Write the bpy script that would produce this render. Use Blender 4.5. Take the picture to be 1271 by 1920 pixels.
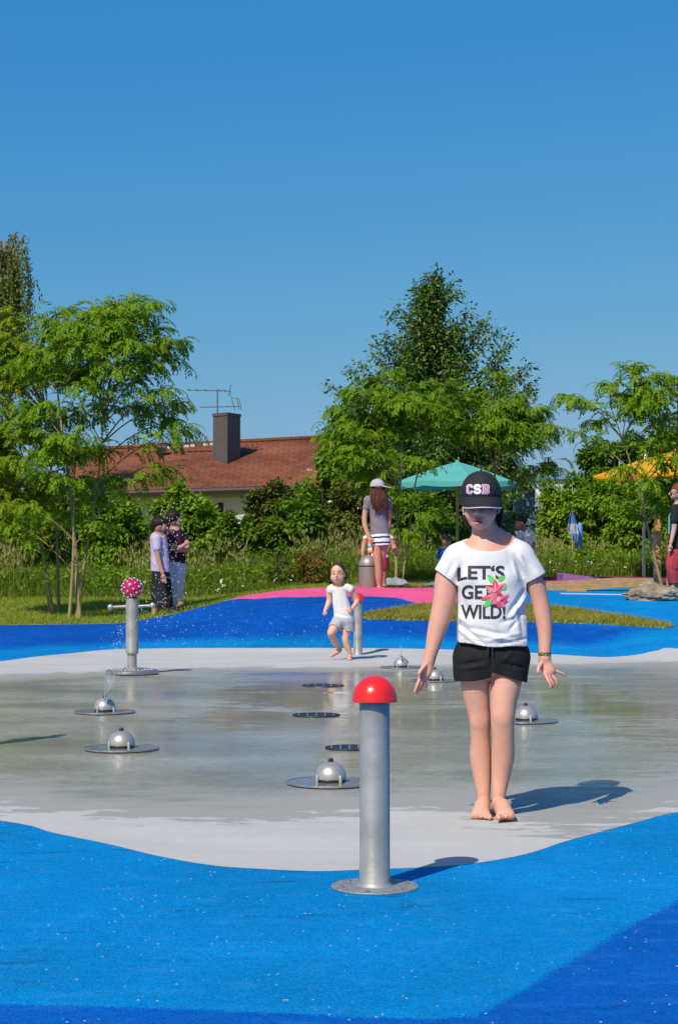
import bpy, bmesh, math, random
import numpy as np
from mathutils import Vector
from mathutils.bvhtree import BVHTree

for _o in list(bpy.data.objects):
    bpy.data.objects.remove(_o)
SC = bpy.context.scene
COL = SC.collection
RNG = np.random.default_rng(11)

# ------------------------------------------------------------------ camera, sky, sun, exposure
FPX, HZ, CAMZ = 3330.0, 1045.0, 1.14          # focal length in photo pixels, horizon row, eye height (m)
PITCH = math.atan((HZ - 960.0) / FPX)
cam_d = bpy.data.cameras.new("camera")
cam = bpy.data.objects.new("camera", cam_d)
COL.objects.link(cam)
cam.location = (0, 0, CAMZ)
cam.rotation_euler = (math.radians(90) + PITCH, 0, 0)
cam_d.sensor_fit = 'VERTICAL'
cam_d.sensor_height = 36.0
cam_d.lens = FPX / 1920.0 * 36.0
cam_d.clip_start = 0.1
cam_d.clip_end = 2000
SC.camera = cam

SUN_EL, SUN_ROT = math.radians(47), math.radians(211.5)
SUN_DIR = Vector((math.sin(SUN_ROT) * math.cos(SUN_EL), math.cos(SUN_ROT) * math.cos(SUN_EL), math.sin(SUN_EL)))
world = bpy.data.worlds.new("World")
SC.world = world
world.use_nodes = True
wn = world.node_tree
wn.nodes.clear()
sky = wn.nodes.new('ShaderNodeTexSky')
sky.sky_type = 'NISHITA'
sky.sun_disc = False
sky.sun_elevation = SUN_EL
sky.sun_rotation = SUN_ROT
sky.altitude = 300
sky.air_density = 1.0
sky.dust_density = 1.5
sky.ozone_density = 2.2
# film-like response of the photograph's blues, the same for the whole sky
sep = wn.nodes.new('ShaderNodeSeparateColor'); cmb = wn.nodes.new('ShaderNodeCombineColor')
wn.links.new(sky.outputs[0], sep.inputs[0])
for _i, (_p, _k) in enumerate(((1.72, 0.183), (0.794, 1.106), (0.279, 3.81))):
    _pw = wn.nodes.new('ShaderNodeMath'); _pw.operation = 'POWER'; _pw.inputs[1].default_value = _p
    _mu = wn.nodes.new('ShaderNodeMath'); _mu.operation = 'MULTIPLY'; _mu.inputs[1].default_value = _k
    wn.links.new(sep.outputs[_i], _pw.inputs[0]); wn.links.new(_pw.outputs[0], _mu.inputs[0]); wn.links.new(_mu.outputs[0], cmb.inputs[_i])
bg = wn.nodes.new('ShaderNodeBackground')
bg.inputs['Strength'].default_value = 0.1
wo = wn.nodes.new('ShaderNodeOutputWorld')
wn.links.new(cmb.outputs[0], bg.inputs['Color'])
wn.links.new(bg.outputs[0], wo.inputs[0])

sun_d = bpy.data.lights.new("sun", 'SUN')
sun_d.energy = 4.8
sun_d.angle = math.radians(0.5)
sun_d.color = (1.0, 0.94, 0.84)
sun = bpy.data.objects.new("sun", sun_d)
COL.objects.link(sun)
sun.rotation_euler = SUN_DIR.to_track_quat('Z', 'Y').to_euler()

SC.view_settings.view_transform = 'Standard'
SC.view_settings.look = 'None'
SC.view_settings.exposure = 0.0
SC.view_settings.gamma = 1.0
SC.view_settings.use_curve_mapping = False
SC.cycles.max_bounces = 8
SC.cycles.transparent_max_bounces = 12
SC.cycles.caustics_reflective = False
SC.cycles.caustics_refractive = False

# ------------------------------------------------------------------ where a photo pixel lies in the world
def ray(px, py):
    u, v = (px - 635.5) / FPX, (960.0 - py) / FPX
    c, s = math.cos(PITCH), math.sin(PITCH)
    return np.array([u, c - v * s, s + v * c])

def W(px, py, d):
    r = ray(px, py)
    return r * (d / r[1]) + np.array([0, 0, CAMZ])

def smooth(t):
    t = np.clip(t, 0, 1)
    return t * t * (3 - 2 * t)

_RX = [-9, -4.5, -2.97, -2.3, -1.77, -1.39, -0.8, 0, 1.5, 2.5, 5, 9]
_RZ = [0.20, 0.22, 0.24, 0.35, 0.48, 0.585, 0.665, 0.705, 0.675, 0.60, 0.575, 0.57]
def H(x, y):
    x = np.asarray(x, float); y = np.asarray(y, float)
    ys = np.interp(x, [-9, -5, -3.7, -2.4, -1, 0, 1.5, 3, 3.6, 5, 9], [16, 18.2, 19.3, 20.3, 20.6, 20.7, 20.5, 20.0, 19.0, 17.0, 15.0])
    yr = np.interp(x, [-9, -3, -1.4, 0, 9], [24.0, 24.0, 25.4, 25.8, 25.8])
    R = np.interp(x, _RX, _RZ)
    t = (y - ys) / (yr - ys)
    tc = np.clip(t, 0, 1)
    z1 = R * (0.45 * 1.15 * tc * tc / (tc + 0.15) + 0.55 * smooth(tc))
    far = np.interp(x, [-9, -2.5, 2, 9], [0.37, 0.40, 0.75, 0.78])
    t2 = smooth((y - yr - 0.6) / 9.5)
    return np.where(t < 1, z1, R + (far - R) * t2)

def G(px, py, d0=2.0, d1=60.0):
    r = ray(px, py); r = r / r[1]
    ds = np.arange(d0, d1, 0.02)
    z = CAMZ + r[2] * ds
    g = H(r[0] * ds, ds)
    i = np.argmax(z <= g)
    d = ds[i]
    return np.array([r[0] * d, d, float(g[i])])

def GD(px, d):
    """ground point under photo column px at distance d"""
    x = (px - 635.5) / FPX * d
    return np.array([x, d, float(H(x, d))])

# ------------------------------------------------------------------ materials
MATS = {}
def new_mat(name):
    m = bpy.data.materials.new(name)
    m.use_nodes = True
    nt = m.node_tree
    b = nt.nodes['Principled BSDF']
    MATS[name] = m
    return m, nt, b

def N(nt, kind, **kw):
    n = nt.nodes.new(kind)
    for k, v in kw.items():
        if k.startswith('i_'):
            n.inputs[k[2:].replace('_', ' ')].default_value = v
        elif k.startswith('n_'):
            n.inputs[int(k[2:])].default_value = v
        else:
            setattr(n, k, v)
    return n

def L(nt, a, b):
    nt.links.new(a, b)

def noise(nt, scale, detail=4, rough=0.55, scl=None, coord='Object'):
    tc = N(nt, 'ShaderNodeTexCoord')
    n = N(nt, 'ShaderNodeTexNoise')
    n.inputs['Scale'].default_value = scale
    n.inputs['Detail'].default_value = detail
    n.inputs['Roughness'].default_value = rough
    if scl:
        mp = N(nt, 'ShaderNodeMapping')
        mp.inputs['Scale'].default_value = scl
        L(nt, tc.outputs[coord], mp.inputs[0]); L(nt, mp.outputs[0], n.inputs['Vector'])
    else:
        L(nt, tc.outputs[coord], n.inputs['Vector'])
    return n

def ramp(nt, src, stops):
    r = N(nt, 'ShaderNodeValToRGB')
    el = r.color_ramp.elements
    while len(el) < len(stops):
        el.new(0.5)
    for e, (p, c) in zip(el, stops):
        e.position = p
        e.color = (*c, 1) if len(c) == 3 else c
    L(nt, src, r.inputs[0])
    return r

def rng_node(nt, src, a, b, c=0.0, d=1.0):
    m = N(nt, 'ShaderNodeMapRange')
    m.inputs[1].default_value, m.inputs[2].default_value = a, b
    m.inputs[3].default_value, m.inputs[4].default_value = c, d
    L(nt, src, m.inputs[0])
    return m

def mixc(nt, fac, a, b, mode='MIX'):
    m = N(nt, 'ShaderNodeMix', data_type='RGBA', blend_type=mode)
    for sock, v in ((m.inputs[0], fac), (m.inputs[6], a), (m.inputs[7], b)):
        if hasattr(v, 'is_linked'):
            L(nt, v, sock)
        elif isinstance(v, (int, float)):
            sock.default_value = v
        else:
            sock.default_value = (*v, 1)
    return m

def math_n(nt, op, a, b=0.0):
    m = N(nt, 'ShaderNodeMath', operation=op)
    for sock, v in ((m.inputs[0], a), (m.inputs[1], b)):
        if hasattr(v, 'is_linked'):
            L(nt, v, sock)
        else:
            sock.default_value = v
    return m

def bump(nt, b, h, strength, dist=0.01):
    bn = N(nt, 'ShaderNodeBump')
    bn.inputs['Strength'].default_value = strength
    bn.inputs['Distance'].default_value = dist
    L(nt, h, bn.inputs['Height'])
    L(nt, bn.outputs[0], b.inputs['Normal'])
    return bn

def plain(name, col, rough=0.6, metal=0.0, var=0.15, scale=8.0, bmp=0.0, bscale=60.0, spec=0.5, scl=None):
    m, nt, b = new_mat(name)
    n = noise(nt, scale, 5, 0.6, scl)
    c0 = tuple(max(0, c * (1 - var)) for c in col); c1 = tuple(min(1, c * (1 + var)) for c in col)
    r = ramp(nt, n.outputs['Fac'], [(0.3, c0), (0.7, c1)])
    L(nt, r.outputs[0], b.inputs['Base Color'])
    rr = rng_node(nt, n.outputs['Fac'], 0.3, 0.7, max(0.02, rough - 0.08), min(1, rough + 0.08))
    L(nt, rr.outputs[0], b.inputs['Roughness'])
    b.inputs['Metallic'].default_value = metal
    b.inputs['Specular IOR Level'].default_value = spec
    if bmp:
        bn = noise(nt, bscale, 4)
        bump(nt, b, bn.outputs['Fac'], bmp, 0.005)
    return m

def leaf_mat(name, c0, c1, trans=0.35, rough=0.55, spec=0.14):
    m, nt, b = new_mat(name)
    gi = N(nt, 'ShaderNodeNewGeometry')
    n = noise(nt, 1.3, 3)
    f = math_n(nt, 'ADD', math_n(nt, 'MULTIPLY', gi.outputs['Random Per Island'], 0.6).outputs[0],
               math_n(nt, 'MULTIPLY', n.outputs['Fac'], 0.4).outputs[0])
    r = ramp(nt, f.outputs[0], [(0.15, c0), (0.8, c1)])
    L(nt, r.outputs[0], b.inputs['Base Color'])
    b.inputs['Roughness'].default_value = rough
    b.inputs['Specular IOR Level'].default_value = spec
    t = N(nt, 'ShaderNodeBsdfTranslucent')
    tcol = mixc(nt, 1.0, r.outputs[0], (1.0, 1.05, 0.5), 'MULTIPLY')
    L(nt, tcol.outputs[2], t.inputs['Color'])
    mx = N(nt, 'ShaderNodeMixShader')
    mx.inputs[0].default_value = trans
    L(nt, b.outputs[0], mx.inputs[1]); L(nt, t.outputs[0], mx.inputs[2])
    L(nt, mx.outputs[0], nt.nodes['Material Output'].inputs[0])
    return m

# ------------------------------------------------------------------ objects
def base_loc(o):
    v = np.zeros(3)
    while o is not None:
        v += np.array(o.location); o = o.parent
    return v

def me_from(name, verts, faces, smooth_shade=True, crease=None):
    """verts (n,3); faces: (m,3)/(m,4) array or list of index lists"""
    me = bpy.data.meshes.new(name)
    verts = np.asarray(verts, np.float32)
    if isinstance(faces, np.ndarray):
        k = faces.shape[1]
        me.vertices.add(len(verts)); me.vertices.foreach_set('co', verts.ravel())
        me.loops.add(faces.size); me.loops.foreach_set('vertex_index', faces.astype(np.int32).ravel())
        me.polygons.add(len(faces))
        me.polygons.foreach_set('loop_start', np.arange(0, faces.size, k, dtype=np.int32))
        me.polygons.foreach_set('loop_total', np.full(len(faces), k, np.int32))
        me.update(calc_edges=True)
    else:
        me.from_pydata([tuple(map(float, v)) for v in verts], [], faces)
        me.update()
    if smooth_shade:
        me.polygons.foreach_set('use_smooth', np.ones(len(me.polygons), bool))
        if crease:
            me.set_sharp_from_angle(angle=math.radians(crease))
    return me

def tag(o, label=None, cat=None, group=None, kind=None):
    if label: o['label'] = label
    if cat: o['category'] = cat
    if group: o['group'] = group
    if kind: o['kind'] = kind
    return o

def thing(name, label, cat, loc=(0, 0, 0), group=None):
    o = bpy.data.objects.new(name, None)
    o.empty_display_size = 0.1
    COL.objects.link(o)
    o.location = [float(v) for v in loc]
    return tag(o, label, cat, group)

def obj(name, geo, mat, parent=None, smooth_shade=True, crease=40, world_co=True, kind=None):
    """geo = (verts, faces) in world coordinates, or a mesh"""
    if isinstance(geo, bpy.types.Mesh):
        me = geo
    else:
        v, f = geo
        v = np.asarray(v, float)
        if parent is not None and world_co:
            v = v - base_loc(parent)
        me = me_from(name, v, f, smooth_shade, crease)
    if mat is not None and not me.materials:
        me.materials.append(MATS[mat] if isinstance(mat, str) else mat)
    o = bpy.data.objects.new(name, me)
    COL.objects.link(o)
    if parent is not None:
        o.parent = parent
    if kind: o['kind'] = kind
    return o

def copy_tree(o, parent=None):
    c = o.copy()
    COL.objects.link(c)
    if parent is not None:
        c.parent = parent
    for ch in list(o.children):
        copy_tree(ch, c)
    return c

# ------------------------------------------------------------------ shapes: each returns (verts, faces list)
def join(*gs):
    V, Fc, n = [], [], 0
    for v, f in gs:
        v = np.asarray(v, float).reshape(-1, 3)
        V.append(v); Fc += [[int(i) + n for i in q] for q in f]; n += len(v)
    return np.concatenate(V), Fc

def box(lo, hi, bev=0.0):
    bm = bmesh.new()
    bmesh.ops.create_cube(bm, size=1)
    lo, hi = np.array(lo, float), np.array(hi, float)
    for v in bm.verts:
        v.co = Vector((lo + hi) / 2 + np.array(v.co) * (hi - lo))
    if bev:
        bmesh.ops.bevel(bm, geom=bm.edges[:], offset=bev, segments=2, affect='EDGES', profile=0.6)
    bm.verts.index_update()
    g = (np.array([v.co[:] for v in bm.verts]), [[v.index for v in f.verts] for f in bm.faces])
    bm.free()
    return g

def lathe(prof, n=32, c=(0, 0, 0)):
    """prof: list of (r, z) from bottom to top"""
    V, Fc = [], []
    a = np.linspace(0, 2 * math.pi, n, endpoint=False)
    for r, z in prof:
        r = max(r, 1e-4)
        V.append(np.stack([r * np.cos(a), r * np.sin(a), np.full(n, z)], 1))
    m = len(prof)
    for i in range(m - 1):
        for j in range(n):
            k = (j + 1) % n
            Fc.append([i * n + j, i * n + k, (i + 1) * n + k, (i + 1) * n + j])
    Fc.append(list(range(n))[::-1]); Fc.append([(m - 1) * n + j for j in range(n)])
    return np.concatenate(V) + np.array(c), Fc

def tube(pts, rad, n=8, cap=True):
    pts = np.asarray(pts, float)
    m = len(pts)
    rad = np.broadcast_to(np.asarray(rad, float), (m,))
    T = np.gradient(pts, axis=0)
    T /= np.linalg.norm(T, axis=1, keepdims=True) + 1e-12
    ref = np.array([0, 0, 1.0]) if abs(T[0, 2]) < 0.9 else np.array([1.0, 0, 0])
    V = []
    a = np.linspace(0, 2 * math.pi, n, endpoint=False)
    u = np.cross(T[0], ref); u /= np.linalg.norm(u)
    for i in range(m):
        u = u - T[i] * np.dot(u, T[i]); u /= np.linalg.norm(u)
        w = np.cross(T[i], u)
        V.append(pts[i] + rad[i] * (np.cos(a)[:, None] * u + np.sin(a)[:, None] * w))
    Fc = []
    for i in range(m - 1):
        for j in range(n):
            k = (j + 1) % n
            Fc.append([i * n + j, i * n + k, (i + 1) * n + k, (i + 1) * n + j])
    if cap:
        Fc.append(list(range(n))[::-1]); Fc.append([(m - 1) * n + j for j in range(n)])
    return np.concatenate(V), Fc

def sphere(c, r, nu=16, nv=10):
    r = np.broadcast_to(np.asarray(r, float), (3,))
    V, Fc = [], []
    for i in range(nv + 1):
        th = math.pi * i / nv
        s = max(math.sin(th), 1e-3)
        for j in range(nu):
            p = 2 * math.pi * j / nu
            V.append([s * math.cos(p), s * math.sin(p), -math.cos(th)])
    for i in range(nv):
        for j in range(nu):
            k = (j + 1) % nu
            Fc.append([i * nu + j, i * nu + k, (i + 1) * nu + k, (i + 1) * nu + j])
    return np.array(V) * r + np.array(c), Fc

def prism(poly, d0, d1):
    """polygon of world points at one face, extruded by vector d1-d0 along +y (d0,d1 offsets)"""
    poly = np.asarray(poly, float); n = len(poly)
    A = poly + np.array([0, d0, 0]); B = poly + np.array([0, d1, 0])
    Fc = [list(range(n)), [n + i for i in range(n)][::-1]]
    for i in range(n):
        j = (i + 1) % n
        Fc.append([j, i, n + i, n + j])
    return np.concatenate([A, B]), Fc

def catmull(pts, n=8, closed=False):
    P = np.asarray(pts, float); m = len(P); out = []
    rngi = range(m) if closed else range(m - 1)
    for i in rngi:
        p1, p2 = P[i], P[(i + 1) % m]
        p0 = P[i - 1] if (i > 0 or closed) else p1
        p3 = P[(i + 2) % m] if (i + 2 < m or closed) else p2
        for t in np.linspace(0, 1, n, endpoint=False):
            out.append(0.5 * ((2 * p1) + (p2 - p0) * t + (2 * p0 - 5 * p1 + 4 * p2 - p3) * t * t + (3 * p1 - p0 - 3 * p2 + p3) * t ** 3))
    if not closed:
        out.append(P[-1])
    return np.array(out)

def sdist(P, poly):
    """signed distance (positive inside) of points P(n,2) to a closed polygon"""
    P = np.asarray(P, float); poly = np.asarray(poly, float)
    best = np.full(len(P), 1e9); inside = np.zeros(len(P), bool)
    m = len(poly)
    for i in range(m):
        a, b = poly[i], poly[(i + 1) % m]
        ab = b - a
        t = np.clip(((P - a) @ ab) / (ab @ ab + 1e-12), 0, 1)
        dd = np.hypot(*(P - a - t[:, None] * ab).T)
        best = np.minimum(best, dd)
        cond = (a[1] > P[:, 1]) != (b[1] > P[:, 1])
        xi = (b[0] - a[0]) * (P[:, 1] - a[1]) / ((b[1] - a[1]) if abs(b[1] - a[1]) > 1e-12 else 1e-12) + a[0]
        inside ^= cond & (P[:, 0] < xi)
    return np.where(inside, best, -best)

def set_attr(me, name, vals):
    a = me.attributes.new(name, 'FLOAT', 'POINT')
    a.data.foreach_set('value', np.asarray(vals, np.float32))

# ------------------------------------------------------------------ signed-distance modelling for bodies and clothes
class Field:
    def __init__(s, lo, hi, h):
        s.h = h; s.lo = np.array(lo, float)
        s.ax = [np.arange(lo[i], hi[i] + h, h, dtype=np.float32) for i in range(3)]
        s.D = np.full([len(a) for a in s.ax], 1.0, np.float32)
    def _sl(s, lo, hi):
        out = []
        for i in range(3):
            a = int(max(0, math.floor((lo[i] - s.lo[i]) / s.h))); b = int(min(len(s.ax[i]), math.ceil((hi[i] - s.lo[i]) / s.h) + 1))
            out.append(slice(a, max(a, b)))
        return tuple(out)
    def apply(s, fn, lo, hi, k, mode='u'):
        sl = s._sl(lo, hi)
        sub = s.D[sl]
        if sub.size == 0: return
        X = s.ax[0][sl[0]][:, None, None]; Y = s.ax[1][sl[1]][None, :, None]; Z = s.ax[2][sl[2]][None, None, :]
        d = fn(X, Y, Z)
        if mode == 's':
            d = -d
            if k <= 0:
                s.D[sl] = np.maximum(sub, d)
            else:
                t = np.clip(0.5 + 0.5 * (d - sub) / k, 0, 1)
                s.D[sl] = sub * (1 - t) + d * t + k * t * (1 - t)
        else:
            if k <= 0:
                s.D[sl] = np.minimum(sub, d)
            else:
                t = np.clip(0.5 + 0.5 * (sub - d) / k, 0, 1)
                s.D[sl] = sub * (1 - t) + d * t - k * t * (1 - t)
    def cone(s, a, b, ra, rb, k=0.01, sy=1.0, mode='u'):
        a = np.asarray(a, float); b = np.asarray(b, float)
        R = max(ra, rb)
        pad = R * np.array([1, max(1, sy), 1]) + k + 3 * s.h
        lo, hi = np.minimum(a, b) - pad, np.maximum(a, b) + pad
        ab = (b - a) * np.array([1, 1 / sy, 1]); L2 = float(ab @ ab) + 1e-12
        def fn(X, Y, Z):
            x = X - a[0]; y = (Y - a[1]) / sy; z = Z - a[2]
            t = np.clip((x * ab[0] + y * ab[1] + z * ab[2]) / L2, 0, 1)
            d = np.sqrt((x - t * ab[0]) ** 2 + (y - t * ab[1]) ** 2 + (z - t * ab[2]) ** 2) - (ra + t * (rb - ra))
            return d * min(1.0, sy) if sy < 1 else d
        s.apply(fn, lo, hi, k, mode)
    def chain(s, P, R, k=0.01, sy=1.0, mode='u', n=5):
        Q = catmull(np.column_stack([P, R]), n) if len(P) > 2 else np.column_stack([P, R])
        P = Q[:, :3]; R = Q[:, 3]
        pad = R.max() * np.array([1, max(1, sy), 1]) + k + 3 * s.h
        S = np.array([1, 1 / sy, 1])
        def fn(X, Y, Z):
            d = None
            for a, b, ra, rb in zip(P[:-1], P[1:], R[:-1], R[1:]):
                ab = (b - a) * S; L2 = float(ab @ ab) + 1e-12
                x = X - a[0]; y = (Y - a[1]) / sy; z = Z - a[2]
                t = np.clip((x * ab[0] + y * ab[1] + z * ab[2]) / L2, 0, 1)
                e = np.sqrt((x - t * ab[0]) ** 2 + (y - t * ab[1]) ** 2 + (z - t * ab[2]) ** 2) - (ra + t * (rb - ra))
                d = e if d is None else np.minimum(d, e)
            return d * min(1.0, sy)
        s.apply(fn, P.min(0) - pad, P.max(0) + pad, k, mode)
    def ell(s, c, r, k=0.01, rx=0.0, ry=0.0, mode='u'):
        """ellipsoid; rx = pitch about x axis, ry = roll about y axis (radians)"""
        c = np.asarray(c, float); r = np.asarray(r, float)
        pad = np.full(3, r.max()) + k + 3 * s.h
        cx, sx, cy, sy_ = math.cos(rx), math.sin(rx), math.cos(ry), math.sin(ry)
        def fn(X, Y, Z):
            x, y, z = X - c[0], Y - c[1], Z - c[2]
            x, z = cy * x - sy_ * z, sy_ * x + cy * z
            y, z = cx * y + sx * z, -sx * y + cx * z
            k0 = np.sqrt((x / r[0]) ** 2 + (y / r[1]) ** 2 + (z / r[2]) ** 2)
            k1 = np.sqrt((x / r[0] ** 2) ** 2 + (y / r[1] ** 2) ** 2 + (z / r[2] ** 2) ** 2)
            return k0 * (k0 - 1) / np.maximum(k1, 1e-6)
        s.apply(fn, c - pad, c + pad, k, mode)
    def cut(s, p, q, keep, soft=0.0):
        """half-space whose boundary contains the y axis direction and points p,q (x,z); keep the side of 'keep'"""
        p, q, keep = [np.array([v[0], v[-1]], float) for v in (p, q, keep)]
        n = np.array([-(q - p)[1], (q - p)[0]]); n /= np.linalg.norm(n)
        if (keep - p) @ n > 0: n = -n
        d = (s.ax[0][:, None, None] - p[0]) * n[0] + (s.ax[2][None, None, :] - p[1]) * n[1]
        s.D = np.maximum(s.D, d.astype(np.float32))
    def fold(s, p, q, A, w, front=True, yc=None):
        """raised (A>0) or sunk (A<0) crease along segment p-q seen from the front"""
        p = np.asarray(p, float); q = np.asarray(q, float)
        a2, b2 = p[[0, 2]], q[[0, 2]]
        ab = b2 - a2; L2 = ab @ ab + 1e-9
        lo = np.minimum(a2, b2) - 3 * w; hi = np.maximum(a2, b2) + 3 * w
        sl = s._sl([lo[0], -1e3, lo[1]], [hi[0], (yc if yc is not None else 1e3), hi[1]])
        X = s.ax[0][sl[0]][:, None, None]; Z = s.ax[2][sl[2]][None, None, :]
        t = np.clip(((X - a2[0]) * ab[0] + (Z - a2[1]) * ab[1]) / L2, 0, 1)
        d2 = (X - a2[0] - t * ab[0]) ** 2 + (Z - a2[1] - t * ab[1]) ** 2
        s.D[sl] -= (A * np.sin(np.pi * (0.12 + 0.76 * t)) * np.exp(-d2 / w ** 2)).astype(np.float32)
    def mesh(s, relax=1):
        D, h = s.D, s.h
        S = D < 0
        c = np.zeros([n - 1 for n in D.shape], np.uint8)
        for i in (0, 1):
            for j in (0, 1):
                for k in (0, 1):
                    c += S[i:D.shape[0] - 1 + i, j:D.shape[1] - 1 + j, k:D.shape[2] - 1 + k]
        act = (c > 0) & (c < 8)
        I = np.argwhere(act)
        idx = np.full(act.shape, -1, np.int32)
        idx[act] = np.arange(len(I))
        cv = {}
        for i in (0, 1):
            for j in (0, 1):
                for k in (0, 1):
                    cv[(i, j, k)] = D[I[:, 0] + i, I[:, 1] + j, I[:, 2] + k]
        acc = np.zeros((len(I), 3)); cnt = np.zeros(len(I))
        cs = list(cv)
        for a in cs:
            for ax in range(3):
                if a[ax] == 0:
                    b = list(a); b[ax] = 1; b = tuple(b)
                    va, vb = cv[a], cv[b]
                    m = (va < 0) != (vb < 0)
                    t = va / np.where(np.abs(va - vb) < 1e-9, 1, va - vb)
                    p = np.repeat(np.array(a, float)[None], len(I), 0); p[:, ax] = t
                    acc[m] += p[m]; cnt[m] += 1
        V = (I + acc / np.maximum(cnt, 1)[:, None]) * h + s.lo
        quads = []
        for ax in range(3):
            o1, o2 = [(1, 2), (2, 0), (0, 1)][ax]
            n = D.shape
            s0 = [slice(0, n[q] - 1) for q in range(3)]
            A_ = list(s0); B_ = list(s0)
            A_[ax] = slice(0, n[ax] - 1); B_[ax] = slice(1, n[ax])
            for o in (o1, o2):
                A_[o] = slice(1, n[o] - 1); B_[o] = slice(1, n[o] - 1)
            sa, sb = S[tuple(A_)], S[tuple(B_)]
            E = np.argwhere(sa != sb)
            if len(E) == 0: continue
            sign = sa[tuple(E.T)]
            E[:, o1] += 1; E[:, o2] += 1
            def cell(d1, d2):
                q = E.copy(); q[:, o1] += d1; q[:, o2] += d2
                return idx[q[:, 0], q[:, 1], q[:, 2]]
            Q = np.stack([cell(-1, -1), cell(0, -1), cell(0, 0), cell(-1, 0)], 1)
            Q[~sign] = Q[~sign][:, ::-1]
            quads.append(Q)
        Q = np.concatenate(quads)
        Q = Q[(Q >= 0).all(1)]
        for _ in range(relax):
            acc = np.zeros_like(V); cn = np.zeros(len(V))
            for k in range(4):
                np.add.at(acc, Q[:, k], V[Q[:, (k + 1) % 4]] + V[Q[:, (k + 3) % 4]])
                np.add.at(cn, Q[:, k], 2)
            V = 0.5 * V + 0.5 * acc / np.maximum(cn, 1)[:, None]
        return V, Q

def col_attr(me, V, base, tints):
    """pigment differences of skin or cloth, plus fill light painted on one face; tints: (centre, radius, colour, strength)"""
    C = np.repeat(np.array([base], float), len(V), 0)
    for c, r, col, st in tints:
        w = st * np.exp(-(((V - np.array(c)) / np.array(r)) ** 2).sum(1))
        C = C * (1 - w[:, None]) + np.array(col) * w[:, None]
    a = me.color_attributes.new('Pigment', 'FLOAT_COLOR', 'POINT')
    a.data.foreach_set('color', np.concatenate([C, np.ones((len(V), 1))], 1).astype(np.float32).ravel())

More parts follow.
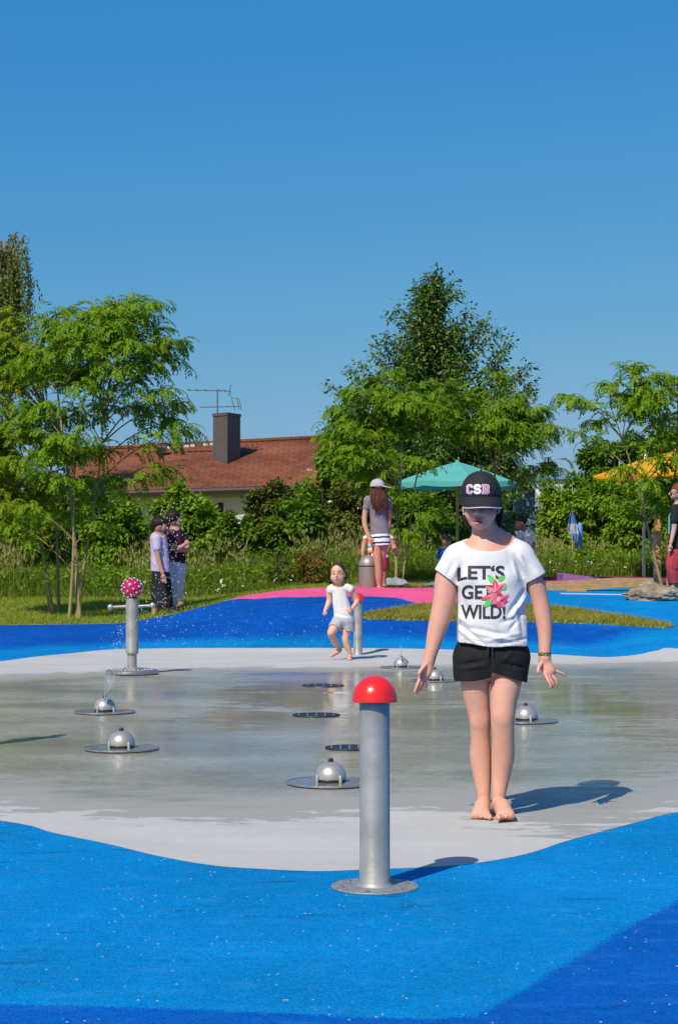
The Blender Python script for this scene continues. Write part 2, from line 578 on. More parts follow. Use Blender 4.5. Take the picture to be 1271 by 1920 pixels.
# ------------------------------------------------------------------ ground materials
def rubber_mat(name, blue=True):
    m, nt, b = new_mat(name)
    tc = N(nt, 'ShaderNodeTexCoord')
    vor = N(nt, 'ShaderNodeTexVoronoi', feature='F1')
    vor.inputs['Scale'].default_value = 210
    L(nt, tc.outputs['Object'], vor.inputs['Vector'])
    hsv = N(nt, 'ShaderNodeSeparateColor')
    L(nt, vor.outputs['Color'], hsv.inputs[0])
    big = noise(nt, 0.9, 5, 0.6)
    mid = noise(nt, 26, 4, 0.65)
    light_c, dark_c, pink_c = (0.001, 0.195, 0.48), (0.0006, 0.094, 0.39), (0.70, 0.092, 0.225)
    if blue:
        ad = N(nt, 'ShaderNodeAttribute', attribute_name='dark')
        ap = N(nt, 'ShaderNodeAttribute', attribute_name='pink')
        an = N(nt, 'ShaderNodeAttribute', attribute_name='soft')
        # ragged, speckled transition where the granule colours were spread into each other
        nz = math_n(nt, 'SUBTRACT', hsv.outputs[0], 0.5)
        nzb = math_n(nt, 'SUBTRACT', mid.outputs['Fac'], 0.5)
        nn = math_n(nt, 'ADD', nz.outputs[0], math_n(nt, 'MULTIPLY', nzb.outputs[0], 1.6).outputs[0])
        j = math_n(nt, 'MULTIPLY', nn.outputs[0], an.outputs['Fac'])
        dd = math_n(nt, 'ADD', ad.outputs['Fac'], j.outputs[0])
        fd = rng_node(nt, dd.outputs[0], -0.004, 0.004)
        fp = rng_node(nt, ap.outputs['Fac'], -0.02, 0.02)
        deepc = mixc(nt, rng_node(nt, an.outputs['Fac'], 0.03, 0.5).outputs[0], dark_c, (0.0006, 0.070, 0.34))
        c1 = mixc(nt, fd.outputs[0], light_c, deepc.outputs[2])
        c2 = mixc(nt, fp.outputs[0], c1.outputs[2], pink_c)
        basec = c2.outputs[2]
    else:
        rgb = N(nt, 'ShaderNodeRGB'); rgb.outputs[0].default_value = (0.17, 0.03, 0.045, 1); basec = rgb.outputs[0]
    g1 = rng_node(nt, hsv.outputs[1], 0.0, 1.0, 0.70, 1.28)
    g2 = rng_node(nt, big.outputs['Fac'], 0.3, 0.7, 0.84, 1.14)
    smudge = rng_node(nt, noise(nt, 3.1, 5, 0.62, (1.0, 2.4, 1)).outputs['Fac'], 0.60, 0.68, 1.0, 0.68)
    g3 = rng_node(nt, mid.outputs['Fac'], 0.3, 0.7, 0.90, 1.10)
    gm = math_n(nt, 'MULTIPLY', math_n(nt, 'MULTIPLY', g1.outputs[0], g2.outputs[0]).outputs[0], math_n(nt, 'MULTIPLY', g3.outputs[0], smudge.outputs[0]).outputs[0])
    mul = N(nt, 'ShaderNodeVectorMath', operation='SCALE')
    L(nt, basec, mul.inputs[0]); L(nt, gm.outputs[0], mul.inputs['Scale'])
    # pale chips and sand caught between the granules
    v2 = N(nt, 'ShaderNodeTexVoronoi', feature='F1')
    v2.inputs['Scale'].default_value = 120
    L(nt, tc.outputs['Object'], v2.inputs['Vector'])
    s2 = N(nt, 'ShaderNodeSeparateColor'); L(nt, v2.outputs['Color'], s2.inputs[0])
    patch = rng_node(nt, noise(nt, 2.3, 5, 0.65).outputs['Fac'], 0.42, 0.7, 0.001, 0.013)
    thr = math_n(nt, 'LESS_THAN', s2.outputs[0], patch.outputs[0])
    near = math_n(nt, 'LESS_THAN', v2.outputs['Distance'], 0.42)
    chips = math_n(nt, 'MULTIPLY', thr.outputs[0], near.outputs[0])
    dust = rng_node(nt, noise(nt, 5.0, 6, 0.7, (1.0, 2.2, 1)).outputs['Fac'], 0.52, 0.8, 0.0, 0.24)
    c3 = mixc(nt, dust.outputs[0], mul.outputs[0], (0.08, 0.30, 0.55))
    c4 = mixc(nt, chips.outputs[0], c3.outputs[2], (0.55, 0.6, 0.62))
    L(nt, c4.outputs[2], b.inputs['Base Color'])
    b.inputs['Roughness'].default_value = 0.9
    b.inputs['Specular IOR Level'].default_value = 0.06
    bn = N(nt, 'ShaderNodeBump'); bn.inputs['Strength'].default_value = 0.55; bn.inputs['Distance'].default_value = 0.004
    inv = math_n(nt, 'SUBTRACT', 1.0, vor.outputs['Distance'])
    L(nt, inv.outputs[0], bn.inputs['Height'])
    und = noise(nt, 3.0, 4, 0.5)
    b2 = N(nt, 'ShaderNodeBump'); b2.inputs['Strength'].default_value = 0.35; b2.inputs['Distance'].default_value = 0.03
    L(nt, und.outputs['Fac'], b2.inputs['Height'])
    L(nt, b2.outputs[0], bn.inputs['Normal'])
    L(nt, bn.outputs[0], b.inputs['Normal'])
    return m
rubber_mat('rubber'); rubber_mat('maroon_rubber', False)

def concrete_mat():
    m, nt, b = new_mat('concrete')
    aw = N(nt, 'ShaderNodeAttribute', attribute_name='wet')
    streak = noise(nt, 3.0, 7, 0.62, (1.0, 2.6, 1.0))
    fine = noise(nt, 14.0, 6, 0.7, (1.0, 3.2, 1.0))
    brush = noise(nt, 60.0, 4, 0.6, (0.35, 1.6, 1.0))
    j = math_n(nt, 'ADD', math_n(nt, 'MULTIPLY', math_n(nt, 'SUBTRACT', streak.outputs['Fac'], 0.5).outputs[0], 1.7).outputs[0],
               math_n(nt, 'MULTIPLY', math_n(nt, 'SUBTRACT', fine.outputs['Fac'], 0.5).outputs[0], 0.55).outputs[0])
    w = math_n(nt, 'ADD', aw.outputs['Fac'], j.outputs[0])
    fw = rng_node(nt, w.outputs[0], -0.006, 0.012)
    deep = rng_node(nt, w.outputs[0], 0.25, 1.0)                       # damp rim, then a film of water
    # dry: pale grey with trowel marks and small stains
    dry = ramp(nt, noise(nt, 1.1, 6, 0.6, (1, 2, 1)).outputs['Fac'], [(0.3, (0.405, 0.40, 0.372)), (0.7, (0.48, 0.475, 0.44))])
    stain = rng_node(nt, noise(nt, 6.0, 5, 0.7, (1, 3.5, 1)).outputs['Fac'], 0.60, 0.70, 0.0, 0.5)
    dry2 = mixc(nt, stain.outputs[0], dry.outputs[0], (0.33, 0.33, 0.30))
    b1 = rng_node(nt, brush.outputs['Fac'], 0.3, 0.7, 0.93, 1.06)
    dry3 = N(nt, 'ShaderNodeVectorMath', operation='SCALE'); L(nt, dry2.outputs[2], dry3.inputs[0]); L(nt, b1.outputs[0], dry3.inputs['Scale'])
    patch = noise(nt, 0.55, 6, 0.62, (1, 1.7, 1))
    wet = ramp(nt, patch.outputs['Fac'], [(0.30, (0.205, 0.197, 0.142)), (0.48, (0.295, 0.286, 0.22)), (0.68, (0.375, 0.366, 0.30))])
    sp = rng_node(nt, fine.outputs['Fac'], 0.3, 0.72, 0.66, 1.30)
    sp2 = rng_node(nt, brush.outputs['Fac'], 0.3, 0.7, 0.78, 1.24)
    spm = math_n(nt, 'MULTIPLY', sp.outputs[0], sp2.outputs[0])
    wet2 = N(nt, 'ShaderNodeVectorMath', operation='SCALE'); L(nt, wet.outputs[0], wet2.inputs[0]); L(nt, spm.outputs[0], wet2.inputs['Scale'])
    damp = mixc(nt, deep.outputs[0], (0.315, 0.31, 0.268), wet2.outputs[0])
    cc = mixc(nt, fw.outputs[0], dry3.outputs[0], damp.outputs[2])
    L(nt, cc.outputs[2], b.inputs['Base Color'])
    film = ramp(nt, noise(nt, 0.42, 5, 0.6, (1, 1.5, 1)).outputs['Fac'], [(0.36, (0.40, 0.40, 0.40)), (0.5, (0.20, 0.20, 0.20)), (0.62, (0.06, 0.06, 0.06))])
    ap = N(nt, 'ShaderNodeAttribute', attribute_name='puddle')
    pj = math_n(nt, 'ADD', ap.outputs['Fac'], math_n(nt, 'MULTIPLY', math_n(nt, 'SUBTRACT', streak.outputs['Fac'], 0.5).outputs[0], 2.2).outputs[0])
    pud = rng_node(nt, pj.outputs[0], -0.1, 0.25)
    film2 = mixc(nt, pud.outputs[0], film.outputs[0], (0.085, 0.085, 0.085))
    r1 = mixc(nt, deep.outputs[0], (0.6, 0.6, 0.6), film2.outputs[2])
    r2 = mixc(nt, fw.outputs[0], (0.85, 0.85, 0.85), r1.outputs[2])
    L(nt, r2.outputs[2], b.inputs['Roughness'])
    b.inputs['IOR'].default_value = 1.33
    s = rng_node(nt, fw.outputs[0], 0, 1, 0.3, 0.5)
    L(nt, s.outputs[0], b.inputs['Specular IOR Level'])
    bn = N(nt, 'ShaderNodeBump'); bn.inputs['Strength'].default_value = 0.20; bn.inputs['Distance'].default_value = 0.004
    hsum = math_n(nt, 'ADD', fine.outputs['Fac'], math_n(nt, 'MULTIPLY', brush.outputs['Fac'], 0.35).outputs[0])
    L(nt, hsum.outputs[0], bn.inputs['Height']); L(nt, bn.outputs[0], b.inputs['Normal'])
    bs = rng_node(nt, pud.outputs[0], 0, 1, 0.24, 0.03); L(nt, bs.outputs[0], bn.inputs['Strength'])
concrete_mat()

def lawn_mat():
    m, nt, b = new_mat('lawn')
    n1 = noise(nt, 0.7, 6, 0.65); n2 = noise(nt, 40, 3, 0.7)
    f = math_n(nt, 'ADD', math_n(nt, 'MULTIPLY', n1.outputs['Fac'], 0.6).outputs[0], math_n(nt, 'MULTIPLY', n2.outputs['Fac'], 0.4).outputs[0])
    r = ramp(nt, f.outputs[0], [(0.35, (0.13, 0.18, 0.02)), (0.52, (0.23, 0.25, 0.035)), (0.66, (0.36, 0.30, 0.075))])
    L(nt, r.outputs[0], b.inputs['Base Color'])
    b.inputs['Roughness'].default_value = 0.9
    bump(nt, b, n2.outputs['Fac'], 0.8, 0.03)
lawn_mat()

# ------------------------------------------------------------------ the ground
NEAR_PX = [(0, 1540), (100, 1563), (200, 1583), (300, 1607), (400, 1624), (500, 1632), (600, 1635), (700, 1632), (800, 1628), (870, 1622),
           (940, 1612), (1000, 1599), (1060, 1579), (1130, 1560), (1200, 1541), (1271, 1523)]
FAR_PX = [(1271, 1217), (1230, 1221), (1190, 1229), (1130, 1233), (1060, 1229), (950, 1222), (800, 1218), (640, 1216), (450, 1216), (270, 1217),
          (200, 1219), (130, 1226), (60, 1233), (0, 1241)]
near_w = [G(*p)[:2] for p in NEAR_PX]; far_w = [G(*p)[:2] for p in FAR_PX]
CP = list(near_w) + [(2.5, 9.0), (3.7, 11.2), (4.5, 13.8), (4.7, 16.5), (4.7, 18.6)] + list(far_w) + [(-4.5, 17.6), (-4.9, 14.0), (-4.0, 10.6), (-2.6, 8.5)]
CP = catmull(CP, 6, True)
_a = np.arctan2(CP[:, 1] - 13.6, CP[:, 0]); CP = CP[np.argsort(_a)]
WET_PX_N = [(0, 1519), (120, 1526), (260, 1536), (400, 1540), (560, 1538), (660, 1528), (760, 1520), (870, 1516), (920, 1530), (980, 1552), (1060, 1572), (1130, 1562), (1290, 1519)]
WET_PX_F = [(1285, 1243), (1200, 1242), (1100, 1245), (950, 1246), (800, 1248), (640, 1252), (450, 1252), (330, 1254), (200, 1259), (100, 1263), (0, 1266)]
WP = [G(*p)[:2] for p in WET_PX_N] + [(2.4, 9.2), (3.5, 11.3), (4.2, 14), (4.2, 16)] + [G(*p)[:2] for p in WET_PX_F] + [(-4.2, 15.5), (-4.4, 13), (-3.6, 10.6), (-2.6, 9)]
WP = catmull(WP, 5, True)

def build_basin():
    c = np.array([0.0, 13.6]); nb = len(CP); nr = 110
    V = [[c[0], c[1]]]
    for i in range(1, nr + 1):
        t = (i / nr) ** 0.8
        V += list(c + (CP - c) * t)
    V = np.array(V)
    Fc = [[0, 1 + j, 1 + (j + 1) % nb] for j in range(nb)]
    for i in range(nr - 1):
        a, b_ = 1 + i * nb, 1 + (i + 1) * nb
        Fc += [[a + j, b_ + j, b_ + (j + 1) % nb, a + (j + 1) % nb] for j in range(nb)]
    z = H(V[:, 0], V[:, 1]) + np.where(V[:, 1] < 15, 0.0012, 0.004)
    me = me_from('concrete_basin', np.column_stack([V, z]), Fc)
    set_attr(me, 'wet', sdist(V, WP))
    pu = np.full(len(V), -9.0)
    for (px, py), rx_, ry_ in (((585, 1300), 0.85, 2.0), ((560, 1250), 0.9, 1.6), ((1080, 1310), 0.55, 3.2), ((480, 1345), 0.5, 1.1), ((800, 1300), 0.45, 1.6), ((645, 1430), 0.16, 0.7)):
        c_ = G(px, py); q = np.hypot((V[:, 0] - c_[0]) / rx_, (V[:, 1] - c_[1]) / ry_)
        pu = np.maximum(pu, (1 - q) * min(rx_, ry_))
    set_attr(me, 'puddle', pu)
    o = obj('concrete_basin', me, 'concrete'); tag(o, kind='structure')
build_basin()

def yback(x):
    return np.interp(x, [-9, -3.2, -2.4, -1.4, 0, 1.6, 2.6, 9], [24.15, 24.15, 24.5, 25.6, 26.6, 27.2, 29.6, 29.6])

def build_rubber():
    xs = np.concatenate([np.arange(-14, -5, 0.5), np.arange(-5, 5.6, 0.06), np.arange(6, 14.1, 0.5)])
    ys = np.concatenate([np.linspace(-6, 3, 30)[:-1], np.linspace(3, 18, 230)[:-1], np.linspace(18, 1, 1)])
    V = []
    nf = 190
    for x in xs:
        yb = float(yback(x))
        col = np.concatenate([ys[:-1], np.linspace(18, yb, nf)])
        V.append(np.column_stack([np.full(len(col), x), col]))
    m = len(V[0]); V = np.concatenate(V); nx = len(xs)
    i = np.arange(nx - 1)[:, None] * m + np.arange(m - 1)[None, :]
    Fc = np.stack([i, i + m, i + m + 1, i + 1], -1).reshape(-1, 4)
    sd = sdist(V, CP)
    z = H(V[:, 0], V[:, 1]) - np.clip(sd - 0.10, 0, 1) * 0.5
    z = np.maximum(z, H(V[:, 0], V[:, 1]) - 0.14)
    # the rim rolls over a little at its back edge
    me = me_from('rubber_ground', np.column_stack([V, z]), Fc)
    near = [(0, 1884), (200, 1890), (500, 1902), (640, 1909), (800, 1913), (890, 1908), (960, 1872), (1020, 1832), (1100, 1785), (1180, 1739), (1271, 1690), (1420, 1615)]
    dn = [G(*p)[:2] for p in near] + [(3.2, 8.6), (14, 11), (14, -6), (-14, -6), (-14, 4.2), (-4, 4.45)]
    lower = [(-260, 1236), (-80, 1226), (0, 1219), (100, 1212), (250, 1204), (400, 1198), (640, 1195), (800, 1197), (1000, 1205), (1095, 1211), (1150, 1200), (1180, 1186), (1215, 1179)]
    upper = [(1100, 1167), (1000, 1160), (850, 1156), (800, 1138)]
    df = [G(*p)[:2] for p in lower] + [G(*p)[:2] for p in upper] + [(0.9, 26.4), (0.5, 30), (-14, 30), (-14, 17.5)]
    df = np.array(df)
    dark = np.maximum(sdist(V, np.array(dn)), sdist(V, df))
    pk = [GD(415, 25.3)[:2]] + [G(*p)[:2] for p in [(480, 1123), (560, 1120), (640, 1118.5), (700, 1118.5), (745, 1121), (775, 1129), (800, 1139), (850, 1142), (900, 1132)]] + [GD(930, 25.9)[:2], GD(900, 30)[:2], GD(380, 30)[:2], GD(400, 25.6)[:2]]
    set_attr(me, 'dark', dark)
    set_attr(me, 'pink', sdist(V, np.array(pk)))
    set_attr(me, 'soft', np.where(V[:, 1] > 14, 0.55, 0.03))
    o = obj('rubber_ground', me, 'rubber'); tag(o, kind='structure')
build_rubber()

def build_lawn():
    xs = np.concatenate([-np.geomspace(500, 10, 18), np.arange(-9.5, 9.6, 0.25), np.geomspace(10, 500, 18)])
    ys = np.concatenate([np.linspace(-60, 14, 12), np.arange(15, 46, 0.25), np.geomspace(47, 1500, 26)])
    X, Y = np.meshgrid(xs, ys, indexing='ij')
    Z = H(X, Y)
    d = yback(X) - Y
    Z = Z - np.where(d > 0.02, np.minimum(0.02 + d * 0.35, 0.25), 0)
    V = np.stack([X, Y, Z], -1).reshape(-1, 3)
    m = len(ys)
    i = np.arange(len(xs) - 1)[:, None] * m + np.arange(m - 1)[None, :]
    Fc = np.stack([i, i + m, i + m + 1, i + 1], -1).reshape(-1, 4)
    o = obj('lawn_ground', (V, Fc), 'lawn'); tag(o, kind='structure')
build_lawn()

ISLAND_PX = [(674, 1159), (690, 1153), (725, 1147), (760, 1141), (800, 1137), (900, 1135), (1000, 1137), (1060, 1143), (1120, 1152), (1200, 1164), (1262, 1177),
             (1200, 1176), (1100, 1170), (1000, 1167), (850, 1166), (760, 1164), (700, 1162)]
ISL = catmull([G(*p)[:2] for p in ISLAND_PX], 4, True)
def sheet_from_poly(poly, step, dz, bulge=0.0):
    lo, hi = poly.min(0), poly.max(0)
    xs = np.arange(lo[0] - step, hi[0] + 2 * step, step); ys = np.arange(lo[1] - step, hi[1] + 2 * step, step)
    X, Y = np.meshgrid(xs, ys, indexing='ij'); P = np.stack([X, Y], -1).reshape(-1, 2)
    s = sdist(P, poly)
    z = H(P[:, 0], P[:, 1]) + np.where(s > 0, dz + bulge * smooth(s / 0.5), -0.05 - np.clip(-s, 0, 0.2))
    m = len(ys)
    i = np.arange(len(xs) - 1)[:, None] * m + np.arange(m - 1)[None, :]
    Fc = np.stack([i, i + m, i + m + 1, i + 1], -1).reshape(-1, 4)
    Fc = Fc[(s[Fc] > -step * 1.5).any(1)]
    return np.column_stack([P, z]), Fc
o = obj('grass_mound', sheet_from_poly(ISL, 0.06, 0.02, 0.02), 'lawn'); tag(o, kind='structure')
o = obj('maroon_rubber_ground', sheet_from_poly(np.array([[2.9, 30.4], [8.5, 30.4], [8.5, 34.6], [3.4, 34.4]]), 0.1, 0.02), 'maroon_rubber'); tag(o, kind='structure')

# ------------------------------------------------------------------ leaves, grass
def leaf_quads(P, D, U, Ln, Wd, bend=0.25):
    """diamond leaves folded along the midrib: P base, D direction, U up-ish normal"""
    n = len(P)
    D = D / (np.linalg.norm(D, axis=1, keepdims=True) + 1e-9)
    S = np.cross(D, U); S /= np.linalg.norm(S, axis=1, keepdims=True) + 1e-9
    Nn = np.cross(S, D)
    Ln = np.broadcast_to(Ln, (n,))[:, None]; Wd = np.broadcast_to(Wd, (n,))[:, None]
    mid = P + D * Ln * 0.45
    v = np.stack([P, mid + S * Wd * 0.5 - Nn * Wd * 0.15, P + D * Ln - Nn * Ln * bend, mid - S * Wd * 0.5 - Nn * Wd * 0.15], 1).reshape(-1, 3)
    f = (np.arange(n)[:, None] * 4 + np.arange(4)[None]).astype(np.int32)
    return v, f

def unit(n, rng):
    v = rng.normal(size=(n, 3)); return v / np.linalg.norm(v, axis=1, keepdims=True)

def blades(P, h, w, lean, rng, segs=2):
    """curved grass blades as narrow triangles strips"""
    n = len(P)
    a = rng.uniform(0, 2 * np.pi, n)
    side = np.stack([np.cos(a), np.sin(a), np.zeros(n)], 1)
    b = rng.uniform(0, 2 * np.pi, n)
    ld = np.stack([np.cos(b), np.sin(b), np.zeros(n)], 1)
    h = np.broadcast_to(h, (n,)); w = np.broadcast_to(w, (n,)); lean = np.broadcast_to(lean, (n,))
    rows = []
    for s in range(segs + 1):
        t = s / segs
        c = P + np.array([0, 0, 1.0]) * (h * t * (1 - 0.25 * lean * t))[:, None] + ld * (lean * h * t * t)[:, None]
        ww = (w * (1 - t) + 0.0008)[:, None] * 0.5
        rows += [c - side * ww, c + side * ww]
    V = np.stack(rows, 1); k = 2 * (segs + 1)
    base = np.arange(n)[:, None] * k
    F = np.concatenate([base + np.array([[2 * s, 2 * s + 1, 2 * s + 3, 2 * s + 2]]) for s in range(segs)], 0)
    return V.reshape(-1, 3), F.astype(np.int32)

leaf_mat('locust_leaf', (0.105, 0.205, 0.008), (0.23, 0.37, 0.014), 0.42)
leaf_mat('locust_leaf_yellow', (0.14, 0.21, 0.008), (0.28, 0.37, 0.016), 0.42)
leaf_mat('dark_leaf', (0.046, 0.10, 0.014), (0.155, 0.25, 0.04), 0.25, 0.45, 0.3)
leaf_mat('mid_leaf', (0.075, 0.165, 0.008), (0.235, 0.37, 0.02), 0.36)
leaf_mat('deep_leaf', (0.05, 0.12, 0.008), (0.165, 0.28, 0.018), 0.34)
leaf_mat('lime_leaf', (0.12, 0.22, 0.012), (0.28, 0.42, 0.035), 0.38)
leaf_mat('olive_leaf', (0.07, 0.095, 0.014), (0.15, 0.17, 0.028), 0.3)
leaf_mat('russet_leaf', (0.13, 0.10, 0.02), (0.24, 0.15, 0.035), 0.3)
leaf_mat('birch_leaf', (0.10, 0.135, 0.035), (0.25, 0.29, 0.09), 0.36)
leaf_mat('grass_blade', (0.17, 0.235, 0.016), (0.34, 0.40, 0.045), 0.42)
leaf_mat('dry_grass_blade', (0.24, 0.25, 0.03), (0.46, 0.40, 0.085), 0.4)
leaf_mat('meadow_blade', (0.085, 0.15, 0.012), (0.215, 0.29, 0.035), 0.38)
leaf_mat('straw_blade', (0.20, 0.21, 0.05), (0.42, 0.38, 0.13), 0.3)
plain('bark', (0.16, 0.125, 0.075), 0.9, var=0.35, scale=12, bmp=0.5, scl=(4, 4, 1))
plain('pale_bark', (0.27, 0.215, 0.095), 0.85, var=0.35, scale=9, bmp=0.5, scl=(4, 4, 1))
plain('dark_bark', (0.075, 0.055, 0.035), 0.9, var=0.35, scale=12, bmp=0.5)
plain('petal_white', (0.8, 0.8, 0.76), 0.6, var=0.05)

def stem_path(a, b, rng, wob=0.05, n=8, sag=0.0):
    t = np.linspace(0, 1, n)[:, None]
    a, b = np.asarray(a, float), np.asarray(b, float)
    P = a + (b - a) * t
    Lg = np.linalg.norm(b - a)
    ph = rng.uniform(0, 6.28, 4)
    off = np.stack([np.sin(t[:, 0] * 5 + ph[0]) - np.sin(ph[0]) * (1 - t[:, 0]), np.sin(t[:, 0] * 4 + ph[1]) - np.sin(ph[1]) * (1 - t[:, 0]), np.zeros(n)], 1) * wob * Lg * t * 0.6
    P = P + off
    P[:, 2] += sag * Lg * np.sin(np.pi * t[:, 0])
    return P

def pinnate(P, D, rng, Ln=0.28, pairs=8, lw=0.030, ll=0.088):
    """arching compound leaves: a drooping rachis with paired leaflets"""
    n = len(P)
    D = D / (np.linalg.norm(D, axis=1, keepdims=True) + 1e-9)
    up = np.array([0, 0, 1.0])
    hz = D - up * (D @ up)[:, None]
    hz /= np.linalg.norm(hz, axis=1, keepdims=True) + 1e-9
    el = np.arcsin(np.clip(D[:, 2], -1, 1)) * 0.5 + rng.uniform(0.1, 0.55, n)
    droop = rng.uniform(1.2, 2.1, n)
    Ls = Ln * rng.uniform(0.7, 1.2, n)
    side = np.cross(hz, up)
    cur = P.copy(); VV = []; FF = []; cnt = 0
    for k in range(pairs):
        ang = el - droop * (k / pairs)
        dirv = hz * np.cos(ang)[:, None] + up * np.sin(ang)[:, None]
        nrm = np.cross(side, dirv); nrm *= np.sign(nrm[:, 2:3] + 1e-6)
        cur = cur + dirv * (Ls / pairs)[:, None]
        for sg in (1, -1):
            dl = side * sg * 0.8 + dirv * 0.62 - up * 0.28 + rng.normal(0, 0.12, (n, 3))
            v, f = leaf_quads(cur, dl, nrm, ll * (1 - 0.35 * abs(k / pairs - 0.45)) * rng.uniform(0.8, 1.15, n), lw, 0.15)
            VV.append(v); FF.append(f + cnt); cnt += len(v)
    return np.concatenate(VV), np.concatenate(FF)

def locust_tree(label, stems, tips, d, seed, mat='locust_leaf', dens=1.0, leaf_ln=0.27, extra=0, env=None, depth=1.2, group=None, twig=0.42):
    """stems: [(base_px, top_px, d_off_top, base_d)]; tips: crown branch ends (px,py,depth offset)"""
    rng = np.random.default_rng(seed)
    bx = stems[0][0]
    base = GD(bx[0], d)
    t = thing('young_tree', label, 'tree', base, group)
    SP = []
    for (b, tp, dtop, db) in stems:
        a = GD(b[0], d + db); a[2] -= 0.05
        e = W(tp[0], tp[1], d + dtop)
        P = stem_path(a, e, rng, 0.03, 12)
        SP.append(P)
        hgt = np.linalg.norm(e - a)
        obj('trunk', tube(P, np.linspace(0.0078 * hgt + 0.006, 0.007, 12), 7), 'pale_bark', t)
    allS = np.concatenate(SP)
    tl = [W(px, py, d + dy) for px, py, dy in tips]
    if env is not None:
        for _ in range(extra):
            cx, cy, rx_, ry_ = env[rng.integers(len(env))]
            q = rng.normal(size=3); q *= rng.uniform(0.35, 1) ** 0.5 / np.linalg.norm(q)
            tl.append(W(cx + q[0] * rx_, cy + q[2] * ry_, d + q[1] * depth))
    B = []; LP = []; LD = []
    for e in tl:
        w = allS.copy()
        hd = np.hypot(w[:, 0] - e[0], w[:, 1] - e[1])
        cost = hd + np.abs((e[2] - w[:, 2]) - hd * 0.55 - 0.1) * 1.3
        a = w[np.argmin(cost)]
        P = stem_path(a, e, rng, 0.06, 9, 0.10)
        P = np.vstack([P, e + (P[-1] - P[-3]) * 0.1])
        ln = np.linalg.norm(e - a)
        B.append(tube(P, np.linspace(0.006 + 0.006 * ln, 0.003, len(P)), 5))
        Q = catmull(P, 6)
        s0 = int(len(Q) * (0.30 if ln > 0.7 else 0.1))
        seg = Q[s0:]
        dirv = np.gradient(seg, axis=0); dirv /= np.linalg.norm(dirv, axis=1, keepdims=True) + 1e-9
        nt_ = max(3, int(ln / 0.155 * dens))
        for k in range(nt_):
            u = (k + rng.uniform(0.2, 0.8)) / nt_
            i = min(len(seg) - 1, int(u * len(seg)))
            sg = 1 if k % 2 else -1
            hz = np.array([dirv[i, 1], -dirv[i, 0], 0]) * sg
            td = dirv[i] * 0.7 + hz * 0.9 + np.array([0, 0, rng.uniform(-0.1, 0.3)]) + rng.normal(0, 0.15, 3)
            td /= np.linalg.norm(td)
            tlen = twig * (1.05 - 0.6 * u) * rng.uniform(0.7, 1.3)
            nn = max(2, int(tlen / 0.075))
            uu = np.linspace(0.15, 1, nn)[:, None]
            pts = seg[i] + td * tlen * uu - np.array([0, 0, 1]) * (0.12 * tlen * uu ** 2)
            B.append(tube(np.vstack([seg[i], pts[nn // 2], pts[-1]]), [0.0035, 0.003, 0.002], 3, False))
            LP.append(pts); 
            dd = np.repeat(td[None], nn, 0) + np.cross(np.repeat(td[None], nn, 0), [0, 0, 1]) * np.where(np.arange(nn) % 2, 1, -1)[:, None] * rng.uniform(0.4, 1.0, (nn, 1))
            LD.append(dd)
        # leaves straight on the shoot end
        ne = max(3, int(len(seg) * 0.35))
        LP.append(seg[-ne:]); LD.append(dirv[-ne:] * 0.8 + rng.normal(0, 0.5, (ne, 3)))
    LP = np.concatenate(LP); LD = np.concatenate(LD)
    V, F = pinnate(LP + rng.normal(0, 0.012, LP.shape), LD, rng, leaf_ln)
    obj('branches', join(*B), 'pale_bark', t)
    obj('crown', (V, F), mat, t)
    return t, len(F)

# ------------------------------------------------------------------ trees, shrubs, meadow
def crown_leaves(C, R, n, rng, size, clumps, shell=0.55, droop=0.5, asp=0.5, cl_r=0.28, gap=0.0):
    """leaves gathered in clumps spread through an ellipsoid; C centre, R radii"""
    q = unit(clumps, rng) * (rng.uniform(shell ** 3, 1, clumps) ** (1 / 3))[:, None]
    cc = C + q * R
    cr = cl_r * R.min() * rng.uniform(0.6, 1.35, clumps)
    wts = cr ** 2; wts /= wts.sum()
    k = rng.choice(clumps, n, p=wts)
    off = unit(n, rng) * (rng.uniform(0, 1, n) ** 0.45)[:, None]
    P = cc[k] + off * cr[k][:, None] * np.array([1, 1, 0.8])
    D = off * 0.7 + q[k] * 0.5 + rng.normal(0, 0.45, (n, 3)); D[:, 2] -= droop
    U = np.array([0, 0, 1.0]) + rng.normal(0, 0.45, (n, 3)) + q[k] * 0.5
    s = size * rng.uniform(0.65, 1.3, n)
    return leaf_quads(P, D, U, s, s * asp), cc, cr

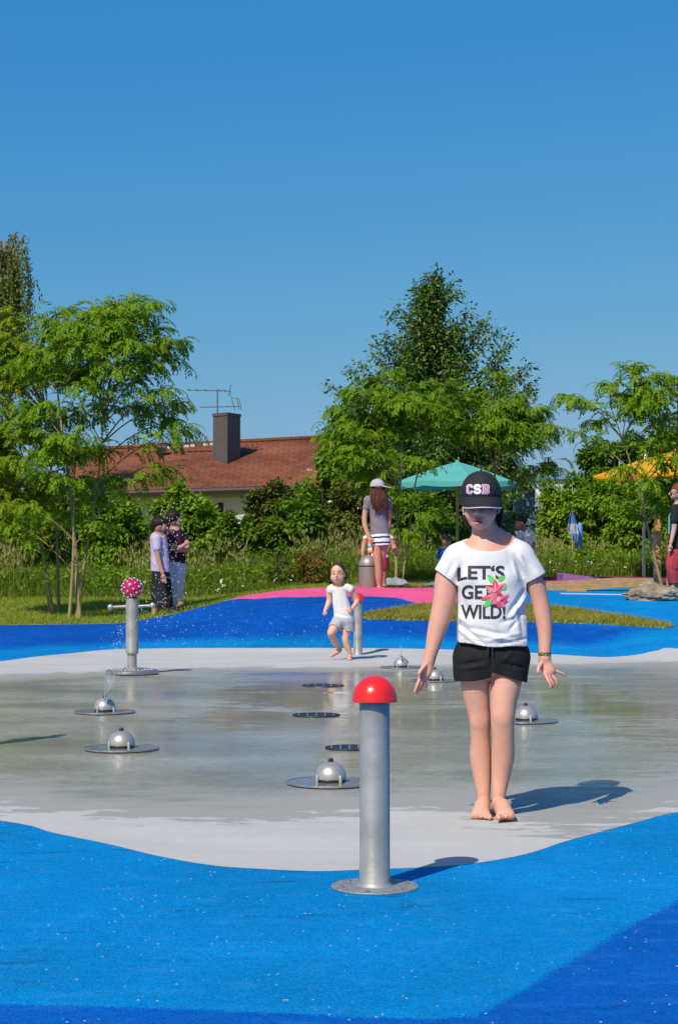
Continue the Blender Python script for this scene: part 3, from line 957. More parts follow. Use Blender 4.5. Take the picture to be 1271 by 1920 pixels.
def shrub(label, px, top, halfw, d, mat, seed, n=4200, size=0.10, bottom=1075, clumps=70, name='shrub', group=None, flowers=0, droop=0.4, asp=0.5):
    rng = np.random.default_rng(seed)
    base = GD(px, d)
    t = thing(name, label, 'shrub', base, group)
    topw = W(px, top, d)[2]; rx_ = halfw * d / FPX
    h = topw - base[2]
    C = np.array([base[0], d, base[2] + h * 0.52])
    R = np.array([rx_, rx_ * 0.75, h * 0.5])
    (V, F), cc, cr = crown_leaves(C, R, n, rng, size, clumps, 0.5, droop, asp, 0.30)
    keep = V.reshape(-1, 4, 3)[:, :, 2].min(1) > base[2] - 0.05
    V = V.reshape(-1, 4, 3)[keep].reshape(-1, 3); F = F[:keep.sum()]
    obj('foliage', (V, F), mat, t)
    B = []
    for _ in range(7):
        e = cc[rng.integers(len(cc))]
        s = base + np.array([rng.normal(0, 0.12), rng.normal(0, 0.12), -0.03])
        B.append(tube(stem_path(s, e, rng, 0.06, 7), np.linspace(0.035, 0.01, 7), 5))
    obj('stems', join(*B), 'dark_bark', t)
    if flowers:
        fp = C + unit(flowers, rng) * R * rng.uniform(0.85, 1.0, (flowers, 1)); fp[:, 1] = np.minimum(fp[:, 1], C[1] - 0.2 * R[1])
        nf = 22
        P = np.repeat(fp, nf, 0) + rng.normal(0, 0.035, (flowers * nf, 3)) * np.array([1, 0.7, 0.45])
        v, f = leaf_quads(P, unit(len(P), rng) + np.array([0, -1, 0.3]), np.repeat([[0, -0.5, 1.0]], len(P), 0), 0.03, 0.03)
        o = obj('flower_heads', (v, f), 'petal_white', t, kind='stuff')
    return t

# young honey-locust clumps on the left lawn
locust_tree('young bright feathery tree with pale stems on the lawn left of the red roof',
    [((151, 1165), (112, 640), 0.2, -0.3), ((131, 1166), (150, 830), -0.2, -0.4), ((145, 1150), (196, 760), 0.3, 0.2)],
    [(279, 572, -0.3), (236, 580, 0.2), (205, 576, 0.3), (170, 591, 0.1), (118, 586, 0.0), (100, 604, -0.4), (309, 640, -0.2), (322, 645, 0.3), (292, 620, 0.5), (312, 672, 0), (265, 597, -.2), (252, 565, .1), (221, 593, -.3), (277, 690, -0.5),
     (326, 757, 0.2), (340, 806, -0.3), (314, 790, 0.4), (296, 735, -0.6), (304, 880, -0.2), (70, 660, -0.5), (120, 618, 0.5),
     (229, 618, -0.5), (253, 640, 0.1), (180, 640, 0.6), (213, 700, -0.7), (257, 760, 0.6), (160, 720, -0.8), (190, 850, 0.2), (60, 760, 0.3), (120, 900, -0.5), (80, 850, 0.2), (60, 955, -0.4), (140, 965, 0.3), (185, 985, -0.2), (20, 985, 0.4), (205, 900, 0.2)],
    26.2, 3, 'locust_leaf', 0.9, 0.34, 36, [(180, 670, 115, 90), (120, 780, 90, 90), (110, 660, 80, 70), (80, 860, 70, 60)], 1.1)
locust_tree('young yellower feathery tree with thin leaning stems at the left picture edge',
    [((103, 1148), (30, 800), 0.3, 0), ((96, 1150), (60, 850), -0.2, 0.4), ((112, 1146), (96, 780), 0.4, 0.5)],
    [(20, 590, 0.0), (-20, 610, 0.3), (60, 650, -0.2), (40, 690, 0.4), (-60, 680, 0), (85, 710, -0.4), (-90, 760, 0.2), (15, 640, -0.4), (110, 850, 0.4), (150, 900, -0.3), (30, 880, -0.6), (-40, 860, 0.3), (70, 930, 0.4), (185, 935, 0.3)],
    27.6, 5, 'locust_leaf_yellow', 0.9, 0.33, 46, [(20, 740, 100, 120), (50, 870, 100, 80), (-40, 800, 80, 120), (20, 920, 80, 50)], 1.2)
locust_tree('young feathery tree beside the teal parasol, slim trunk behind the grey domed bin',
    [((742, 1099), (752, 760), 0.1, 0), ((752, 1098), (800, 800), -0.2, 0.2)],
    [(640, 765, 0.3), (665, 735, -0.3), (700, 712, 0.2), (740, 700, 0), (640, 800, -0.2), (622, 815, 0.4), (790, 722, 0.3), (835, 725, -0.3), (865, 745, 0.2), (650, 840, -0.5), (690, 790, 0.5),
     (715, 855, -0.5), (790, 865, -0.6), (690, 905, -0.4), (735, 935, -0.4), (800, 960, -0.3), (770, 1000, -0.3), (700, 880, 0.5), (760, 760, -0.8)],
    30.5, 7, 'locust_leaf', 0.9, 0.32, 34, [(735, 780, 100, 60), (690, 830, 70, 55), (800, 770, 80, 60)], 1.2)
locust_tree('young feathery tree behind the girl in the black cap, right of the parasol pole',
    [((935, 1098), (930, 760), 0.1, 0), ((925, 1100), (890, 800), 0.2, 0.2)],
    [(935, 712, 0), (905, 730, 0.3), (965, 745, -0.3), (1000, 775, 0.2), (1012, 768, -0.2), (985, 800, 0.3), (1025, 815, 0.1), (1000, 830, -0.4), (1022, 868, 0.2), (1030, 882, 0.0),
     (880, 760, 0.3), (860, 800, -0.3), (900, 820, -0.8)],
    31.5, 8, 'locust_leaf', 0.9, 0.32, 26, [(925, 790, 75, 55), (945, 800, 50, 40)], 1.0)
locust_tree('young feathery tree at the right picture edge arching over the yellow parasol',
    [((1243, 1104), (1148, 760), 0.2, 0.3), ((1250, 1103), (1268, 720), 0.4, 0.5)],
    [(1035, 800, -0.1), (1062, 745, 0.2), (1090, 752, -0.2), (1143, 722, 0), (1160, 745, 0.3), (1178, 690, 0), (1205, 695, 0.3), (1230, 705, -0.3), (1262, 712, 0.1), (1290, 720, 0), (1120, 790, 0.3), (1175, 760, -0.4),
     (1210, 740, 0.4), (1250, 780, -0.5), (1300, 800, 0.2), (1230, 830, 0.5), (1280, 850, -0.5), (1170, 880, -0.4), (1215, 905, -0.5), (1255, 910, 0.4), (1150, 935, 0.4), (1200, 960, 0.4), (1265, 960, 0.5)],
    28.6, 9, 'locust_leaf', 0.9, 0.31, 18, [(1240, 800, 60, 80), (1260, 900, 60, 60), (1225, 740, 45, 40)], 1.0, twig=0.32)

def cone_tree(label, px, top, d, halfw, lowpy, seed, n_br=150, leaf=0.13, per=150, mat='dark_leaf', tips=()):
    """tall broad-leaved tree with ascending branches ending in leafy shoots"""
    rng = np.random.default_rng(seed)
    base = GD(px, d); t = thing('broadleaf_tree', label, 'tree', base)
    topw = W(px, top, d); low = W(px, lowpy, d)[2]
    P = stem_path(base - [0, 0, .1], topw - np.array([0, 0, 0.4]), rng, 0.01, 14)
    obj('trunk', tube(P, np.linspace(0.16, 0.02, 14), 9), 'dark_bark', t)
    B, LP, LD = [], [], []
    Hh = topw[2] - low; R = halfw * d / FPX
    ends = [W(*q[:2], d + q[2]) for q in tips]
    for i in range(n_br):
        u = rng.uniform(0, 1) ** 1.25
        z = low + Hh * u * 1.02
        r = R * (1 - u) ** 0.85 * (0.78 + 0.35 * math.sin(5.1 * i)) * rng.uniform(0.3, 1.0) ** 0.5 + 0.1
        a = rng.uniform(0, 2 * np.pi)
        ends.append(np.array([base[0] + r * math.cos(a), d + r * 0.85 * math.sin(a), z]))
    for e in ends:
        hd = math.hypot(e[0] - base[0], e[1] - d)
        zs = max(base[2] + 0.8, e[2] - hd * 0.75 - 0.3)
        zs = min(zs, topw[2] - 0.7)
        f = (zs - base[2]) / (topw[2] - base[2])
        a = np.array([np.interp(f, np.linspace(0, 1, 14), P[:, 0]), np.interp(f, np.linspace(0, 1, 14), P[:, 1]), zs])
        Q = stem_path(a, e, rng, 0.05, 8, -0.05)
        ln = np.linalg.norm(e - a)
        B.append(tube(Q, np.linspace(0.012 + 0.012 * ln, 0.006, 8), 4))
        S = catmull(Q, 5)[int(5 * 7 * (0.25 if ln > 1 else 0.0)):]
        k = max(40, int(per * ln / 2.2))
        i = np.minimum((rng.uniform(0, 1, k) ** 0.8 * len(S)).astype(int), len(S) - 1)
        dirv = np.gradient(S, axis=0)[i]; dirv /= np.linalg.norm(dirv, axis=1, keepdims=True) + 1e-9
        off = unit(k, rng) * (rng.uniform(0, 1, k) ** 0.6 * 0.27)[:, None] * np.array([1, 1, 0.75])
        LP.append(S[i] + off); LD.append(dirv * 0.5 + off * 3 + rng.normal(0, 0.35, (k, 3)) + np.array([0, 0, -0.55]))
    LP = np.concatenate(LP); LD = np.concatenate(LD); n = len(LP)
    U = np.array([0, 0, 1.0]) + rng.normal(0, 0.5, (n, 3))
    s = leaf * rng.uniform(0.6, 1.25, n)
    obj('crown', leaf_quads(LP, LD, U, s, s * 0.48), mat, t)
    obj('branches', join(*B), 'dark_bark', t)
    return n

cone_tree('tall dark green tree with a pointed crown rising highest behind the teal parasol', 812, 520, 46, 262, 960, 21, 300, 0.125, 290, 'dark_leaf',
    [(800, 522, 0), (848, 522, 0.2), (862, 540, 0), (780, 535, 0.3), (742, 572, 0), (735, 590, 0.4), (720, 625, 0), (705, 640, 0.3), (700, 660, -0.3), (880, 580, 0.2), (905, 598, 0), (918, 605, 0.4), (935, 620, 0), (950, 640, 0), (945, 665, 0.4),
     (655, 690, 0), (680, 680, 0.3), (620, 722, 0), (618, 770, 0.3), (640, 730, 0.2), (985, 685, 0), (998, 715, 0.3), (995, 740, 0), (970, 700, 0.4), (1000, 790, 0), (640, 760, .2), (660, 730, -.3), (690, 720, .3), (960, 730, -.2), (940, 700, .3), (975, 770, .2), (610, 800, 0.4), (830, 560, 0), (770, 590, -0.3)])
def round_tree(label, px, py, rx_, ry_, d, mat, seed, n=9000, size=0.14, clumps=60, name='round_tree'):
    rng = np.random.default_rng(seed)
    base = GD(px, d); C = W(px, py, d); k = d / FPX
    t = thing(name, label, 'tree', base)
    R = np.array([rx_ * k, rx_ * k * 0.9, ry_ * k])
    (V, F), cc, cr = crown_leaves(C, R, n, rng, size, clumps, 0.45, 0.4, 0.5, 0.26)
    obj('crown', (V, F), mat, t)
    obj('trunk', tube(stem_path(base - [0, 0, .1], C + [0, 0, R[2] * 0.4], rng, 0.02, 8), np.linspace(0.15, 0.05, 8), 8), 'dark_bark', t)
    obj('branches', join(*[tube(stem_path(C - [0, 0, R[2] * 0.8], c, rng, 0.05, 6), np.linspace(0.06, 0.015, 6), 5) for c in cc[::3]]), 'dark_bark', t)
round_tree('dense dark round tree rising behind the hedge left of the yellow parasol', 1155, 885, 68, 78, 56, 'deep_leaf', 31, 11000, 0.16, 70)
round_tree('dense dark tree behind the yellow parasol at the right picture edge', 1262, 870, 62, 80, 54, 'deep_leaf', 32, 8000, 0.16, 60)

def birch():
    rng = np.random.default_rng(41)
    d = 47.0; px = 8
    base = GD(px, d); k = d / FPX
    t = thing('birch_tree', 'tall weeping birch with hanging grey-green twigs at the upper left picture edge', 'tree', base)
    top = W(24, 436, d)
    P = stem_path(base - [0, 0, .1], top - [0.1, 0, 0.2], rng, 0.02, 14)
    obj('trunk', tube(P, np.linspace(0.15, 0.02, 14), 8), 'pale_bark', t)
    B, LP = [], []
    ends = [(34, 432), (52, 460), (62, 492), (66, 520), (48, 440), (20, 436), (0, 445), (-30, 470), (-60, 500), (56, 560), (30, 470), (10, 480), (40, 510), (-20, 520), (-70, 560)]
    ends = [(W(a, b, d + rng.uniform(-0.8, 0.8))) for a, b in ends]
    for _ in range(46):
        u = rng.uniform(0, 1); a = rng.uniform(0, 6.28); r = (60 - 35 * u) * k * rng.uniform(0.5, 1)
        ends.append(W(4, 640 - 190 * u, d) + np.array([r * math.cos(a), r * math.sin(a), 0]))
    for e in ends:
        f = min(0.97, max(0.3, (e[2] - 0.8 - base[2]) / (top[2] - base[2])))
        a = np.array([np.interp(f, np.linspace(0, 1, 14), P[:, q]) for q in range(3)])
        Q = stem_path(a, e, rng, 0.03, 7, 0.12)
        B.append(tube(Q, np.linspace(0.03, 0.008, 7), 4))
        for _ in range(7):
            s = catmull(Q, 4)[rng.integers(8, 24)]
            ln = rng.uniform(0.6, 2.1)
            m = int(ln * 42)
            uu = np.linspace(0, 1, m)[:, None]
            sw = rng.normal(0, 0.10, 3) * [1, 1, 0]
            pts = s + sw * np.sqrt(uu) * 1.5 - np.array([0, 0, ln]) * uu
            LP.append(pts + rng.normal(0, 0.035, pts.shape))
    LP = np.concatenate(LP); n = len(LP)
    D = rng.normal(0, 0.5, (n, 3)) + np.array([0, 0, -0.9])
    obj('crown', leaf_quads(LP, D, unit(n, rng) + [0, -0.6, 0.4], 0.085 * rng.uniform(0.6, 1.3, n), 0.05), 'birch_leaf', t)
    obj('branches', join(*B), 'pale_bark', t)
birch()

# hedge of shrubs behind the meadow
SHRUBS = [
    ('mid green shrub filling the hedge at the far left picture edge', 5, 905, 95, 38.6, 'mid_leaf', 0),
    ('mid green shrub behind the multi-stemmed trees under the left part of the roof', 120, 905, 85, 39.4, 'deep_leaf', 0),
    ('leafy shrub just left of the two women, below the roof', 225, 922, 70, 38.2, 'mid_leaf', 0),
    ('bright shrub behind the heads of the two women under the roof eaves', 345, 912, 66, 39.0, 'lime_leaf', 0),
    ('low dark shrub below the cream house wall', 440, 965, 60, 38.4, 'deep_leaf', 0),
    ('brown-tinged shrub touching the eaves right of the cream wall', 510, 912, 58, 39.2, 'olive_leaf', 0),
    ('dark shrub between the cream wall and the tall light shrub', 560, 935, 60, 38.4, 'deep_leaf', 0),
    ('tall bright shrub with white flower heads at the right end of the red roof', 632, 815, 62, 40.5, 'mid_leaf', 9),
    ('russet-tinged shrub left of the girl in the grey cap', 672, 890, 62, 39.6, 'olive_leaf', 7),
    ('dark shrub in the shade left of the parasol pole', 775, 930, 70, 41.2, 'deep_leaf', 0),
    ('low dark shrub behind the small boy in blue', 850, 985, 75, 38.6, 'deep_leaf', 0),
    ('light lime shrub between the blue house and the hanging blue and white cloth', 1064, 890, 56, 41.0, 'lime_leaf', 0),
    ('mid green shrub right behind the hanging blue and white cloth', 1135, 905, 66, 39.8, 'mid_leaf', 0),
    ('dense mid green shrub below the yellow parasol canopy', 1205, 912, 70, 38.8, 'mid_leaf', 0),
    ('mid green shrub behind the wooden post at the right picture edge', 1290, 900, 80, 39.6, 'deep_leaf', 0),
]
for i, (lb, px, top, hw, d, mt, fl) in enumerate(SHRUBS):
    shrub(lb, px, top, hw, d, mt, 100 + i, 9500, 0.115 if mt != 'lime_leaf' else 0.13, clumps=95, flowers=fl, group='shrubs of the hedge', droop=0.45)
shrub('small rust-coloured bush in the tall grass left of the toddler', 585, 1025, 32, 33.2, 'russet_leaf', 140, 1800, 0.07, clumps=40, asp=0.3, group=None)
shrub('low yellowish bush in the tall grass right behind the toddler', 530, 1045, 26, 33.6, 'olive_leaf', 141, 1200, 0.07, clumps=30, asp=0.3)

def meadow():
    rng = np.random.default_rng(51)
    n = 78000
    x = rng.uniform(-9.5, 9.5, n); y = 33.0 + 4.2 * rng.uniform(0, 1, n) ** 0.9
    y = np.where(x > 2.2, y + 1.8, y)
    clump = np.sin(x * 2.1 + np.sin(y * 1.7) * 1.3) * 0.5 + np.sin(x * 5.3 + y * 2.2) * 0.3 + np.sin(x * 0.7 + 2) * 0.3
    h = np.clip(0.48 + 0.2 * clump + rng.normal(0, 0.14, n), 0.12, 1.2) * np.where(x > 2.2, 0.72, 1.0) * np.clip((y - 32.6) / 1.6, 0.35, 1.0)
    P = np.column_stack([x, y, H(x, y) - 0.02])
    o = obj('meadow_grass', blades(P, h, rng.uniform(0.012, 0.026, n), rng.uniform(0.1, 0.75, n), rng, 3), 'meadow_blade'); tag(o, kind='stuff')
    m = 3400
    x = rng.uniform(-9.5, 9.5, m); y = rng.uniform(33.2, 36.6, m); y = np.where(x > 2.2, y + 1.8, y)
    keep = (np.sin(x * 1.7 + 1.0) + np.sin(x * 4.1 + y) * 0.7 + rng.normal(0, 0.5, m)) > 0.1
    x, y = x[keep], y[keep]; m = len(x)
    P = np.column_stack([x, y, H(x, y)])
    h = np.clip(rng.normal(0.82, 0.2, m), 0.35, 1.35) * np.where(x > 2.2, 0.75, 1.0)
    V, F = blades(P, h, 0.011, rng.uniform(0.1, 0.45, m), rng, 3)
    tips = V.reshape(-1, 8, 3)[:, 6]
    k = 5
    tp = np.repeat(tips, k, 0) + rng.normal(0, 0.02, (m * k, 3)) - np.array([0, 0, 0.06])
    lv, lf = leaf_quads(tp, rng.normal(0, 0.35, (m * k, 3)) + [0, 0, 1.0], unit(m * k, rng), 0.12, 0.018)
    o = obj('seeding_grass', (np.concatenate([V, lv]), np.concatenate([F, lf + len(V)])), 'straw_blade'); tag(o, kind='stuff')
    q = 120
    x = np.concatenate([rng.uniform(3.2, 8, 105), rng.uniform(-4, -0.5, q - 105)]); y = np.concatenate([rng.uniform(35.0, 36.4, 105), rng.uniform(33.0, 34, q - 105)])
    P = np.column_stack([x, y, H(x, y) + rng.uniform(0.08, 0.3, q)])
    P = np.repeat(P, 6, 0) + rng.normal(0, 0.014, (q * 6, 3))
    o = obj('meadow_daisies', leaf_quads(P, unit(len(P), rng) + [0, -0.6, 0.2], np.repeat([[0, -0.7, 0.7]], len(P), 0), 0.03, 0.026), 'petal_white'); tag(o, kind='stuff')
    # broad weeds fill the foot of the meadow
    w = 24000
    x = rng.uniform(-9.5, 9.5, w); y = rng.uniform(33.4, 37.5, w); y = np.where(x > 2.2, y + 1.8, y)
    P = np.column_stack([x, y, H(x, y) + rng.uniform(0.02, 0.55, w) * np.clip(y - 33, 0.2, 1)])
    D = rng.normal(0, 1, (w, 3)) + [0, 0, -0.1]
    o = obj('meadow_weeds', leaf_quads(P, D, rng.normal(0, .5, (w, 3)) + [0, 0, 1], rng.uniform(.06, .15, w), 0.05), 'mid_leaf'); tag(o, kind='stuff')
def hedge_mass():
    rng = np.random.default_rng(160); VV, FF, n = [], [], 0
    for px in (-40, 90, 215, 330, 455, 560, 660, 760, 1085, 1170, 1270):
        top = 990 if px in (455, 870) else (950 if px in (330, 1085) else 925)
        b_ = GD(px, 43.2); h = W(px, top, 43.2)[2] - b_[2]
        (V, F), _, _ = crown_leaves(np.array([b_[0], 43.2, b_[2] + h * .52]), np.array([1.05, 0.8, h * .5]), 5000, rng, 0.16, 70, 0.4, 0.45, 0.5, 0.3)
        VV.append(V); FF.append(F + n); n += len(V)
    o = obj('hedge', (np.concatenate(VV), np.concatenate(FF)), 'deep_leaf'); tag(o, kind='stuff')
hedge_mass()
meadow()

def lawn_blades():
    rng = np.random.default_rng(61)
    n = 62000
    x = rng.uniform(-8.5, -0.2, n); y = rng.uniform(24.0, 34.0, n)
    k = y > yback(x) - 0.01
    x, y = x[k], y[k]
    P = np.column_stack([x, y, H(x, y) - 0.01])
    o = obj('lawn_grass', blades(P, rng.uniform(0.03, 0.085, len(x)), 0.012, rng.uniform(0.2, 1.2, len(x)), rng, 2), 'grass_blade'); tag(o, kind='stuff')
    n = 26000
    x = rng.uniform(0.3, 8.5, n); y = rng.uniform(27.0, 36.5, n)
    k = (y > yback(x) + 0.02) & ~((y > 30.2) & (y < 34.8) & (x > 2.8))
    x, y = x[k], y[k]
    P = np.column_stack([x, y, H(x, y) - 0.01])
    o = obj('rear_lawn_grass', blades(P, rng.uniform(0.03, 0.07, len(x)), 0.012, rng.uniform(0.2, 1.2, len(x)), rng, 2), 'dry_grass_blade'); tag(o, kind='stuff')
    n = 60000
    lo, hi = ISL.min(0), ISL.max(0)
    Q = rng.uniform(lo, hi, (n, 2)); s = sdist(Q, ISL) + rng.normal(0, 0.02, n); Q = Q[s > -0.01]; 
    P = np.column_stack([Q, H(Q[:, 0], Q[:, 1]) + 0.015])
    hh = rng.uniform(0.03, 0.075, len(P))
    o = obj('mound_grass', blades(P, hh, 0.010, rng.uniform(0.2, 1.3, len(P)), rng, 2), 'dry_grass_blade'); tag(o, kind='stuff')
lawn_blades()

# ------------------------------------------------------------------ materials of built things
def metal(name, col, rough, met=0.75, var=0.1, scale=6, bmp=0.15):
    return plain(name, col, rough, met, var, scale, bmp, 40, 0.5, None)
metal('galvanised', (0.33, 0.325, 0.30), 0.45, 0.30, 0.20, 7, 0.16)
metal('satin_steel', (0.46, 0.445, 0.41), 0.40, 0.55, 0.07, 14, 0.05)
metal('wet_plate', (0.30, 0.30, 0.28), 0.24, 0.5, 0.25, 18, 0.1)
metal('plate_rim', (0.40, 0.40, 0.39), 0.3, 0.75, 0.15, 18, 0.1)
metal('gritty_plate', (0.27, 0.27, 0.27), 0.6, 0.35, 0.35, 70, 0.5)
metal('dark_metal', (0.035, 0.035, 0.035), 0.45, 0.4, 0.2, 20)
metal('bin_metal', (0.31, 0.30, 0.27), 0.5, 0.5, 0.08, 5)
metal('antenna_metal', (0.10, 0.10, 0.10), 0.5, 0.4)
plain('red_plastic', (0.72, 0.018, 0.012), 0.22, 0, 0.04, 5, spec=0.55)
plain('magenta_plastic', (0.42, 0.008, 0.09), 0.25, 0, 0.05, 8)
plain('pit_dark', (0.012, 0.012, 0.011), 0.6)
plain('cream_plaster', (0.64, 0.61, 0.51), 0.9, var=0.06, scale=3, bmp=0.2)
plain('grey_plaster', (0.42, 0.43, 0.43), 0.9, var=0.08, scale=3)
plain('blue_plaster', (0.14, 0.205, 0.31), 0.9, var=0.08, scale=2, bmp=0.2)
plain('white_paint', (0.74, 0.74, 0.73), 0.5, var=0.05)
plain('pale_grey_paint', (0.5, 0.52, 0.55), 0.5, var=0.05)
plain('dark_glass', (0.02, 0.025, 0.03), 0.08)
plain('dark_opening', (0.012, 0.012, 0.012), 0.9)
plain('chimney_sheet', (0.105, 0.085, 0.075), 0.55, 0.2, var=0.12, scale=3, bmp=0.1)
plain('gutter', (0.06, 0.04, 0.035), 0.6)
plain('blue_sheet', (0.10, 0.25, 0.46), 0.5, var=0.05)
plain('teal_canvas', (0.14, 0.56, 0.52), 0.8, var=0.06, scale=5)
plain('yellow_canvas', (0.85, 0.45, 0.012), 0.8, var=0.06, scale=5)
plain('light_wood', (0.40, 0.27, 0.13), 0.7, var=0.25, scale=5, scl=(1, 1, 8), bmp=0.2)
plain('post_wood', (0.55, 0.24, 0.06), 0.6, var=0.2, scale=5, scl=(8, 8, 1), bmp=0.2)
plain('beam_wood', (0.36, 0.22, 0.10), 0.75, var=0.35, scale=6, scl=(1, 8, 8), bmp=0.35)
plain('purple_board', (0.27, 0.10, 0.33), 0.6, var=0.06)
plain('flag_blue', (0.20, 0.45, 0.80), 0.8, var=0.05)
plain('flag_white', (0.78, 0.80, 0.84), 0.8, var=0.05)
plain('grey_cloth', (0.25, 0.25, 0.26), 0.9, var=0.3, scale=8)
plain('green_cloth', (0.13, 0.20, 0.18), 0.9, var=0.2, scale=8)

for _m in ('teal_canvas', 'yellow_canvas', 'flag_blue', 'flag_white'):
    nt = MATS[_m].node_tree; b_ = nt.nodes['Principled BSDF']
    t_ = N(nt, 'ShaderNodeBsdfTranslucent'); mx_ = N(nt, 'ShaderNodeMixShader'); mx_.inputs[0].default_value = 0.4
    src = b_.inputs['Base Color'].links[0].from_socket
    L(nt, src, t_.inputs['Color']); L(nt, b_.outputs[0], mx_.inputs[1]); L(nt, t_.outputs[0], mx_.inputs[2])
    L(nt, mx_.outputs[0], nt.nodes['Material Output'].inputs[0])

def roof_mat():
    m, nt, b = new_mat('roof_shingle')
    tc = N(nt, 'ShaderNodeTexCoord')
    mp = N(nt, 'ShaderNodeMapping'); mp.inputs['Scale'].default_value = (1, 1, 1)
    L(nt, tc.outputs['Object'], mp.inputs[0])
    sx = N(nt, 'ShaderNodeSeparateXYZ'); L(nt, mp.outputs[0], sx.inputs[0])
    cb = N(nt, 'ShaderNodeCombineXYZ'); L(nt, sx.outputs[0], cb.inputs[0]); L(nt, math_n(nt, 'MULTIPLY', sx.outputs[2], 2.6).outputs[0], cb.inputs[1])
    br = N(nt, 'ShaderNodeTexBrick'); br.offset = 0.5
    br.inputs['Scale'].default_value = 1.0; br.inputs['Brick Width'].default_value = 0.34; br.inputs['Row Height'].default_value = 0.2
    br.inputs['Mortar Size'].default_value = 0.012
    br.inputs['Color1'].default_value = (0.20, 0.072, 0.040, 1); br.inputs['Color2'].default_value = (0.24, 0.088, 0.049, 1); br.inputs['Mortar'].default_value = (0.13, 0.042, 0.022, 1)
    L(nt, cb.outputs[0], br.inputs[0])
    n = noise(nt, 0.6, 7, 0.7, (1, 1, 0.6))
    f = rng_node(nt, n.outputs['Fac'], 0.32, 0.72, 0.55, 1.22)
    sc_ = N(nt, 'ShaderNodeVectorMath', operation='SCALE'); L(nt, br.outputs[0], sc_.inputs[0]); L(nt, f.outputs[0], sc_.inputs['Scale'])
    spk = rng_node(nt, noise(nt, 9, 3, 0.7).outputs['Fac'], 0.70, 0.74, 0, 0.5)
    c = mixc(nt, spk.outputs[0], sc_.outputs[0], (0.42, 0.30, 0.26))
    L(nt, c.outputs[2], b.inputs['Base Color']); b.inputs['Roughness'].default_value = 0.9; b.inputs['Specular IOR Level'].default_value = 0.1
    bump(nt, b, br.outputs['Fac'], 0.3, -0.02)
roof_mat()

def rock_mat():
    m, nt, b = new_mat('rock')
    n = noise(nt, 4, 8, 0.7); n2 = noise(nt, 1.4, 4, 0.6, (1, 1, 3))
    r = ramp(nt, n.outputs['Fac'], [(0.32, (0.10, 0.082, 0.055)), (0.5, (0.28, 0.235, 0.165)), (0.68, (0.48, 0.43, 0.34))])
    r2 = ramp(nt, n2.outputs['Fac'], [(0.4, (0.85, 0.80, 0.72)), (0.6, (1.1, 1.06, 1.0))])
    c = mixc(nt, 1.0, r.outputs[0], r2.outputs[0], 'MULTIPLY')
    L(nt, c.outputs[2], b.inputs['Base Color']); b.inputs['Roughness'].default_value = 0.9
    bump(nt, b, n.outputs['Fac'], 0.9, 0.05)
rock_mat()

def quad_slab(p, thick):
    """slab from four world corners, thickness along the normal, downwards"""
    p = np.asarray(p, float)
    n = np.cross(p[1] - p[0], p[3] - p[0]); n /= np.linalg.norm(n)
    if n[2] < 0: n = -n
    q = p - n * thick
    return np.concatenate([p, q]), [[0, 1, 2, 3], [7, 6, 5, 4], [0, 4, 5, 1], [1, 5, 6, 2], [2, 6, 7, 3], [3, 7, 4, 0]]

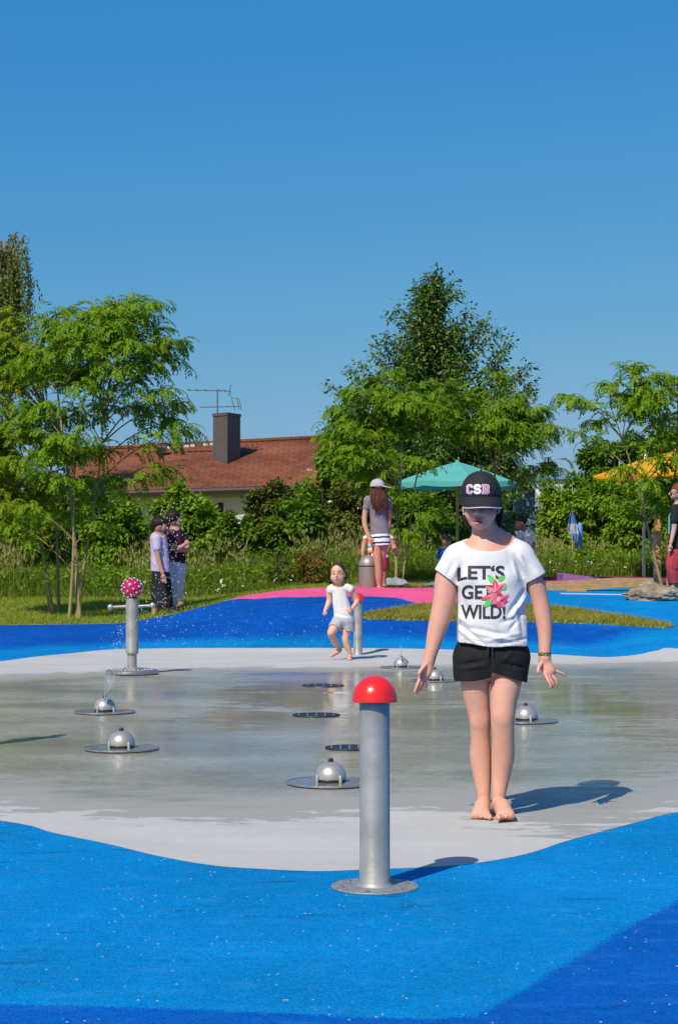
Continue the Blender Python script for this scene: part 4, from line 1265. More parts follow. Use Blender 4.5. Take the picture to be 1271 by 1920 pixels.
# ------------------------------------------------------------------ red-roofed house
def red_house():
    d = 50.0
    t = thing('red_roofed_house', 'long low house with brown-red shingled roof and square dark chimney', 'house', GD(430, d + 2))
    gz = GD(430, d)[2]
    eL, eR = W(130, 922, d), W(640, 907, d + 0.6)
    rL, rR = W(130, 846, d + 4.6), W(640, 820, d + 5.2)
    o = obj('roof', quad_slab([eL, eR, rR, rL], 0.12), 'roof_shingle', t, False)
    bL, bR = eL + [0, 10, 0], eR + [0, 10, 0]
    obj('roof', quad_slab([rL, rR, bR, bL], 0.12), 'roof_shingle', t, False)
    # cross gable at the right, its darker side slope
    a, b_, c, e = W(588, 846, d + 3.2), W(512, 909, d - 0.25), W(700, 915, d - 1.6), W(700, 838, d + 1.6)
    obj('roof', quad_slab([b_, c, e, a], 0.12), 'roof_shingle', t, False)
    # ridge capping and its snow-guard pieces
    rp = [rL + (rR - rL) * f + np.array([0, 0, 0.02]) for f in np.linspace(0, 1, 34)]
    for i in range(33):
        obj('ridge_tile', tube([rp[i], rp[i] + (rp[i + 1] - rp[i]) * 1.04], [0.075, 0.085], 8), 'roof_shingle', t)
    k = d / FPX
    for i in range(9):
        p = W(302 + i * 12, 842 - i * 1.0, d + 3.9)
        obj('ridge_plate', box(p - [0.075, 0.05, 0.012], p + [0.075, 0.05, 0.06]), 'pale_grey_paint' if i % 3 else 'chimney_sheet', t, False)
    sk = W(303, 845, d + 3.7)
    s = obj('skylight', box(sk - [0.16, 0.1, 0.02], sk + [0.16, 0.12, 0.14], 0.02), 'chimney_sheet', t, False)
    obj('pane', box(sk + [-0.12, -0.115, 0.0], sk + [0.12, -0.1, 0.08]), 'dark_glass', s, False)
    obj('gutter', tube([eL + [0, -0.05, -0.09], (eL + eR) / 2 + [0, -0.05, -0.09], eR + [0, -0.05, -0.09]], 0.075, 8), 'gutter', t)
    # walls
    yw = d + 0.75
    xl, xr = eL[0] + 0.3, eR[0] + 1.5
    zt = eL[2] + 0.02
    ops = [(W(405, 0, yw)[0], W(421, 0, yw)[0]), (W(243, 0, yw)[0], W(262, 0, yw)[0]), (W(318, 0, yw)[0], W(336, 0, yw)[0]), (W(478, 0, yw)[0], W(500, 0, yw)[0])]
    zo0, zo1 = zt - 1.25, zt - 0.30
    xs = [xl]
    for a_, b2 in sorted(ops): xs += [a_, b2]
    xs.append(xr)
    parts = [box([xs[i], yw, gz], [xs[i + 1], yw + 0.3, zt]) for i in range(0, len(xs), 2)]
    for a_, b2 in ops:
        parts += [box([a_ - .002, yw + .004, gz], [b2 + .002, yw + 0.29, zo0]), box([a_ - .002, yw + .004, zo1], [b2 + .002, yw + 0.29, zt])]
    obj('wall', join(*parts), 'cream_plaster', t, False)
    obj('rear_wall', box([xl, yw + 8.2, gz], [xr, yw + 8.5, zt]), 'cream_plaster', t, False)
    obj('side_wall', box([xl, yw + 0.3, gz], [xl + 0.3, yw + 8.2, zt]), 'cream_plaster', t, False)
    for a_, b2 in ops:
        w = obj('window', box([a_, yw + 0.16, zo0], [b2, yw + 0.2, zo1]), 'dark_glass', t, False)
        obj('frame', join(box([a_, yw + 0.1, zo0], [a_ + 0.05, yw + 0.158, zo1]), box([b2 - 0.05, yw + 0.1, zo0], [b2, yw + 0.158, zo1])), 'gutter', w, False)
    obj('soffit_band', box([xl, yw - 0.03, zt - 0.16], [xr, yw - 0.003, zt - 0.02]), 'grey_plaster', t, False)
    # chimney seen over its corner
    cx = W(428, 0, d + 2.6); k2 = (d + 2.6) / FPX
    zc0, zc1 = W(0, 856, d + 2.6)[2] - 0.4, W(0, 776, d + 2.6)[2]
    p0 = np.array([W(428, 0, d + 2.5)[0], d + 2.5]); pl = np.array([W(401, 0, d + 2.95)[0], d + 2.95]); pr = np.array([W(452, 0, d + 3.15)[0], d + 3.15])
    p3 = pl + pr - p0
    poly = [p0, pr, p3, pl]
    V = np.array([[*q, zc0] for q in poly] + [[*q, zc1] for q in poly])
    ch = obj('chimney', (V, [[3, 2, 1, 0], [4, 5, 6, 7], [0, 1, 5, 4], [1, 2, 6, 5], [2, 3, 7, 6], [3, 0, 4, 7]]), 'chimney_sheet', t, False)
    cc = (p0 + p3) / 2
    V2 = np.array([[*(cc + (q - cc) * 1.06), zc1 - 0.05] for q in poly] + [[*(cc + (q - cc) * 1.06), zc1 + 0.035] for q in poly])
    obj('chimney_cap', (V2, [[3, 2, 1, 0], [4, 5, 6, 7], [0, 1, 5, 4], [1, 2, 6, 5], [2, 3, 7, 6], [3, 0, 4, 7]]), 'chimney_sheet', ch, False)
    # seam strip over the lit face
    m0, m1 = (p0 * 0.96 + pl * .04), (p0 * .04 + pl * .96)
    nrm = np.array([-(pl - p0)[1], (pl - p0)[0]]); nrm /= np.linalg.norm(nrm); nrm = nrm if nrm[1] < 0 else -nrm
    obj('seam', tube([[*(m0 + nrm * 0.008), zc0 + 0.6], [*(m1 + nrm * 0.008), zc1 - 0.15]], 0.012, 5), 'chimney_sheet', ch)
    # aerial
    ae = thing('antenna', 'thin television aerial with two long booms standing on the dark chimney', 'antenna', [*cc, zc1 + 0.035])
    da = float(cc[1])
    top, bot = W(408, 730, da), W(408, 774, da)
    bot[2] = zc1 + 0.036
    obj('mast', tube([bot, top], 0.02, 6), 'antenna_metal', ae)
    b1 = [W(351, 731, da), W(432, 733, da)]; b2 = [W(375, 763.5, da), W(447, 762, da)]
    for bb, els in ((b1, [(355, 8), (372, 9), (390, 9), (420, 10), (430, 12)]), (b2, [(380, 5), (392, 5), (404, 5), (416, 5), (428, 5), (440, 5)])):
        o = obj('boom', tube(bb, 0.016, 6), 'antenna_metal', ae)
        for ex, hh in els:
            c = bb[0] + (bb[1] - bb[0]) * ((ex - 351) / 90 if bb is b1 else (ex - 375) / 72)
            obj('element', tube([c + [0, -hh * 0.05, -0.01], c + [0, hh * 0.05, 0.01]], 0.009, 5), 'antenna_metal', o)
    o = obj('reflector', join(tube([W(433, 722, da), W(429, 743, da)], 0.012, 5), tube([W(434, 745, da), W(441, 770, da)], 0.010, 5), tube([W(444, 746, da), W(449, 768, da)], 0.010, 5), tube([W(449, 748, da), W(453, 770, da)], 0.010, 5),
                              tube([W(432, 733, da), W(434, 746, da), W(449, 748, da)], 0.008, 5), tube([W(438, 762, da), W(453, 761.5, da)], 0.008, 5)), 'antenna_metal', ae)
red_house()

def blue_house():
    d = 47.0
    t = thing('blue_house', 'grey-blue house wall with white bargeboard and white-framed window behind the teal parasol', 'house', GD(925, d))
    gz = GD(925, d)[2]
    xl, xr = W(835, 0, d)[0], W(1000, 0, d)[0]
    ez = W(0, 915, d)[2]; apx = W(918, 795, d)
    wx0, wx1, wz0, wz1 = W(938, 0, d)[0], W(962, 0, d)[0], W(0, 960, d)[2], W(0, 905, d)[2]
    # gable wall with a real opening: pieces around the window
    def gz_at(x):
        return float(np.interp(x, [xl, apx[0], xr], [ez, apx[2], ez]))
    def piece(x0, x1, zb):
        xs = sorted({x0, x1} | ({apx[0]} if x0 < apx[0] < x1 else set()))
        poly = [[x0, d, zb], [x1, d, zb]] + [[x, d, gz_at(x)] for x in reversed(xs)]
        return prism(poly, 0, 0.3)
    obj('wall', join(piece(xl, wx0, gz), piece(wx1, xr, gz), piece(wx0, wx1, wz1), prism([[wx0, d, gz], [wx1, d, gz], [wx1, d, wz0], [wx0, d, wz0]], 0, 0.3)), 'blue_plaster', t, False)
    obj('side_wall', box([xr - 0.3, d + 0.302, gz], [xr - 0.002, d + 9, ez]), 'blue_plaster', t, False)
    w = obj('window', box([wx0, d + 0.14, wz0], [wx1, d + 0.16, wz1]), 'dark_glass', t, False)
    fr = 0.045
    obj('frame', join(box([wx0, d - 0.02, wz0], [wx0 + fr, d + 0.12, wz1]), box([wx1 - fr, d - 0.02, wz0], [wx1, d + 0.12, wz1]), box([wx0 + fr + .001, d - 0.018, wz0], [wx1 - fr - .001, d + 0.118, wz0 + fr]),
                      box([wx0 + fr + .001, d - 0.018, wz1 - fr], [wx1 - fr - .001, d + 0.118, wz1]), box([wx0 + fr + .001, d - 0.012, (wz0 + wz1) / 2 - .02], [wx1 - fr - .001, d + 0.11, (wz0 + wz1) / 2 + .02])), 'white_paint', w, False)
    eR = W(1014, 916, d - 0.35); eL = W(822, 916, d - 0.35); ap = apx + np.array([0, -0.35, 0.12])
    for e in (eR, eL):
        back = np.array([0, 9.6, 0])
        obj('roof', quad_slab([e, ap, ap + back, e + back], 0.09), 'gutter', t, False)
        bb = [e + [0, -0.03, -0.02], ap + [0, -0.03, -0.02], ap + [0, -0.03, -0.30], e + [0, -0.03, -0.30]]
        obj('bargeboard', prism(bb, -0.03, 0.028), 'white_paint', t, False)
blue_house()

def far_hall():
    d = 95.0
    t = thing('distant_hall', 'distant flat building with pale blue roof edge over the lime shrub', 'building', GD(1065, d))
    a, b_ = W(1018, 0, d), W(1120, 0, d); gz = GD(1065, d)[2]
    z1, z0 = W(0, 889, d)[2], W(0, 899, d)[2]
    obj('wall', box([a[0], d, gz], [b_[0], d + 12, z0]), 'grey_plaster', t, False)
    obj('roof_edge', box([a[0] - .2, d - .2, z0 + .002], [b_[0] + .2, d + 12.2, z1]), 'blue_sheet', t, False)
far_hall()

# ------------------------------------------------------------------ parasols
def parasol(name, label, px, d, rim_py, top_py, halfw, canvas, pole_mat, n=8, rot=0.2, edge=0.16):
    base = GD(px, d)
    t = thing(name, label, 'parasol', base)
    c = W(px, rim_py, d); top = W(px, top_py, d); R = halfw * d / FPX
    a = np.arange(n) * 2 * math.pi / n + rot
    V = []; Fc = []; rings = 7
    for i in range(rings + 1):
        f = i / rings
        for j in range(n * 6):
            s = j / 6; j0 = int(s) % n; fr = s - int(s)
            p = np.array([math.cos(a[j0]), math.sin(a[j0])]) * (1 - fr) + np.array([math.cos(a[(j0 + 1) % n]), math.sin(a[(j0 + 1) % n])]) * fr
            sag = 0.05 * math.sin(math.pi * fr) * f
            z = top[2] + (c[2] - top[2]) * (f ** 1.15) - sag * 0.6
            V.append([c[0] + p[0] * R * max(f, 0.01), d + p[1] * R * max(f, 0.01), z])
    m = n * 6
    for i in range(rings):
        for j in range(m):
            k = (j + 1) % m
            Fc.append([i * m + j, (i + 1) * m + j, (i + 1) * m + k, i * m + k])
    cn = obj('canopy', (V, Fc), canvas, t, True, 20)
    # hanging hem
    H_ = [np.array(V[rings * m + j]) for j in range(m)]
    V2 = H_ + [h - np.array([0, 0, edge]) for h in H_]
    obj('valance', (V2, [[j, m + j, m + (j + 1) % m, (j + 1) % m] for j in range(m)]), canvas, cn, True, 20)
    capv = sphere(top + [0, 0, 0.0], [0.05, 0.05, 0.045], 10, 6)
    obj('finial', capv, canvas, t)
    obj('pole', tube([base, top - [0, 0, 0.03]], 0.035, 10), pole_mat, t)
    hub = top[2] - 0.55
    obj('hub', lathe([(0.06, hub - 0.06), (0.075, hub - 0.04), (0.075, hub + 0.04), (0.05, hub + 0.06)], 12, (base[0], base[1], 0)), pole_mat, t)
    for j in range(n):
        e = np.array([c[0] + math.cos(a[j]) * R * 0.985, d + math.sin(a[j]) * R * 0.985, c[2] - 0.025])
        mid = top * 0.45 + e * 0.55 - [0, 0, 0.03]
        obj('rib', tube([top - [0, 0, 0.06], mid, e], 0.014, 5), pole_mat, t)
        obj('strut', tube([[base[0], base[1], hub], mid - [0, 0, 0.01]], 0.016, 5), pole_mat, t)
    return t
parasol('parasol', 'large open teal parasol on a pole behind the girl in the black cap', 857, 37.0, 904, 866, 115, 'teal_canvas', 'light_wood', 8, 0.15, 0.11)
parasol('parasol', 'large open yellow-orange parasol at the right picture edge', 1264, 33.0, 893, 846, 154, 'yellow_canvas', 'light_wood', 8, 0.05, 0.03)

# ------------------------------------------------------------------ splash-pad fittings
def hemi_prof(r, z0, n=10, zs=1.0):
    return [(r * math.cos(a), z0 + r * zs * math.sin(a)) for a in np.linspace(0, math.pi / 2, n)]

def mushroom_post(label, loc, group):
    t = thing('mushroom_post', label, 'post', loc, group)
    Z = 0
    bp = obj('base_plate', lathe([(0.150, 0.0), (0.152, 0.002), (0.150, 0.0045), (0.06, 0.0055)], 48), 'gritty_plate', t, world_co=False)
    for k in range(6):
        a = k * math.pi / 3 + 0.3
        obj('bolt', lathe([(0.008, 0.005), (0.008, 0.009), (0.004, 0.011)], 8, (0.12 * math.cos(a), 0.12 * math.sin(a), 0)), 'plate_rim', bp, world_co=False)
    obj('tube', lathe([(0.062, 0.0056), (0.058, 0.010), (0.0525, 0.018), (0.0525, 0.645), (0.02, 0.66)], 40), 'galvanised', t, world_co=False)
    cap = [(0.045, 0.640), (0.074, 0.638), (0.0785, 0.641), (0.0785, 0.648)] + [(0.0765 * math.cos(a), 0.650 + 0.079 * math.sin(a)) for a in np.linspace(0.06, math.pi / 2, 14)]
    obj('cap', lathe(cap, 48), 'red_plastic', t, world_co=False)
    return t
LG = G(702.5, 1663)
mushroom_post('tall grey post with glossy red dome cap on the blue rubber, nearest of the two', LG, 'red-capped posts')
p2_ = W(671, 1212, 20.75); p2_[2] = float(H(p2_[0], p2_[1])) - 0.005
far_post = mushroom_post('grey post with red dome cap standing behind the running toddler', p2_, 'red-capped posts')
far_post.scale = (1, 1, 1)

def dome_jet(label, loc, group):
    t = thing('spray_dome', label, 'water jet', loc, group)
    obj('plate', lathe([(0.214, 0.003), (0.214, 0.008), (0.1, 0.0085)], 56), 'wet_plate', t, world_co=False)
    obj('rim', lathe([(0.2145, 0.002), (0.222, 0.003), (0.2232, 0.007), (0.219, 0.0115), (0.2145, 0.0105), (0.2142, 0.004)], 56), 'plate_rim', t, world_co=False)
    obj('collar', lathe([(0.074, 0.0086), (0.074, 0.0215), (0.05, 0.022)], 40), 'dark_metal', t, world_co=False)
    dm = obj('dome', lathe([(0.05, 0.0225), (0.0775, 0.0235), (0.079, 0.027)] + hemi_prof(0.079, 0.034, 12, 0.96), 44), 'satin_steel', t, world_co=False)
    obj('nozzle', lathe([(0.014, 0.110), (0.014, 0.120), (0.010, 0.123), (0.009, 0.127), (0.004, 0.127)], 14), 'dark_metal', dm, world_co=False)
    for k in range(4):
        a = k * math.pi / 2 - 0.95
        obj('lug', lathe([(0.009, 0.0086), (0.008, 0.042), (0.006, 0.046), (0.002, 0.047)], 10, (0.0835 * math.cos(a), 0.0835 * math.sin(a), 0)), 'satin_steel', t, world_co=False)
    return t
DJ = [((620, 1471), 'closed grey spray dome on a round plate partly hidden by the nearest red-capped post'),
      ((228, 1406), 'grey spray dome on a round plate, lower one of the two at the left'),
      ((197, 1337), 'grey spray dome spraying water below the pink-topped spinner'),
      ((985, 1354), 'grey spray dome half hidden behind the bare legs of the girl in the black cap'),
      ((815, 1278), 'grey spray dome beside the right hand of the girl in the black cap'),
      ((752, 1253), 'small distant grey spray dome with a thin jet, right of the toddler')]
first = None
for i, (p, lb) in enumerate(DJ):
    g = G(*p)
    if first is None:
        first = dome_jet(lb, g + [0, 0, 0.004], 'spray domes on the wet basin'); o = first
    else:
        o = copy_tree(first); o.location = tuple(g + [0, 0, 0.004]); o['label'] = lb
        o.rotation_euler = (0, 0, 0.35 * (i % 3) - 0.3)

def drain(label, px, py, r, loc=None):
    g = G(px, py)
    t = thing('drain_grate', label, 'drain', g + [0, 0, 0.003], 'round drains in the basin')
    obj('pit', lathe([(r * 0.97, 0.0), (r * 0.97, 0.003), (r * 0.5, 0.003)], 40), 'pit_dark', t, world_co=False)
    obj('ring', lathe([(r * 0.93, 0.0035), (r * 0.93, 0.008), (r, 0.0075), (r * 1.01, 0.002)], 44), 'dark_metal', t, world_co=False)
    nb = 15
    for k in range(nb):
        x = -r * 0.86 + 1.72 * r * k / (nb - 1)
        hl = math.sqrt(max(0.0001, (r * 0.92) ** 2 - x * x))
        obj('bar', box([x - 0.0045, -hl, 0.0035], [x + 0.0045, hl, 0.008]), 'plate_rim' if k % 3 == 1 else 'dark_metal', t, False, world_co=False)
    return t
drain('round dark drain grate nearest the red-capped post, just beyond the closed dome', 655, 1404, 0.145)
drain('round dark drain grate in the middle of the basin, second beyond the red-capped post', 593, 1342, 0.170)
drain('round dark drain grate farthest back, in the reflections below the toddler', 606, 1287, 0.185)

def spinner():
    g = G(248, 1265)
    t = thing('water_spinner', 'grey spinner post with pink studded ball and two handlebars, spraying water', 'water toy', g + [0, 0, 0.004])
    bp = obj('base_plate', lathe([(0.235, 0.0), (0.252, 0.010), (0.256, 0.026), (0.245, 0.042), (0.225, 0.048), (0.08, 0.050)], 56), 'plate_rim', t, world_co=False)
    for r, n in ((0.13, 18), (0.165, 24), (0.2, 30)):
        for k in range(n):
            a = 2 * math.pi * k / n + r * 9
            obj('tread_stud', lathe([(0.009, 0.047), (0.007, 0.053), (0.002, 0.0545)], 6, (r * math.cos(a), r * math.sin(a), 0)), 'satin_steel', bp, world_co=False)
    obj('flange', lathe([(0.082, 0.0505), (0.082, 0.060), (0.048, 0.064)], 30), 'satin_steel', t, world_co=False)
    for k in range(6):
        a = k * math.pi / 3
        obj('flange_bolt', lathe([(0.009, 0.060), (0.009, 0.072), (0.004, 0.074)], 6, (0.068 * math.cos(a), 0.068 * math.sin(a), 0)), 'satin_steel', t, world_co=False)
    obj('lower_tube', lathe([(0.046, 0.0642), (0.046, 0.205)], 30), 'satin_steel', t, world_co=False)
    obj('upper_tube', lathe([(0.046, 0.2), (0.063, 0.202), (0.064, 0.212), (0.061, 0.218), (0.061, 0.735), (0.04, 0.742)], 36), 'galvanised', t, world_co=False)
    ball = obj('ball', sphere((0, 0, 0.832), 0.103, 32, 20), 'magenta_plastic', t, world_co=False)
    me = None; ga = math.pi * (3 - math.sqrt(5))
    for k in range(46):
        z = 1 - 2 * (k + 0.5) / 46
        r = math.sqrt(1 - z * z)
        p = np.array([r * math.cos(ga * k), r * math.sin(ga * k), z]) * 0.103
        if me is None:
            me = me_from('stud', *sphere((0, 0, 0), 0.0125, 8, 6)); me.materials.append(MATS['satin_steel'])
        o = obj('stud', me, None, ball, world_co=False); o.location = tuple(p + np.array([0, 0, 0.832]))
    for s, zz, ln in ((-1, 0.652, 0.198), (1, 0.668, 0.187)):
        a = np.array([s * 0.055, 0, 0.658]); e = np.array([s * ln, -0.01, zz])
        h = obj('handle', tube([a, e], [0.0165, 0.013], 12), 'galvanised', t, world_co=False)
        obj('knob', sphere(e + [s * 0.012, 0, 0], 0.030, 16, 10), 'satin_steel', h, world_co=False)
    return t
spinner()

def dome_bin():
    d = 26.4
    g = W(691, 1106, d); g[2] = float(H(g[0], d))
    k = d / FPX
    r = 18.5 * k; hz = W(0, 1063, d)[2] - g[2]; top = W(0, 1041, d)[2] - g[2]
    t = thing('domed_bin', 'grey metal cylinder with domed lid standing on the pink rubber ridge', 'bin', g)
    obj('body', lathe([(r * 0.98, 0), (r, 0.01), (r, hz), (r * 0.9, hz + 0.004)], 36), 'bin_metal', t, world_co=False)
    obj('seam', lathe([(r * 0.9, hz + 0.0045), (r * 0.97, hz + 0.006), (r * 0.97, hz + 0.014), (r * 0.9, hz + 0.016)], 36), 'dark_metal', t, world_co=False)
    obj('lid', lathe([(r * 0.9, hz + 0.0165), (r, hz + 0.018), (r, hz + 0.03)] + [(r * math.cos(a), hz + 0.03 + (top - hz - 0.03) * math.sin(a)) for a in np.linspace(0.05, math.pi / 2, 12)], 36), 'bin_metal', t, world_co=False)
    obj('lid_knob', tube([[0.02, -0.02, top - 0.004], [0.02, -0.02, top + 0.035]], 0.012, 8), 'dark_metal', t, world_co=False)
dome_bin()

# ------------------------------------------------------------------ right-hand play yard
def right_yard():
    d = 28.6
    a, b_ = W(1026, 1100, d), W(1222, 1091, d - 0.2)
    t = thing('timber_beam', 'long squared brown timber beam lying beside the boulder', 'beam', [a[0], a[1], a[2] - 0.1])
    V, F = tube([a, a * 0.6 + b_ * 0.4 + [0, 0, 0.004], b_], [0.115, 0.112, 0.085], 4)
    # square section turned flat
    V = []
    for p, hw in ((a, 0.085), (a * 0.66 + b_ * 0.34, 0.083), (a * 0.33 + b_ * 0.67 + [0, 0, 0.015], 0.078), (b_, 0.06)):
        for sy, sz in ((-1, -1), (1, -1), (1, 1), (-1, 1)):
            V.append([p[0], p[1] + sy * 0.11, p[2] + sz * hw])
    F = [[0, 1, 2, 3], [15, 14, 13, 12]] + [[i * 4 + j, i * 4 + (j + 1) % 4 + 0, (i + 1) * 4 + (j + 1) % 4, (i + 1) * 4 + j] for i in range(3) for j in range(4)]
    obj('beam', (V, F), 'beam_wood', t, False)
    e = a + [-0.004, 0, 0]
    obj('end_grain', box([e[0] - 0.02, e[1] - 0.1, e[2] - 0.078], [e[0] + 0.002, e[1] + 0.1, e[2] + 0.078]), 'light_wood', t, False)
    d2 = 28.2
    p, q = W(1060, 1113, d2), W(1097, 1104, d2)
    t = thing('wood_block', 'short orange-brown wooden block under the front of the timber beam', 'block', [(p[0] + q[0]) / 2, d2, p[2]])
    obj('block', box([p[0], d2 - 0.12, p[2] - 0.06], [q[0], d2 + 0.12, q[2]], 0.008), 'post_wood', t, False)
    # white edging and blue pad behind it
    e0, e1 = W(1050, 1113.5, 26.6), W(1172, 1114.5, 26.3)
    zz = float(H(2.9, 27.3))
    V = []
    for pp in (e0, e1):
        z = float(H(pp[0], pp[1]))
        for dy, dz in ((-0.05, -0.03), (0.05, -0.03), (0.05, 0.014), (-0.05, 0.014)):
            V.append([pp[0], pp[1] + dy, z + dz])
    o = obj('kerb_strip', (V, [[3, 2, 1, 0], [4, 5, 6, 7], [0, 1, 5, 4], [1, 2, 6, 5], [2, 3, 7, 6], [3, 0, 4, 7]]), 'pale_grey_paint', None, False); tag(o, kind='structure')
    d3 = 30.6
    P = [W(1055, 1094, d3), W(1152, 1093, d3), W(1152, 1089, d3), W(1120, 1083, d3), W(1058, 1075, d3), W(1055, 1076, d3)]
    t = thing('purple_ramp', 'flat purple wedge-shaped board lying behind the timber beam', 'ramp', [P[0][0], d3, P[0][2]])
    obj('side', prism(P, 0, 0.9), 'purple_board', t, False)
    # boulder
    d4 = float(G(1226, 1124)[1]); k = d4 / FPX
    c = W(1228, 1108, d4)
    t = thing('boulder', 'weathered grey-brown boulder at the right picture edge, in front of the beam', 'rock', [c[0], d4, float(H(c[0], d4))])
    bm = bmesh.new(); bmesh.ops.create_icosphere(bm, subdivisions=5, radius=1)
    rng = np.random.default_rng(71)
    P = np.array([v.co[:] for v in bm.verts])
    F = [[v.index for v in f.verts] for f in bm.faces]; bm.free()
    pl = unit(34, rng); dist = rng.uniform(0.6, 0.98, 34)
    s = np.min(np.where(P @ pl.T > 0.05, dist / np.maximum(P @ pl.T, 0.05), 9), 1)
    P = P * np.minimum(s, 1.05)[:, None]
    for fr, am in ((3, .05), (7, .05), (15, .03), (31, .014)):
        ph = rng.uniform(0, 6, 3); P = P * (1 + am * np.sin(fr * P[:, 0] + ph[0] + 2 * np.sin(fr * .7 * P[:, 2])) * np.sin(fr * P[:, 1] + ph[1]) + am * .7 * np.sin(fr * 1.3 * P[:, 2] + ph[2] + fr * P[:, 0] * .4))[:, None]
    P = P * np.array([64 * k, 0.40, 27 * k]) + c + [0, 0, -0.03]
    P[:, 2] += 0.05 * np.clip((c[0] - 0.1 - P[:, 0]) / 0.3, -0.6, 0.5) * (P[:, 2] > c[2])
    obj('stone', (P, F), 'rock', t, True, 28)
    # wooden post and thin steel pole
    d5 = 30.0
    p, q = W(1232, 1096, d5), W(1232, 964, d5)
    g = GD(1232, d5)
    t = thing('wooden_post', 'square orange-brown wooden post at the right picture edge, left of the walking woman', 'post', g)
    k5 = d5 / FPX
    obj('shaft', box([g[0] - 5.6 * k5, d5 - 0.05, g[2] - 0.05], [g[0] + 5.6 * k5, d5 + 0.05, q[2]], 0.006), 'post_wood', t, False)
    obj('steel_bracket', box([g[0] - 8.2 * k5, d5 - 0.03, g[2] - 0.05], [g[0] - 5.8 * k5, d5 + 0.03, g[2] + 0.95]), 'plate_rim', t, False)
    d6 = 30.4
    g = GD(1207, d6); q = W(1207, 908, d6)
    t = thing('steel_pole', 'thin upright steel pole just left of the wooden post', 'pole', g)
    obj('tube', tube([g - [0, 0, .03], q], 0.018, 10), 'satin_steel', t)
    obj('foot', lathe([(0.07, 0), (0.07, 0.012), (0.02, 0.014)], 16, (0, 0, 0)), 'plate_rim', t, world_co=False)
    # arched white pole with red tip above the parasol
    d7 = 34.4
    g = GD(1206, d7)
    t = thing('arched_pole', 'curved white pole with red tip arching above the yellow parasol among leaves', 'pole', g)
    P = catmull([g, W(1206, 1000, d7), W(1205, 900, d7), W(1207, 866, d7), W(1213, 848, d7), W(1222, 838, d7)], 6)
    obj('tube', tube(P, 0.03, 8), 'white_paint', t)
    obj('tip', sphere(W(1217, 834, d7), [0.05, 0.05, 0.06], 12, 8), 'red_plastic', t)
    obj('tip', sphere(W(1243, 836, d7), [0.07, 0.05, 0.09], 12, 8), 'red_plastic', t)
    obj('crossbar', tube([W(1222, 838, d7), W(1243, 838, d7)], 0.018, 6), 'white_paint', t)
right_yard()

def hanging_cloth():
    d = 36.2
    t = thing('beach_cloth', 'light blue and white pointed cloth hanging in front of the hedge', 'flag', GD(1073, d))
    rows = [(957, 1070, 1072), (966, 1067, 1076), (980, 1064, 1080), (994, 1062, 1083), (1003, 1067, 1084), (1012, 1073, 1083), (1018, 1077, 1081)]
    def strip(r, zoff=0.0):
        V = []; n = 9
        for py, xa, xb in r:
            for i in range(n):
                f = i / (n - 1)
                V.append(W(xa + (xb - xa) * f, py, d + 0.07 * math.sin(f * 9 + py * 0.05) + 0.10 * math.cos(f * 3.1)))
        V = np.array(V); B = V + [0, 0.012, 0]; m = len(V)
        F = []
        for i in range(len(r) - 1):
            for j in range(n - 1):
                q = [i * n + j, i * n + j + 1, (i + 1) * n + j + 1, (i + 1) * n + j]
                F += [q[::-1], [x + m for x in q]]
        return np.concatenate([V, B]), F
    obj('top_panel', strip(rows[:3] + [(982, 1064, 1081)]), 'flag_blue', t)
    obj('middle_panel', strip([(982, 1064, 1081), (994, 1062, 1083), (1001, 1066, 1084)]), 'flag_white', t)
    obj('lower_panel', strip([(1001, 1066, 1084), (1010, 1072, 1083), (1018, 1077, 1081)]), 'flag_blue', t)
    obj('stick', tube([GD(1073, d + 0.08), W(1071, 957, d + 0.08)], 0.012, 6), 'light_wood', t)
    t2 = thing('drying_towel', 'pale blue towel bundled low against the hedge beside the pointed cloth', 'towel', GD(1085, 36.6))
    V, F = sphere((0, 0, 0), 1, 20, 14)
    V = V * (1 + 0.16 * np.sin(5 * V[:, :1] + 3 * V[:, 2:3]) * np.cos(4 * V[:, 2:3]))
    obj('cloth', (V * np.array([0.10, 0.08, 0.30]) + W(1084, 1008, 36.6), F), 'flag_blue', t2)
    obj('stick', tube([GD(1085, 36.6), W(1085, 1010, 36.6)], 0.012, 6), 'light_wood', t2)
hanging_cloth()

def lumps():
    rng = np.random.default_rng(81)
    for name, lb, cx, cy, d, hw, hh, mt in (('grey_towel', 'crumpled grey towel on the ground at the foot of the slim tree', 742, 1092, 28.0, 24, 9, 'grey_cloth'),
                                             ('green_towel', 'small flat grey-green towel lying left of the girl in the black cap', 812, 1095, 28.3, 18, 3.5, 'green_cloth')):
        k = d / FPX
        n = 40; V = []; F = []
        g = GD(cx, d)
        for i in range(n):
            for j in range(16):
                u, v = i / (n - 1) * 2 - 1, j / 15 * 2 - 1
                e = max(0, 1 - u * u) ** 0.5 * max(0, 1 - v * v) ** 0.5
                z = e * hh * 2 * k * (0.55 + 0.22 * math.sin(u * 5 + v * 3) + 0.10 * math.sin(u * 11 + 1 + v * 4) + 0.5 * max(0, -u) * (cx < 760))
                V.append([g[0] + u * hw * k, d + v * 0.3, float(H(g[0], d)) + 0.025 + max(z, 0)])
        for i in range(n - 1):
            for j in range(15):
                F.append([i * 16 + j, (i + 1) * 16 + j, (i + 1) * 16 + j + 1, i * 16 + j + 1])
        t = thing(name, lb, 'towel', g)
        obj('cloth', (V, F), mt, t)
lumps()

